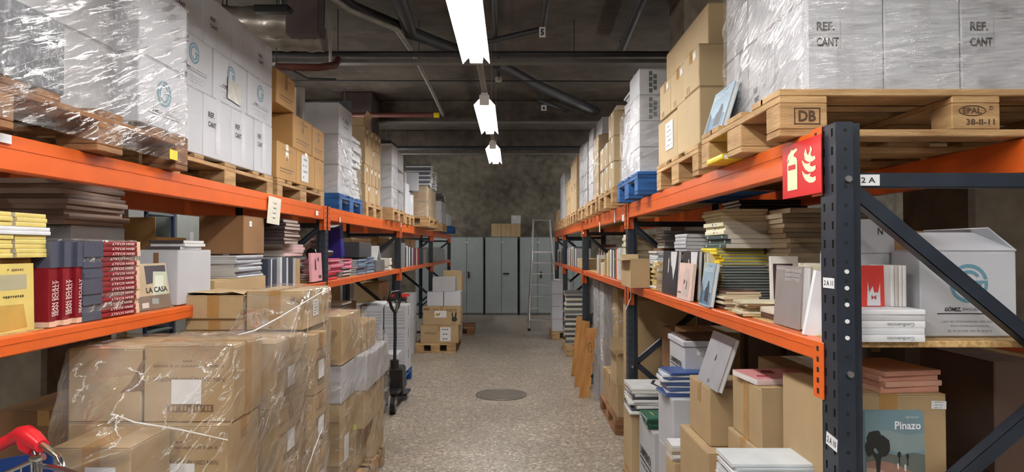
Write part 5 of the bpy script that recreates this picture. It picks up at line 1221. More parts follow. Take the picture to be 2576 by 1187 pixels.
# seventh
pallet(-2.4, -1.43, 8.75, 9.55, ZU1 + .001, 'wooden pallet under tall white boxes, seventh on the left rack')
carton(-1.8, -1.44, 8.78, 9.12, za, 2.56, whitec, 'tall white box in front on the seventh left pallet', 'white boxes on the seventh left pallet', 0, None)
carton(-1.8, -1.44, 9.14, 9.52, za, 2.46, whitec, 'tall white box with grey print on the seventh left pallet', 'white boxes on the seventh left pallet', 0, None, stk=(('+x', .5, .7, .14, .1, 3),))
carton(-1.8, -1.46, 8.80, 9.10, 2.562, 2.72, greyc, 'grey box lying on the tall white box, seventh left pallet', 'white boxes on the seventh left pallet', .1, 'y')
carton(-1.75, -1.34, 9.16, 9.5, 2.48, 2.74, whitec, 'white box tilted over the aisle on the seventh left pallet', 'white boxes on the seventh left pallet', .15, None)
# eighth: brown cartons topped by grey magazines, jutting out
pallet(-2.2, -1.24, 9.78, 10.95, ZU1 + .001, 'wooden pallet jutting into the aisle under taped brown cartons, eighth left')
for i in range(2):
    for j in range(2):
        carton(-1.62, -1.28, 9.82 + .55 * j, 10.34 + .55 * j, za + .235 * i, za + .233 + .235 * i, card, 'brown taped carton, %s %s of the jutting eighth pallet' % (('lower', 'upper')[i], ('near', 'far')[j]), 'brown cartons on the eighth left pallet', 0, 'y', .2)
stack(15, .26, .38, .0215, [cm(96, 100, 112), cm(206, 208, 212), cm(70, 74, 86)], pagesw, -1.43, 10.03, za + .47, '-y', ['slate magazine bundle', 'white magazine bundle', 'dark magazine bundle'], 'the grey pile on the eighth left pallet', 'magazine bundles on the eighth left pallet', .012, False)
stack(14, .26, .36, .020, [cm(120, 124, 136), cm(196, 198, 204)], pagesw, -1.43, 10.65, za + .47, '-y', ['grey-blue bundle', 'light bundle'], 'the farther pile on the eighth left pallet', 'light bundles on the eighth left pallet', .012, False)
film([(-1.62, -1.28, 9.82, 10.90, ZP - .02, 2.6)], 'clear stretch film around the brown cartons of the eighth left pallet', 'd', inflate=.01, disp=.014, seg=.09, seed=25)
pallet(-2.2, -1.30, 12.2, 13.0, ZU1 + .001, 'wooden pallet under mixed wrapped boxes near the far end left')
wall_of_boxes(-1, -1.32, .4, [12.22, 12.6, 12.98], [za, 2.36, 2.56], greyc, 'grey wrapped box', 'of the ninth left pallet', 'grey boxes on the ninth left pallet', 'x')
stack(4, .3, .4, .035, cm(60, 56, 54), pages, -1.5, 12.42, 2.562, '-y', 'dark folded sheet bundle', 'the pile on the ninth left pallet', 'dark sheet bundles', .03, False)
pallet(-2.2, -1.25, 13.6, 14.4, ZU1 + .001, 'blue pallet near the end wall on the left rack', woodb)
wall_of_boxes(-1, -1.34, .4, [13.65, 14.0, 14.38], [za, 2.4], whitec, 'white wrapped box', 'of the blue pallet by the end wall', 'white boxes by the end wall', 'x')

# papers on the left beams
p = onX(693, 530, -1.455); rack_label(T(-1.4635, p.y, p.z) @ FXP @ RZ(-.03) @ RX(.06), .21, .165, '', 'cream paper notice hanging from the left upper beam', cm(226, 222, 206))
for i, t_ in enumerate(('~5', '~9', '~8', '~7')):
    text(t_, .06, .010, inkg, bpy.data.objects[[o.name for o in COL.objects if o.name.startswith('rack_label')][-1]], T(0, .045 - .03 * i, .0015))
for i, (px, py, X, w_, h_) in enumerate(((797, 536, -1.4635, .06, .035), (855, 553, -1.4635, .03, .045), (1009, 566, -1.4635, .04, .06), (8, 347, -1.4635, .05, .026))):
    yy = YX(px, X); rack_label(T(X, yy, ZY(py, yy)) @ FXP, w_, h_, '', 'small white tag on the left upper beam, %s' % ('before the first upright', 'just past the first upright', 'by the second upright', 'nearest the viewpoint')[i])
# ================================================================ left rack, middle shelf
z = ZS
yl = cm(222, 202, 118); yl2 = cm(206, 182, 96)
GY = 'yellow paperbacks at the near left'
for c, (yc, nm_) in enumerate(((1.875, 'nearer'), (2.055, 'farther'))):
    L_ = .20 if c == 0 else .13
    stack(5, .17, L_, .0135, yl, pages, -1.60, yc, z + .228, '+x', 'yellow paperback', 'the lower yellow layer, %s pile' % nm_, GY, .003, False, skew=.01)
    stack(3, .17, L_, .0135, yl, pages, -1.60, yc, z + .325, '+x', 'yellow paperback', 'the upper yellow layer, %s pile' % nm_, GY, .003, False, skew=.01)
stack(2, .18, .36, .012, wht, pagesw, -1.60, 1.95, z + .299, '+x', 'white book', 'the pair between the yellow layers', 'white books between the yellow layers', .003, False, skew=.005)
carton(-1.78, -1.56, 1.76, 2.12, z, z + .227, card3, 'ochre carton hidden behind the yellow face-out book', 'cartons on the left shelf', 0, None)
book(.30, .21, .02, yl, pages, faceout(-1, -1.52, 1.78, z, .21, .02, .03), 'yellow art book with a grey band standing face out at the near left', 'display books on the left shelf', False, None,
     both(poly_art([('cover_print', cm(176, 170, 140), ((0, .62), (.9, .62), (.9, .84), (0, .84))), ('cover_print', cm(196, 160, 80), ((0, .0), (.9, .05), (.85, .4), (0, .42)))]), cover_text([('~24', .48, .52, .76, .035, cm(70, 60, 30), .02), ('~8', .75, .91, .22, .03, inkbr)])))
# two-tone red and slate books
rd = cm(128, 28, 38, .25); slt = cm(74, 78, 94, .25); crs = cm(226, 196, 170)
def twotone(o, W, L, T_):
    mk('cover_print', MB().box(-.0052, W * .99, .19 * L, .5005 * L, -.0006, T_ + .0006, slt).build(), o)
    mk('cover_print', MB().box(-.005, W * .99, -.5005 * L, -.44 * L, -.0004, T_ + .0004, crs).build(), o)
tt = both(twotone, spine_text('SEAN SCULLY', cm(226, 200, 200), .42, .33, .5, True))
for i in range(5):
    y0 = 2.12 + i * .033
    book(.22, .28, .031, rd, pagesw, T(-1.505 - .012 * (i % 2), y0, z) @ RZ(math.pi) @ RX(math.pi / 2) @ T(0, .14, 0), 'tall red and slate art book standing upright, %s from the yellow books' % ORD[i], 'upright red and slate books', False, rd, tt)
stack(15, .25, .345, .0183, rd, pagesc, -1.63, 2.455, z, '+x', 'red and slate art book', 'the film-wrapped red pile', 'red and slate books in the film-wrapped pile', .004, True, rd, tt, skew=.008)
film([(-1.75, -1.505, 2.285, 2.625, z + .03, z + .288)], 'glossy clear film around the pile of red and slate books', 'v', inflate=.003, disp=.003, seg=.05, seed=31)
# things deeper on the shelf
carton(-2.12, -1.77, 2.62, 2.98, z, 1.755, greyc, 'grey-white carton at the back behind the red pile', 'cartons on the left shelf', 0, None)
stack(9, .34, .40, .02, [cm(150, 126, 112), cm(132, 108, 96)], cm(140, 116, 100), -1.95, 2.80, 1.758, '+x', 'large brown sheet bundle', 'the brown pile at the back near left', 'brown sheet bundles', .02, False)
stack(4, .30, .36, .04, [cm(120, 100, 90)], cm(130, 108, 94), -1.98, 2.35, z, '+x', 'thick brown folder', 'the folders behind the red pile', 'thick brown folders', .01, False)
lc = [('cover_print', cm(120, 104, 90), ((0, 0), (1, 0), (1, .3), (0, .3))), ('cover_print', cm(190, 170, 140), ((.0, .3), (.4, .3), (.3, .95), (0, .95))), ('cover_print', cm(70, 66, 76), ((.3, .55), (.95, .6), (.95, .95), (.3, .95))), ('cover_print', cm(196, 206, 182), ((.45, .3), (.9, .3), (.98, .8), (.55, .82))), ('cover_print', cm(226, 230, 214), ((.55, .4), (.8, .38), (.86, .72), (.6, .74))), ('cover_print', cm(214, 206, 200), ((.1, .05), (.3, .05), (.3, .16), (.1, .16))), ('cover_print', cm(150, 160, 160), ((.4, .12), (.6, .1), (.62, .22), (.42, .24)))]
book(.25, .195, .016, cm(196, 178, 150), pagesw, faceout(-1, -1.515, 2.655, z, .195, .016, .14), 'art book with a collage cover and bold title LA CASA standing face out', 'display books on the left shelf', False, None, both(poly_art(lc), cover_text([('LA CASA', .6, .42, .66, .12, ink, .03)])))
carton(-1.72, -1.50, 2.93, 3.25, z, 1.655, whitec, 'white box with a small brown square, behind the collage book', 'white boxes on the left shelf', 0, None, extra=lambda o, w_, d, h: mk('cut_out', MB().box(-.012, .012, -.03, .03, -.0003, .0003, cardd).build(), o, face(w_, d, h, '-y', .55, .83)), j=0)
stack(3, .2, .16, .014, [cm(70, 60, 64), cm(206, 206, 206), cm(60, 52, 56)], pagesw, -1.61, 3.13, 1.657, '-y', ['dark magazine', 'white magazine', 'dim magazine'], 'the few on the white box', 'magazines on the white box', .014, False)
open_carton(-2.05, -1.80, 3.3, 3.6, z + .15, 1.72, card3, 'open brown carton standing behind the white boxes', None, flaps=(('-y', .1, 2),))
carton(-2.05, -1.80, 3.3, 3.6, z, z + .149, cardd, 'low brown carton under the open one', 'cartons on the left shelf', 0, None)
carton(-1.75, -1.49, 3.27, 3.95, z, 1.50, card, 'tan carton under the silver magazines', 'cartons on the left shelf', 0, 'y')
sv = [cm(206, 208, 214), cm(110, 114, 124), cm(196, 198, 206), cm(150, 154, 164)]
stack(11, .20, .36, .0105, sv, pagesw, -1.60, 3.72, 1.502, '+x', ['silver magazine', 'slate magazine', 'light magazine', 'steel magazine'], 'the silver pile beside the white box', 'silver magazines', .014, False, skew=.05)
carton(-1.74, -1.49, 3.62, 3.92, 1.63, 1.845, cardd, 'dark brown carton on top of the silver magazines', 'cartons on the left shelf', 0, None, stk=(('+x', .3, .8, .035, .03, 1),), j=0)
carton(-1.98, -1.77, 3.62, 4.0, z, 1.629, cardd, 'brown carton propping the dark brown one', 'cartons on the left shelf', 0, None)
bw = [(.05, .24, .2, cm(60, 66, 84), 'navy book', None), (.02, .235, .2, cm(206, 208, 214), 'white book', None), (.07, .235, .2, cm(56, 60, 74), 'dark slate book', None), (.05, .25, .2, cm(150, 154, 160), 'grey book', None), (.04, .25, .2, cm(206, 210, 216), 'white book', None), (.07, .25, .2, cm(70, 78, 96), 'steel blue book', None), (.03, .245, .2, cm(196, 200, 206), 'pale book', None), (.09, .25, .2, cm(50, 54, 66), 'black-blue book', None), (.05, .24, .2, cm(176, 176, 176), 'grey book', None), (.09, .23, .2, cm(176, 150, 112), 'tan book', None)]
bw = [b_[:5] for b_ in bw]
bw = [(a, b_ * .80, c, d, e_) for a, b_, c, d, e_ in bw]
y = row(bw, -1.505, 4.03, z, -1, 'the row behind the brown load', 'upright books before the first upright', gap=.006)
pkc = cm(226, 164, 176)
book(.26, .215, .02, pkc, pagesw, faceout(-1, -1.475, 4.82, z, .235, .02, .05), 'pink book with black figures standing face out by the first upright', 'display books on the left shelf', False, None, poly_art([('cover_print', cm(70, 50, 56), ((.3, .4), (.45, .4), (.42, .8), (.33, .78))), ('cover_print', cm(70, 50, 56), ((.6, .7), (.72, .7), (.7, .85), (.6, .82))), ('cover_print', cm(70, 50, 56), ((.65, .1), (.9, .1), (.9, .2), (.65, .2)))]))
dkc = [cm(60, 50, 50), cm(196, 184, 172)]
carton(-2.05, -1.72, 4.15, 4.95, z, z + .15, cardd, 'brown carton under the dark and pink piles', 'cartons on the left shelf', 0, None)
zt = stack(4, .3, .42, .02, [cm(214, 176, 178), cm(196, 170, 170)], pages, -1.68, 4.60, z + .205, '+x', 'pale pink catalogue', 'the pink pile before the first upright', 'pale pink catalogues', .02, False)
carton(-2.05, -1.72, 4.2, 4.95, z + .151, z + .199, cardd, 'flat brown box under the pale pink catalogues', 'cartons on the left shelf', 0, None)
stack(7, .30, .44, .023, cm(60, 48, 50), mat('page_block_dusty', rgb(176, 158, 148), .8, var=.1, scale=5, stretch=(1, 1, 60)), -1.70, 4.38, zt, '-y', 'thick dark-covered book', 'the dark pile under the upper beam', 'thick dark-covered books', .012, True)
# second left bay
y = 5.22
mg = [cm(206, 84, 120), cm(216, 150, 170), cm(190, 60, 96)]
zr = stack(3, .22, .30, .018, [cm(190, 34, 44), cm(70, 36, 42), cm(206, 40, 50)], pagesw, -1.62, 5.46, z, '+x', ['red book', 'dark red book', 'bright red book'], 'the red pile past the first upright', 'red books past the first upright', .01, True)
zk = stack(9, .22, .36, .0125, mg, mat('page_block_rose', rgb(206, 170, 180), .8, var=.1, scale=5, stretch=(1, 1, 60)), -1.62, 5.58, zr, '+x', ['magenta magazine', 'rose magazine', 'crimson magazine'], 'the magenta pile past the first upright', 'magenta magazines', .02, False)
stack(5, .2, .3, .0135, [cm(60, 50, 56), cm(206, 200, 200)], pagesw, -1.62, 5.98, z, '+x', ['plum book', 'white book'], 'the low plum pile', 'plum and white books', .01, True)
stack(7, .2, .26, .012, mg, pagesw, -1.62, 6.05, z + .075, '+x', ['magenta booklet', 'rose booklet', 'crimson booklet'], 'the low magenta pile', 'magenta booklets', .02, False)
def blob(name, m, pts, lab, cat):
    b = MB()
    for a, c, r_ in pts: b.tube([a, c], r_, m, 8)
    return tag(mk(name, b.build()), lab, cat)
blob('black_bag', black, [((-1.65, 5.35, zk + .045), (-1.6, 5.75, zk + .045), [.045, .03])], 'black crumpled bag lying on the magenta pile', 'bag')
stp = mat('page_block_striped', rgb(206, 206, 208), .8, scale=5, stretch=(1, 1, 90), col2=rgb(60, 70, 90), lo=.45, hi=.55)
zq = stack(7, .26, .34, .021, [cm(110, 132, 156), cm(80, 96, 120)], pagesw, -1.64, 6.55, z, '+x', ['steel blue book', 'slate blue book'], 'the nearer blue pile in the second left bay', 'steel blue books', .012, True)
stack(8, .26, .34, .0205, [cm(120, 144, 170), cm(90, 106, 132)], pagesw, -1.64, 6.95, z, '+x', ['pale blue book', 'blue-grey book'], 'the farther blue pile in the second left bay', 'pale blue books', .012, True)
carton(-1.78, -1.5, 6.42, 6.95, zq + .02, zq + .17, cm(58, 60, 64), 'black archive box lying on the blue piles', 'archive boxes on the left shelf', 0, None)
book(.2, .30, .12, cm(28, 36, 120), pagesw, T(-1.62, 6.2, z + .165) @ RZ(math.pi) @ RX(math.pi / 2 - .25) @ T(0, .15, 0), 'deep blue box file leaning back behind the magenta booklets', None, False)
carton(-2.05, -1.76, 5.9, 6.4, z, z + .149, cardd, 'brown carton behind the plum pile', 'cartons on the left shelf', 0, None)
stack(16, .26, .32, .0195, [cm(150, 154, 150), cm(130, 134, 132)], pages, -1.95, 5.55, z, '+x', 'grey-green catalogue', 'the tall grey pile inside the second left bay', 'grey-green catalogues', .015, False)
stack(9, .3, .36, .022, [cm(150, 130, 124), cm(126, 106, 100)], pages, -1.98, 6.15, z + .15, '+x', 'taupe large book', 'the taupe pile inside the second left bay', 'taupe large books', .02, False)
tag(mk('tent_card', MB().prism([(-.12, 0), (0, .16), (.12, 0), (.10, 0), (0, .135), (-.10, 0)], -.1, .1, cm(206, 206, 206), Matrix(((0, 0, 1, 0), (1, 0, 0, 0), (0, 1, 0, 0), (0, 0, 0, 1)))).build(), None, T(-1.62, 7.45, z + .13)), 'open grey book standing like a tent by the second upright', 'book')
carton(-1.75, -1.5, 7.2, 7.68, z, z + .129, cm(96, 98, 102), 'grey archive box under the tent-shaped book', 'archive boxes on the left shelf', 0, None)
stack(7, .16, .24, .02, cm(226, 224, 214), pagesw, -1.6, 7.95, z, '-y', 'white paperback', 'the white pile by the second upright', 'white paperbacks by the second upright', .01, False)
carton(-2.15, -1.80, 7.3, 8.3, z, z + .38, card, 'wide brown carton at the back of the second left bay', 'cartons on the left shelf', 0, 'y')
# third and fourth left bays
its = [(.5, .34, .3, cm(120, 122, 124), 'wide grey box file'), (.06, .28, .2, cm(50, 50, 54), 'black book'), (.1, .30, .2, cm(216, 216, 218), 'white folder'), (.07, .29, .2, cm(56, 60, 70), 'black-blue book'), (.1, .28, .2, cm(206, 210, 214), 'white binder'), (.12, .27, .2, cm(60, 66, 80), 'navy binder'), (.1, .27, .2, cm(196, 200, 206), 'grey-white binder'), (.1, .27, .2, cm(70, 76, 90), 'slate binder'),
       (.16, .26, .2, cm(130, 34, 54), 'crimson binder'), (.1, .26, .2, cm(206, 196, 190), 'cream binder'), (.18, .26, .2, cm(140, 30, 50), 'dark crimson binder'), (.3, .25, .2, cm(40, 42, 48), 'wide black box file'), (.14, .27, .2, cm(60, 62, 70), 'charcoal binder')]
row(its, -1.51, 8.75, z, -1, 'the third left bay row', 'upright files of the third left bay', gap=.03)
for i in range(4):
    carton(-2.1, -1.75, 9.3 + .65 * i, 9.85 + .65 * i, z, z + .42, (card2, cardd, card, card2)[i], 'brown carton at the back of the third left bay, %s from the near end' % ORD[i], 'cartons at the back of the third left bay', 0, 'y')
rnd_row(14, 12.25, -1.51, -1, 'the fourth left bay row', 'upright files of the fourth left bay', h=(.2, .3), t=(.14, .2), pal=[(cm(170, 150, 120), 'tan'), (cm(150, 150, 150), 'grey'), (cm(196, 196, 190), 'pale'), (cm(90, 88, 92), 'charcoal'), (cm(206, 200, 190), 'ivory')], names='file')

# ================================================================ left, floor level
GC = 'brown cartons of the film-wrapped foreground load'
ivam = lambda fc, u=.5, full=True: (lambda o, w_, d, h: (
    text('IVAM CENTRE JULIO GONZÁLEZ', (w_ if fc == '-y' else d) * .80, h * .085, inkbr, o, face(w_, d, h, fc, u, .56), bold=.03, rot=math.pi),
    text('~44', (w_ if fc == '-y' else d) * .78, h * .035, inkbr, o, face(w_, d, h, fc, u, .735), bold=.01, rot=math.pi),
    text('~9', (w_ if fc == '-y' else d) * .14, h * .028, inkbr, o, face(w_, d, h, fc, u, .80), bold=.01, rot=math.pi),
    mk('printed_block', MB().box(-.5, .5, -.5, .5, -.0002, 0, inkbr).build(), o, face(w_, d, h, fc, u + .02, .18, .0008) @ S((w_ if fc == '-y' else d) * .52, h * .10, 1)),
    text('~12', (w_ if fc == '-y' else d) * .46, h * .065, card, o, face(w_, d, h, fc, u + .02, .18, .0018), bold=.03, rot=math.pi),
    sticker(o, face(w_, d, h, fc, u - .02, .40, .003), .105 if fc == '-y' else .09, .085, 0)))
pallet(-1.62, -.89, 2.0, 3.48, 0, 'wooden pallet under the foreground load of brown cartons', wood, deck='y')
for i, (xa, xb, ya, yb) in enumerate(((-1.42, -1.19, 2.02, 2.25), (-1.58, -1.19, 2.27, 2.6), (-1.17, -.93, 2.27, 2.6), (-1.58, -1.27, 2.62, 2.98), (-1.25, -.90, 2.62, 3.16), (-1.3, -.95, 3.18, 3.46))):
    carton(xa, xb, ya, yb, .146, .468, card, 'brown carton in the hidden lowest layer of the foreground load, %s' % ('forward one', 'front inner one', 'front aisle one', 'middle inner one', 'middle aisle one', 'rear one')[i], 'brown cartons of the film-wrapped foreground load', 0, 'y', j=0)
FS_ = .784
def sz(z_): return EYE + (z_ - EYE) * FS_
def fbox(b_): return (b_[0] * FS_, b_[1] * FS_, b_[2] * FS_, b_[3] * FS_, sz(b_[4]), sz(b_[5]))
def fc_(x0, x1, y0, y1, z0, z1, lab, m=card, tp='y', drop=.1, ex=None, **k):
    if 'stk' in k: k['stk'] = tuple((a, u, v, w_ * FS_, h_ * FS_, n_) for a, u, v, w_, h_, n_ in k['stk'])
    q = fbox((x0, x1, y0, y1, z0, z1))
    return carton(*q, m, lab, GC, 0, tp, drop * FS_, extra=ex, j=k.pop('j', .004), **k)
A = .146
fc_(-1.66, -1.26, 2.90, 3.26, A, .51, 'brown carton, front bottom of the foreground load', ex=ivam('-y'))
fc_(-1.66, -1.26, 2.90, 3.26, .512, .878, 'brown carton with upside-down print, front middle of the foreground load', tp='x', ex=ivam('-y'))
fc_(-1.66, -1.255, 2.95, 3.29, .88, 1.222, 'brown carton with upside-down print, front top of the foreground load', tp='x', drop=.34, ex=ivam('-y'))
fc_(-2.0, -1.67, 2.95, 3.35, .88, 1.21, 'brown carton with dark figure print, left beside the front top one', m=card, tp=None, ex=lambda o, w_, d, h: mk('printed_figure', MB().add([(-.04, -.04, 0), (.05, -.03, 0), (.03, .02, 0), (.055, .09, 0), (.03, .06, 0), (-.0, .0, 0)], [(0, 1, 2, 3, 4, 5)], inkbr).build(), o, face(w_, d, h, '-y', .86, .55)))
fc_(-2.0, -1.67, 2.95, 3.35, .512, .878, 'brown carton, left middle of the foreground load')
fc_(-2.0, -1.67, 2.95, 3.35, A, .51, 'brown carton, left bottom of the foreground load')
f2 = fc_(-1.81, -1.50, 2.58, 2.88, .512, .879, 'brown carton standing forward with tape, nearest of the foreground load', drop=.3, stk=(('-y', .62, .72, .12, .05, 0),))
fc_(-1.81, -1.50, 2.58, 2.88, .146, .51, 'brown carton under the forward one', j=0)
fc_(-1.62, -1.205, 3.34, 3.80, A, .49, 'brown carton, aisle side bottom, nearer of the foreground load', tp='x', ex=ivam('+x'))
fc_(-1.62, -1.205, 3.34, 3.80, .492, .835, 'brown carton, aisle side middle, nearer of the foreground load', tp='x', ex=ivam('+x'))
fc_(-1.62, -1.205, 3.34, 3.80, .837, 1.175, 'brown carton, aisle side top, nearer of the foreground load', tp='x', ex=ivam('+x'))
fc_(-1.58, -1.15, 3.815, 4.06, A, .47, 'brown carton, aisle side bottom, farther of the foreground load', tp='x', ex=ivam('+x'))
fc_(-1.58, -1.15, 3.815, 4.06, .472, .80, 'brown carton, aisle side middle, farther of the foreground load', tp='x', ex=ivam('+x'))
fc_(-1.58, -1.15, 3.815, 4.06, .802, 1.155, 'brown carton, aisle side top, farther of the foreground load', tp='x', ex=ivam('+x'))
fc_(-2.0, -1.63, 3.38, 3.80, A, .49, 'brown carton, inner bottom of the foreground load'); fc_(-2.0, -1.63, 3.38, 3.80, .492, .83, 'brown carton, inner middle of the foreground load'); fc_(-2.0, -1.63, 3.38, 3.80, .832, 1.165, 'brown carton, inner top of the foreground load')
fc_(-1.57, -1.235, 3.86, 4.40, 1.178, 1.41, 'tall tan carton highest on the foreground load', m=card2, drop=.22, stk=(('+x', .45, .5, .12, .10, 5),), txt=(('-y', .82, .75, '39', .02, .02, inkbr),), j=0)
fc_(-1.60, -1.25, 4.09, 4.42, .80, 1.176, 'brown carton at the rear under the tall tan one', j=0)
fc_(-1.60, -1.25, 4.09, 4.42, .45, .799, 'brown carton at the rear, second from the floor', j=0)
fc_(-1.60, -1.25, 4.09, 4.42, .146, .449, 'brown carton at the rear, lowest but one', j=0)
fc_(-1.93, -1.585, 3.86, 4.2, 1.178, 1.245, 'flat tan carton under the crumpled one on the foreground load', m=card2, drop=.06, j=0)
fc_(-1.93, -1.585, 3.84, 4.2, 1.247, 1.385, 'tan carton with crumpled lid beside the tall tan one', m=card2, drop=.13, j=.02)
fc_(-1.95, -1.62, 3.84, 4.2, .80, 1.176, 'brown carton at the inner rear of the foreground load', j=0)
tag(mk('crumpled_lid', (lambda b: (b.add([(x * .07 - .17, y * .06 - .15, .012 + .02 * noise.noise(Vector((x * .9, y * .9, 3)))) for y in range(6) for x in range(6)], [(y * 6 + x, y * 6 + x + 1, y * 6 + x + 7, y * 6 + x + 6) for y in range(5) for x in range(5)], card2), b)[1])(MB()).build(), None, T(-1.76 * .784, 4.0 * .784, sz(1.389)) @ S(.784, .784, .784)), 'crumpled cardboard lid on the tan carton', 'lid')
film([fbox(b_) for b_ in [(-1.66, -1.255, 2.90, 3.29, A, 1.222), (-1.81, -1.50, 2.58, 2.88, .12, .879), (-2.0, -1.67, 2.95, 3.35, .512, 1.21), (-1.62, -1.205, 3.34, 3.80, A, 1.175)]],
     'clear stretch film draped over the foreground load of brown cartons, nearer half', 'v', inflate=.008, disp=.011, seg=.045, seed=41)
film([fbox(b_) for b_ in [(-1.57, -1.235, 3.96, 4.40, .9, 1.41), (-1.58, -1.15, 3.815, 4.06, A, 1.155), (-1.45, -1.205, 3.31, 3.80, A, 1.178)]],
     'clear stretch film draped over the foreground load of brown cartons, farther half', 'v', inflate=.009, disp=.011, seg=.045, seed=43)
fo_ = [o for o in COL.objects if o.get('label', '').endswith('cartons, nearer half')][0]
for pts_ in (((284, 1041, 2.18), (339, 1062, 2.16), (450, 1080, 2.2), (574, 1107, 2.24)), ((770, 1187, 2.9), (800, 1105, 2.98), (812, 1075, 3.0)), ((600, 842, 2.4), (640, 832, 2.5), (700, 800, 2.62), (830, 722, 2.98))):
    mk('twisted_fold', MB().tube([tuple(onY(*q)) for q in pts_], [.002] + [.0032] * (len(pts_) - 2) + [.0015], mat('bunched_film', rgb(226, 226, 228), .2, var=.02), 6).build(), fo_)
o_ = tag(mk('shipping_label', MB().box(-.04, .04, -.026, .026, 0, .0008, paper).build(), None, T(-1.60 * .784, 2.885 * .784 - .012, sz(.845)) @ FY @ RZ(-.12) @ S(.8, .8, 1)), 'loose white label stuck on the film near the forward carton', 'label')
# second load
pallet(-1.455, -.99, 4.45, 5.11, 0, 'wooden pallet under the second film-wrapped load on the left', wood)
G2 = 'cartons of the second film-wrapped load'
def g2_(x0, x1, y0, y1, z0, z1, lab, m=card, tp='x', **k): return carton(x0, x1, y0, y1, z0, z1, m, lab, G2, 0, tp, .08, j=.003, **k)
g2_(-1.24, -1.07, 4.08, 4.42, .0, .30, 'narrow brown carton on the floor in front of the second load')
g2_(-1.24, -1.07, 4.08, 4.42, .302, .575, 'narrow brown carton, middle one in front of the second load', stk=(('+x', .45, .3, .12, .16, 0),))
g2_(-1.24, -1.07, 4.08, 4.42, .577, .69, 'flat brown carton in front of the second load')
g2_(-1.24, -1.065, 4.08, 4.42, .692, .925, 'white carton standing in front of the second load', whitec)
g2_(-1.46, -1.06, 4.44, 4.74, .146, .437, 'brown carton with two lime sticky notes, bottom of the second load')
g2_(-1.46, -1.0, 4.76, 5.11, .146, .437, 'brown carton, far bottom of the second load')
g2_(-1.46, -1.0, 4.44, 4.80, .439, .695, 'brown carton, near middle of the second load')
g2_(-1.46, -1.0, 4.82, 5.11, .439, .695, 'brown carton, far middle of the second load')
for i in range(3):
    g2_(-1.33, -.985, 4.44 + .26 * i, 4.695 + .26 * i, .697, .93, 'white carton of the second load, %s of three along the aisle' % ('nearest', 'middle', 'farthest')[i], whitec)
g2_(-1.46, -1.06, 4.08, 4.58, .932, 1.235, 'brown carton topmost of the second load', tp='y')
g2_(-1.46, -1.05, 4.60, 5.05, .932, 1.13, 'low brown carton behind the topmost one of the second load', tp='y')
lime = cm(206, 222, 60)
tag(mk('sticky_note', MB().box(-.03, .03, -.018, .018, 0, .001, lime).build(), None, T(-1.08, 4.4345, .455) @ FY), 'lime sticky note, upper of two on the second load', 'note', 'lime sticky notes')
tag(mk('sticky_note', MB().box(-.025, .025, -.05, .05, 0, .001, lime).build(), None, T(-1.12, 4.4345, .32) @ FY @ RZ(-.12)), 'lime sticky note, lower larger of two on the second load', 'note', 'lime sticky notes')
film([(-1.46, -.985, 4.44, 5.22, .06, .93), (-1.46, -1.06, 4.10, 4.58, .95, 1.235), (-1.20, -1.065, 4.08, 4.42, .03, .925)],
     'clear stretch film draped over the second load of brown and white cartons', 'v', inflate=.012, disp=.018, seg=.05, seed=45)
# third: white ream boxes on blue pallet
pallet(-2.1, -1.29, 7.44, 8.45, 0, 'blue pallet under white ream boxes at the end of the pallet truck', woodb)
ream = lambda o, w_, d, h: ([mk('printed_line', RL, o, face(w_, d, h, '-y', .5, .2 + .13 * k) @ S(w_ * .86, .004, 1)) for k in range(5)], mk('printed_bar', RL, o, face(w_, d, h, '+x', .55, .72) @ S(d * .10, h * .45, 1)))
RL = MB().box(-.5, .5, -.5, .5, -.0001, .0001, inkg).build()
GR = 'white ream boxes on the blue floor pallet'
zz = [A, .418, .69, .962]
for i in range(3):
    nm_ = ordn(2 - i, 3)
    carton(-1.57, -1.305, 8.02, 8.42, zz[i], zz[i + 1] - .002, whitec, 'white ream box at the aisle corner of the blue floor pallet, %s' % nm_, GR, 0, None, extra=ream, j=.01)
    carton(-1.85, -1.585, 8.02, 8.42, zz[i], zz[i + 1] - .002, whitec, 'white ream box second from the aisle on the blue floor pallet, %s' % nm_, GR, 0, None, extra=ream, j=.01)
    carton(-2.1, -1.86, 8.0, 8.42, zz[i], zz[i + 1] - .002, whitec, 'white ream box third from the aisle on the blue floor pallet, %s' % nm_, GR, 0, None, extra=ream, j=.01)
carton(-1.66, -1.34, 7.62, 7.98, A, .43, whitec, 'white ream box in front at the aisle side of the blue floor pallet', GR, 0, None, extra=ream, j=.03)
for i in range(2): carton(-2.05, -1.70, 7.58, 7.96, zz[i], zz[i + 1] - .002, whitec, '%s white ream box in front at the inner side of the blue floor pallet' % ('lower', 'upper')[i], GR, 0, None, extra=ream)
stack(3, .22, .3, .012, wht, pagesw, -1.72, 8.2, .963, '+x', 'loose white brochure', 'the few on the ream boxes', 'brochures on the ream boxes', .03, False, skew=.2)
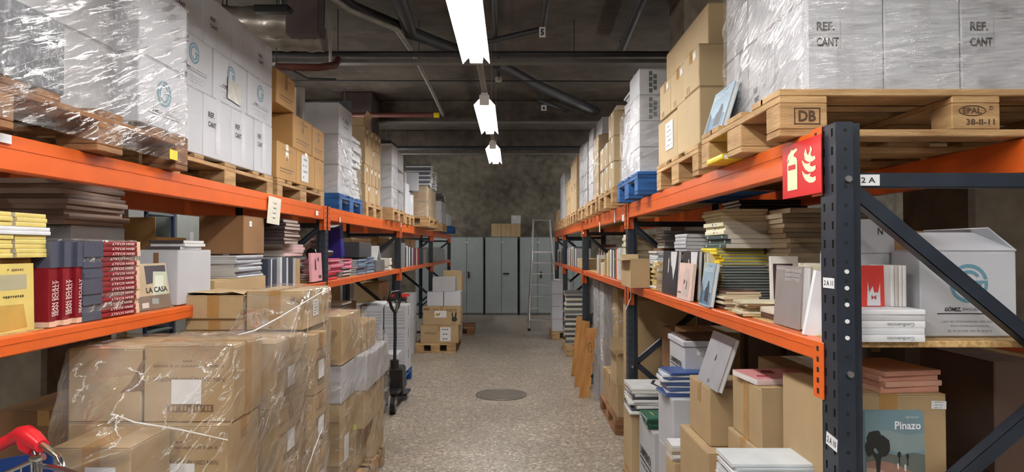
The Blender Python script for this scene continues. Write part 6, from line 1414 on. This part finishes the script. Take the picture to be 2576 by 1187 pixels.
# pallet truck
def truck():
    e = empty('pallet_truck', T(-1.23, 6.75, 0), 'black hand pallet truck with upright handle in front of the blue pallet', 'pallet truck')
    for s_ in (-1, 1): mk('fork', MB().bbox(s_ * .17 - .075, s_ * .17 + .075, .38, .66, .055, .085, darkp, .006).build(), e, T(-.16, 0, 0))
    mk('pump_body', MB().bbox(-.09, .09, .05, .30, .16, .42, black, .02).tube([(0, .1, .40), (0, .1, .50)], .045, black, 12).bbox(-.36, .06, .28, .38, .085, .36, darkp, .01).build(), e)
    for x in (-.035, .075):
        w_ = MB(); w_.tube([(x, 0, .09), (x + .045, 0, .09)], .088, black, 24)
        wh = mk('steering_wheel', w_.build(), e, T(-.06, -.15, 0))
        mk('wheel_rim', MB().tube([(x + .040, 0, .09), (x + .048, 0, .09)], .055, steel, 18).build(), wh)
        mk('wheel_hub', MB().tube([(x + .040, 0, .09), (x + .052, 0, .09)], .018, black, 12).build(), wh)
    mk('wheel_yoke', MB().bbox(-.10, .10, -.16, .14, .18, .22, black, .01).bbox(-.025, .0, -.16, -.12, .08, .2, black, .004).build(), e, T(-.02, 0, 0))
    mk('handle_shaft', MB().tube([(0, .10, .45), (.02, .02, .75), (.02, 0, 1.0)], .017, darkp, 10).build(), e)
    loop = [(.02, 0, 1.0), (-.05, 0, 1.06), (-.10, 0, 1.15), (-.07, 0, 1.215), (.11, 0, 1.215), (.14, 0, 1.15), (.09, 0, 1.06)]
    h = mk('handle_loop', MB().tube([(x - .02, y, z_) for x, y, z_ in loop], .016, black, 8, closed=True).build(), e, T(.02, 0, 0) @ RZ(1.25))
    mk('control_lever', MB().bbox(-.01, .01, -.03, -.01, 1.0, 1.13, steel, .003).build(), h)
truck()
# fourth: brown cartons on a pallet in the aisle
pallet(-1.555, -.90, 10.45, 11.5, 0, 'wooden pallet carrying brown and white cartons that juts into the aisle', wood, rz=0)
GU = 'cartons on the jutting floor pallet'
o = carton(-1.47, -.86, 10.50, 10.95, A, .437, card, 'brown carton with faint print and white paper, bottom of the jutting pallet', GU, 0, 'y', .1, stk=(('-y', .66, .5, .17, .22, 3),), txt=(('-y', .28, .55, 'STANLEY', .20, .04, inkbr),), j=.01)
def unl(o, w_, d, h):
    mk('printed_bar', MB().box(-.5, .5, -.5, .5, -.0001, .0001, cardd).build(), o, face(w_, d, h, '-y', .10, .85) @ S(w_ * .16, h * .14, 1))
    text('YOU', .085, .045, inkbr, o, face(w_, d, h, '-y', .34, .80), bold=.05); text('UNLIMITED', .20, .045, inkbr, o, face(w_, d, h, '-y', .75, .80), bold=.03)
    s_ = sticker(o, face(w_, d, h, '-y', .47, .58, .003), .19, .11, 0)
    mk('printed_mark', MB().add([(-.06, -.02, 0), (.0, -.03, 0), (.02, .03, 0), (-.02, .01, 0), (-.05, .02, 0)], [(0, 1, 2, 3, 4)], mat('gold_ink', rgb(176, 140, 60))).build(), s_, T(-.02, 0, .002))
    b = MB(); F_ = face(w_, d, h, '-y', .84, .36)
    b.prism([(-.035, -.05), (.02, -.055), (.045, -.03), (.045, .0), (.02, .02), (-.02, .02), (-.045, 0)], -.0002, .0002, ink)
    b.prism([(-.035, .01), (-.015, .015), (-.025, .10), (-.045, .085)], -.0002, .0002, ink); b.prism([(.0, .01), (.03, .0), (.04, .09), (.018, .10)], -.0002, .0002, ink)
    mk('printed_hand', b.build(), o, F_); text('BOAT', .05, .018, ink, o, face(w_, d, h, '-y', .82, .07))
carton(-1.43, -.83, 10.50, 10.95, .439, .735, card, 'brown carton with black hand emblem and YOU UNLIMITED print', GU, 0, 'y', .1, extra=unl, j=.01)
carton(-1.37, -1.11, 10.55, 10.92, .737, .965, whitec, 'small white carton, inner one on the emblem carton', GU, 0, None, j=.01)
carton(-1.10, -.83, 10.55, 10.92, .737, .965, whitec, 'small white carton, aisle one on the emblem carton', GU, 0, None, j=.01)
carton(-1.29, -.92, 10.57, 10.9, .967, 1.20, greyc, 'pale carton topmost on the jutting pallet', GU, 0, None, j=.02)
for i in range(3): carton(-1.25, -.87, 11.0, 11.45, A + .27 * i, A + .268 + .27 * i, whitec, 'white carton at the rear of the jutting pallet, %s' % ordn(2 - i, 3), GU, 0, 'y')
open_carton(-1.16, -.85, 11.02, 11.4, .955, 1.18, card2, 'open brown carton behind the pale top one', GU, flaps=(('-y', .12, 5), ('+x', .1, 20)))
pallet(-1.62, -.74, 12.6, 13.5, 0, 'empty weathered wooden pallet on the floor near the grey cabinets', woodd, rz=.03)
carton(-1.75, -1.56, 10.3, 10.7, .0, .55, whitec, 'white carton on the floor, inner side beside the jutting pallet', GU, 0, None)
carton(-1.75, -1.56, 10.3, 10.7, .552, .95, whitec, 'white carton with label, inner side beside the jutting pallet', GU, 0, None)
stack(12, .19, .28, .0285, [cm(60, 44, 48), cm(206, 206, 206), cm(50, 50, 56), cm(176, 170, 164)], pages, -1.66, 9.45, .62, '-y', ['maroon book', 'white book', 'black book', 'grey book'], 'the mixed pile by the second left upright', 'mixed books by the second left upright', .015, True)
carton(-1.80, -1.5, 9.2, 9.75, .31, .619, greyc, 'grey carton, upper of two under the mixed pile', 'cartons under the left rack', 0, 'y')
carton(-1.80, -1.5, 9.2, 9.75, .0, .309, greyc, 'grey carton on the floor under the mixed pile', 'cartons under the left rack', 0, 'y')
tag(mk('red_folder', MB().bbox(-.12, .12, -.16, .16, 0, .03, cm(206, 40, 30), .006).build(), None, T(-1.62, 9.45, .971)), 'bright red folder lying on the mixed pile', 'folder')
carton(-2.2, -1.85, 9.1, 9.8, .0, .6, cardd, 'brown carton on the floor at the back of the third left bay', 'cartons under the left rack', 0, 'y')
carton(-2.2, -1.85, 9.1, 9.8, .602, 1.18, card, 'brown carton stacked at the back of the third left bay', 'cartons under the left rack', 0, 'y')
# under the second left bay
for i, (xa, xb, ya, yb, za_, zb_, m_, t_) in enumerate(((-2.15, -1.58, 5.35, 6.1, 0, .5, cardd, 'dark brown carton on the floor behind the second load'), (-2.15, -1.58, 5.35, 6.1, .502, .98, card, 'tan carton upon the dark brown one behind the second load'),
        (-2.15, -1.6, 6.2, 6.9, 0, .55, card, 'tan carton on the floor midway under the second left bay'), (-2.15, -1.6, 6.2, 6.9, .552, 1.02, cardd, 'dark brown carton midway under the second left bay'), (-2.1, -1.75, 6.95, 7.35, 0, .5, card, 'tan carton on the floor behind the pallet truck'), (-2.1, -1.75, 6.95, 7.35, .502, 1.08, cardd, 'brown carton with rounded opening behind the pallet truck'))):
    carton(xa, xb, ya, yb, za_, zb_, m_, t_, 'cartons under the left rack', 0, 'y')
stack(9, .34, .40, .021, [cm(120, 116, 108), cm(96, 90, 84)], pages, -1.82, 5.62, .982, '+x', 'dusky grey catalogue', 'the pile under the second left shelf beam', 'dusky grey catalogues', .03, False)
stack(5, .28, .34, .022, [cm(196, 192, 186), cm(70, 60, 58)], pages, -1.8, 6.5, 1.022, '+x', ['pale catalogue', 'brown catalogue'], 'the short pile midway under the second left bay', 'catalogues midway under the left bay', .03, False)
# inside the first left bay at floor level
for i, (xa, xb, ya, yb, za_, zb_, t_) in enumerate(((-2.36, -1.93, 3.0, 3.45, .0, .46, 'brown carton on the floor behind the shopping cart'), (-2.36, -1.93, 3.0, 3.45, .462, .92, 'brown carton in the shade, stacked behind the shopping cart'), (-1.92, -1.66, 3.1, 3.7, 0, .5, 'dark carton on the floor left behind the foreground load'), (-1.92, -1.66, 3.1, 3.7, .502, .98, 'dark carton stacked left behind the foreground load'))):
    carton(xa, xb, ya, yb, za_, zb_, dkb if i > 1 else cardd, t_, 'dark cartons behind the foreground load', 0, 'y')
tag(mk('white_pipe', MB().tube([(0, 0, 0), (0, 0, H - .01)], .03, cm(190, 188, 184), 12).build(), None, T(-2.46, 4.12, 0)), 'white vertical pipe beside the concrete column behind the left rack', 'pipe')

# shopping cart: red handle, chrome wires, blue liner
def cart():
    e = empty('shopping_cart', T(-1.4, 1.76, 0), 'shopping cart with red plastic handle and chrome wires at the lower left', 'shopping cart')
    I = T(1.4, -1.76, 0)
    P = lambda px, py, Y: tuple(onY(px, py, Y * .80))
    rp = cm(206, 30, 44, .25)
    mk('handle', MB().tube([P(-330, 1236, 2.35), P(-60, 1140, 2.28), P(0, 1118, 2.26), P(36, 1099, 2.25)],   .0165, rp, 14).tube([P(34, 1101, 2.25), P(52, 1093, 2.24), P(66, 1092, 2.23), P(84, 1104, 2.2), P(106, 1122, 2.16)], [.019, .023, .025, .023, .017], rp, 14).build(), e, I)
    mk('handle_bracket', MB().tube([P(66, 1098, 2.23), P(74, 1120, 2.22), P(82, 1136, 2.21)], [.024, .026, .013], rp, 12).build(), e, I)
    ch = mat('chrome', rgb(220, 222, 226), .15, metal=1, var=.02)
    mk('side_tube', MB().tube([P(103, 1116, 2.16), P(148, 1150, 2.08), P(168, 1200, 2.02), P(170, 1300, 2.1), P(120, 1760, 2.2)], .008, ch, 8).build(), e, I)
    mk('frame_tube', MB().tube([P(88, 1135, 2.21), P(96, 1152, 2.2), P(98, 1200, 2.2), P(96, 1400, 2.2), P(90, 1760, 2.2)], .010, ch, 8).build(), e, I)
    mk('rim_wire', MB().tube([P(-60, 1218, 2.3), P(20, 1187, 2.28), P(86, 1158, 2.2)], .007, ch, 8).build(), e, I)
    mk('rim_wire', MB().tube([P(100, 1170, 2.2), P(150, 1178, 1.98), P(205, 1196, 1.85)], .007, ch, 8).build(), e, I)
    mk('clamp', MB().tube([P(82, 1152, 2.19), P(96, 1154, 2.17), P(110, 1148, 2.17)], .010, ch, 8).build(), e, I)
    for k in range(6):
        mk('basket_wire', MB().tube([P(80 - 26 * k, 1162 + 10 * k, 2.22 + .02 * k), P(84 - 26 * k, 1420, 2.24 + .02 * k)], .0035, ch, 6).build(), e, I)
    b = MB(); m_ = cm(20, 66, 140)
    p = [Vector(P(*q)) for q in ((-80, 1170, 2.34), (40, 1148, 2.30), (132, 1137, 2.24), (136, 1420, 2.24), (-80, 1420, 2.34))]
    vs = [tuple(q) for q in p] + [(q.x, q.y + .006, q.z) for q in p]
    b.add(vs, [(0, 1, 2, 3, 4), (9, 8, 7, 6, 5)] + [(i, 5 + i, 5 + (i + 1) % 5, (i + 1) % 5) for i in range(5)], m_)
    mk('blue_liner', b.build(), e, I)
    for x in (-1.72, -1.24):
        w_ = mk('caster', MB().tube([(x - .012, 1.85, .06), (x + .012, 1.85, .06)], .058, black, 18).build(), e, I)
        mk('caster_fork', MB().tube([(x, 1.85, .06), (x, 1.83, .16)], .008, ch, 8).build(), w_)
    mk('chassis', MB().tube([(-1.72, 1.83, .16), (-1.24, 1.83, .16), (-1.30, 1.76, .40)], .010, ch, 8).build(), e, I)
cart()
# ================================================================ grey cabinets at the end wall
def cabinet(x0, x1, y, label, doors, h=1.965):
    e = empty('metal_cabinet', T(x0, y, 0), label, 'cabinet', 'grey metal cabinets along the end wall')
    W = x1 - x0
    mk('body', MB().bbox(0, W - .004, .02, .46, 0, h, mat('cabinet_gap_shade', rgb(112, 120, 122), .5, var=.05), .004).build(), e)  # body colour darkened so the door gaps look shaded
    n = len(doors)
    for i, (hx, hz, kind) in enumerate(doors):
        a, c = .012 + (W - .024) * i / n, .012 + (W - .024) * (i + 1) / n
        d = mk('door', MB().bbox(a + .005, c - .005, 0, .019, .05, h - .02, cabm, .003).build(), e)
        if hx is not None:
            hh = (c - a) * hx + a
            if kind == 'lever': mk('handle', MB().bbox(hh - .02, hh + .02, -.03, .0, hz - .09, hz + .07, black, .004).build(), d)
            else: mk('handle', MB().bbox(hh - .09, hh + .07, -.03, -.008, hz - .016, hz + .016, black, .004).tube([(hh - .05, 0, hz), (hh - .05, -.03, hz)], .035, steel, 12).build(), d)
    return e
cy = 16.40
def cxp(px): return XY(px, cy)
c1 = cabinet(cxp(1131), cxp(1217), cy, 'grey metal cabinet, leftmost of the row at the end wall', [(None, 0, ''), (.12, 1.02, 'lever')])
c2 = cabinet(cxp(1220), cxp(1303), cy, 'grey metal cabinet with crosswise handle in the middle of the end wall', [(None, 0, ''), (.32, 1.04, 'bar')])
c3 = cabinet(cxp(1307), cxp(1397), cy, 'grey metal cabinet behind the aluminium ladder', [(None, 0, ''), (.2, 1.02, 'lever')])
c0 = cabinet(cxp(1044), cxp(1128), cy, 'grey metal cabinet partly hidden by the left rack', [(None, 0, ''), (None, 0, '')])
c4 = cabinet(cxp(1400), cxp(1484), cy, 'grey metal cabinet partly hidden by the right rack', [(None, 0, ''), (None, 0, '')])
for c, u in ((c1, .5), (c2, .5), (c3, .55)):
    mk('name_plate', MB().box(-.035, .035, -.012, .012, -.001, .0, paper).build(), c, T(.86 * u, -.001, 1.83) @ FY)
for i in range(3):
    x = cxp(1236 + 24.7 * i)
    carton(x, x + .240, cy + .08, cy + .38, 1.966, 2.30 , card2, 'brown carton lying on the grey cabinets, %s' % ('leftmost', 'middle', 'rightmost')[i] + ' of three', 'brown cartons on the cabinets', 0, 'y', .3)
carton(cxp(1286), cxp(1310), cy + .1, cy + .36, 2.302, 2.51, whitec, 'small white box on the brown cartons above the cabinets', None, 0, None, stk=(('-y', .35, .75, .06, .04, 2),))
# ---------------------------------------------------------------- ladder
def ladder():
    Y = 13.25; P = lambda px, py, dy=0: Vector((XY(px, Y), Y + dy, ZY(py, Y)))
    e = empty('step_ladder', T(.65, Y, 0), 'tall aluminium step ladder standing in front of the grey cabinets', 'ladder')
    I = T(-.65, -Y, 0)
    a0, a1 = P(1331, 832), P(1345, 557, .75); a0.z = 0
    b1 = P(1388, 557, .75); b0 = Vector((b1.x + (a1.x - a0.x) + .02, Y, 0))
    a1.z = b1.z = 2.28
    mk('stile', MB().tube([a0, a1], .022, alu, 4).build(), e, I); mk('stile', MB().tube([b0, b1], .022, alu, 4).build(), e, I)
    for k, zz_ in enumerate((.22, .45, .69, .92, 1.14, 1.37)):
        t = zz_ / 2.28; p, q = a0.lerp(a1, t), b0.lerp(b1, t)
        wd = .035 if k < 7 else .035
        mk('step', MB().bbox(p.x, q.x, p.y - wd, p.y + wd, p.z - .014, p.z + .014, alu, .003).build(), e, I)
    t = 1.60 / 2.28; p, q = a0.lerp(a1, t), b0.lerp(b1, t)
    mk('platform', MB().bbox(p.x, q.x, p.y - .02, p.y + .30, p.z - .03, p.z + .02, alu, .004).build(), e, I)
    for u, v in ((a0, a1), (b0, b1)):
        r0 = Vector((u.x + .01, Y + 1.75, 0)); r1 = u.lerp(v, .74) + Vector((0, .28, 0))
        mk('rear_leg', MB().tube([r0, r1, Vector((v.x, v.y + .05, 2.27))], .017, alu, 4).build(), e, I)
    mk('hand_rail', MB().tube([a1, b1], .016, alu, 8).build(), e, I)
    for u in (a0, b0): mk('rubber_foot', MB().bbox(u.x - .03, u.x + .03, Y - .035, Y + .035, 0, .05, black, .006).build(), e, I)
ladder()
# ---------------------------------------------------------------- services under the ceiling
dpipe = mat('dark_pipe', rgb(52, 50, 54), .6, var=.15); gpipe = mat('grey_pipe', rgb(112, 108, 102), .5, var=.1); rpipe = mat('oxide_red_pipe', rgb(104, 56, 46), .6, var=.15)
foil = mat('foil_insulation', rgb(170, 160, 150), .32, metal=.6, var=.2, scale=5, bump=.8, bscale=7)
PIPE_N = [0]
def pipe(pts, r, m, label, name='ceiling_pipe', n=10, hang=True):
    b = MB(); b.tube(pts, r, m, n); o = tag(mk(name, b.build()), label, 'pipe' if 'cable' not in name else 'cable')
    if hang:
        for q in (pts[0], pts[-1]):
            if q[2] < H - .05: mk('hanger', MB().tube([(q[0], q[1], q[2]), (q[0], q[1], H + .005)], .006, dpipe, 5).build(), o)
    return o
def PZ(px, py, z_): p = onZ(px, py, z_); return tuple(p)
def PY(px, py, y_): p = onY(px, py, y_); return tuple(p)
pipe([(-5.5, 8.2, ZY(133, 8.2)), (3.4, 8.2, ZY(133, 8.2))], .036, dpipe, 'dark pipe crossing the aisle under the ceiling, upper of the near pair')
tb = MB().bbox(-5.5, 3.4, 8.28, 8.42, ZY(156, 8.3), ZY(146, 8.3), gpipe, .004)
tro = tag(mk('cable_tray', tb.build()), 'grey cable tray crossing the aisle just below the dark pipe', 'cable tray')
for x in (-3.5, -1.2, .8, 2.6): mk('hanger', MB().tube([(x, 8.35, ZY(156, 8.3)), (x, 8.35, H + .005)], .006, dpipe, 5).build(), tro)
pipe([(-5.5, 10.2, ZY(200, 10.2)), (3.2, 10.2, ZY(203, 10.2))], .010, dpipe, 'thin dark cable crossing the aisle under the ceiling', 'ceiling_cable', 6)
pipe([(-5.5, 12.6, ZY(306, 12.6)), (3.2, 12.6, ZY(306, 12.6))], .03, gpipe, 'grey pipe crossing the aisle before the concrete beam')
pipe([(-5.5, 15.6, ZY(372, 15.6)), (3.2, 15.6, ZY(372, 15.6))], .05, dpipe, 'dark pipe crossing in front of the end wall')
pipe([(-5.5, 15.9, ZY(386, 15.9)), (3.2, 15.9, ZY(386, 15.9))], .025, gpipe, 'thin light pipe crossing in front of the end wall')
pipe([PZ(1250, 160, 4.40), PZ(1345, 212, 4.40), PZ(1500, 280, 4.40), PZ(1560, 312, 4.40)], .085, dpipe, 'thick black drain pipe running diagonally to the right under the ceiling')
pipe([PZ(985, -60, 4.40), PZ(1032, 82, 4.40), PZ(1150, 128, 4.40)], .085, dpipe, 'thick black drain pipe bending over the aisle')
pipe([PZ(1384, -60, 4.42), PZ(1366, 72, 4.42), PZ(1215, 108, 4.42), PZ(1100, 140, 4.42)], .035, dpipe, 'dark pipe bending at the number five plate')
pipe([PZ(1240, -60, 4.48), PZ(1250, 150, 4.48)], .03, dpipe, 'dark straight pipe beside the nearest light')
pipe([PZ(1640, -60, 4.45), PZ(1560, 132, 4.45)], .05, dpipe, 'dark pipe running along the ceiling over the right rack')
pipe([PZ(1355, 252, 4.40), PZ(1430, 280, 4.40), PZ(1520, 312, 4.40)], .035, dpipe, 'thin dark pipe starting at the number six plate')
pipe([PZ(760, -60, 4.30), PZ(880, 26, 4.30), PZ(998, 74, 4.30), PZ(1040, 135, 4.30), PZ(1085, 225, 4.30), PZ(1115, 290, 4.30)], .03, mat('light_conduit', rgb(150, 146, 136), .5), 'pale conduit following the ceiling over the left rack')
pipe([PZ(772, -66, 4.42), PZ(890, 14, 4.42), PZ(1012, 66, 4.42)], .05, dpipe, 'black pipe above the pale conduit')
pipe([PY(695, 168, 7.6), PY(800, 170, 7.6), PY(842, 164, 7.8), PY(850, 150, 8.0)], .045, rpipe, 'oxide red pipe ending above the left rack')
pipe([(-5.2, 12.0, ZY(288, 12.0)), (-1.45, 12.0, ZY(288, 12.0))], .045, rpipe, 'oxide red pipe with yellow cap before the concrete column')
tag(mk('pipe_cap', MB().tube([(0, 0, 0), (.10, 0, 0)], .05, yel, 12).build(), None, T(-1.445, 12.0, ZY(288, 12.0))), 'yellow cap at the end of the oxide red pipe', 'cap')
pipe([PY(738, 178, 7.4), PY(760, 190, 7.6), PY(775, 198, 7.8), PY(845, 199, 8.2)], .012, dpipe, 'thin black cable sagging above the ochre cartons', 'ceiling_cable', 6, False)
pipe([(-2.27, 8.1, 4.58), (-2.27, 8.1, 3.9)], .018, mat('white_conduit', rgb(190, 188, 180), .5), 'white vertical conduit hanging by the cable tray', 'ceiling_pipe', 8, False)
# foil ducts over the left rack
for i, (pa, pb, y_, r_) in enumerate((((560, 45), (790, 62), 7.0, .16), ((570, 86), (815, 98), 7.65, .15))):
    a, b_ = PY(*pa, y_), PY(*pb, y_)
    q = MB(); n = 26; pts = [tuple(Vector(a).lerp(Vector(b_), k / n)) for k in range(n + 1)]
    q.tube([(x - .8 * (1 - k / n) , y, z_) for k, (x, y, z_) in enumerate(pts)], [r_ * (1 + .07 * (k % 4 == 0) - .03 * (k % 2)) for k in range(n + 1)], foil, 18)
    o = tag(mk('insulated_duct', q.build()), 'crinkled foil-wrapped duct over the left rack, %s one' % ('nearer', 'farther')[i], 'duct', 'foil-wrapped ducts')
    for u in (a, b_): mk('hanger', MB().tube([u, (u[0], u[1], H + .005)], .008, dpipe, 5).build(), o)
dk = MB().bbox(-2.32, -1.98, 6.62, 6.80, 3.86, H, redcol, .01)
tag(mk('ventilation_duct', dk.build()), 'dark brown boxed duct hanging from the ceiling above the left rack', 'duct')
sp_ = MB().tube([(0, 0, 0), (0, 0, .12)], [.02, .05], black, 10).tube([(0, 0, .12), (0, 0, .75)], .012, black, 6).bbox(-.28, .08, -.06, .06, -.02, .05, black, .02)
p = onY(712, 28, 6.2); tag(mk('cable_bracket', sp_.build(), None, T(p.x, p.y, p.z)), 'black cable bracket hanging above the emblem carton wall', 'bracket')
# number plates
def plate(px, py, z_, w_, h_, s_, lab):
    p = onZ(px, py, z_); o = tag(mk('number_plate', MB().bbox(-w_ / 2, w_ / 2, -.002, .002, -h_ / 2, h_ / 2, paper, .001).build(), None, T(p.x, p.y - .03, p.z)), lab, 'sign', 'hanging number plates')
    text(s_, w_ * .55, h_ * .66, ink, o, T(0, -.0028, 0) @ FY, 'printed_lettering', .05)
    mk('wire', MB().tube([(0, 0, h_ / 2), (0, 0, H - p.z)], .002, dpipe, 4).build(), o)
plate(1364, 83, 4.28, .075, .125, '5', 'small white plate with the number 5 hanging under the pipe bend')
plate(1368, 272, 4.22, .095, .105, '6', 'small white plate with the number 6 hanging under the ceiling')
pd = onZ(1254, 205, 4.2); tag(mk('smoke_detector', MB().tube([(0, 0, .0), (0, 0, .06)], .05, cm(170, 168, 160), 14).tube([(0, 0, .06), (0, 0, H - pd.z)], .02, dpipe, 8).build(), None, T(*pd)), 'small pale detector hanging from the ceiling beside the lights', 'detector')
# ---------------------------------------------------------------- beyond the left rack
def locker(y0, y1, lab, h=2.2):
    e = empty('metal_locker', T(-4.6, y0, 0), lab, 'cabinet', 'pale metal lockers beyond the left rack')
    lm = mat('locker_pale_paint', rgb(176, 182, 180), .5, var=.04)
    mk('body', MB().bbox(-.42, -.02, 0, y1 - y0 - .004, 0, h, lm, .004).build(), e)
    n = 2
    for i in range(n):
        a = (y1 - y0) * i / n; c = (y1 - y0) * (i + 1) / n
        d = mk('door', MB().bbox(-.02, 0, a + .004, c - .006, .05, h - .02, lm, .003).build(), e); mk('name_card', MB().box(0, .0012, (a + c) / 2 - .05, (a + c) / 2 + .05, h - .45, h - .3, paper).build(), d)
locker(5.0, 6.5, 'pale metal locker beyond the left rack, nearest of three'); locker(6.6, 8.15, 'pale metal locker beyond the left rack, middle of three'); locker(8.95, 10.6, 'pale metal locker beyond the left rack, farthest of three')
e = empty('shelving_unit', T(-4.6, 8.2, 0), 'dark open shelving unit between the pale lockers beyond the left rack', 'shelving')
nav = cm(40, 52, 84)
for y_ in (0, .66):
    for x in (-.4, -.04): mk('post', MB().bbox(x, x + .04, y_, y_ + .04, 0, 2.3, nav, .003).build(), e)
for k in range(6): mk('shelf', MB().bbox(-.4, 0, .0, .70, .2 + .38 * k, .225 + .38 * k, cm(120, 130, 134), .003).build(), e)
mk('back_panel', MB().box(-.41, -.40, 0, .7, .1, 2.3, black).build(), e)
# tall boards left and right of the rack backs
for i, (y0, y1, zt_) in enumerate(((8.8, 9.9, 1.3), (10.1, 11.0, 1.1), (11.1, 12.1, 1.5))):
    carton(-3.3, -2.6, y0, y1, 0, zt_, (card2, whitec, card)[i], 'large carton standing behind the left rack, %s of three' % ('nearest', 'middle', 'farthest')[i], 'large cartons behind the left rack', 0, 'y')
# stacks standing in the dark behind the right rack
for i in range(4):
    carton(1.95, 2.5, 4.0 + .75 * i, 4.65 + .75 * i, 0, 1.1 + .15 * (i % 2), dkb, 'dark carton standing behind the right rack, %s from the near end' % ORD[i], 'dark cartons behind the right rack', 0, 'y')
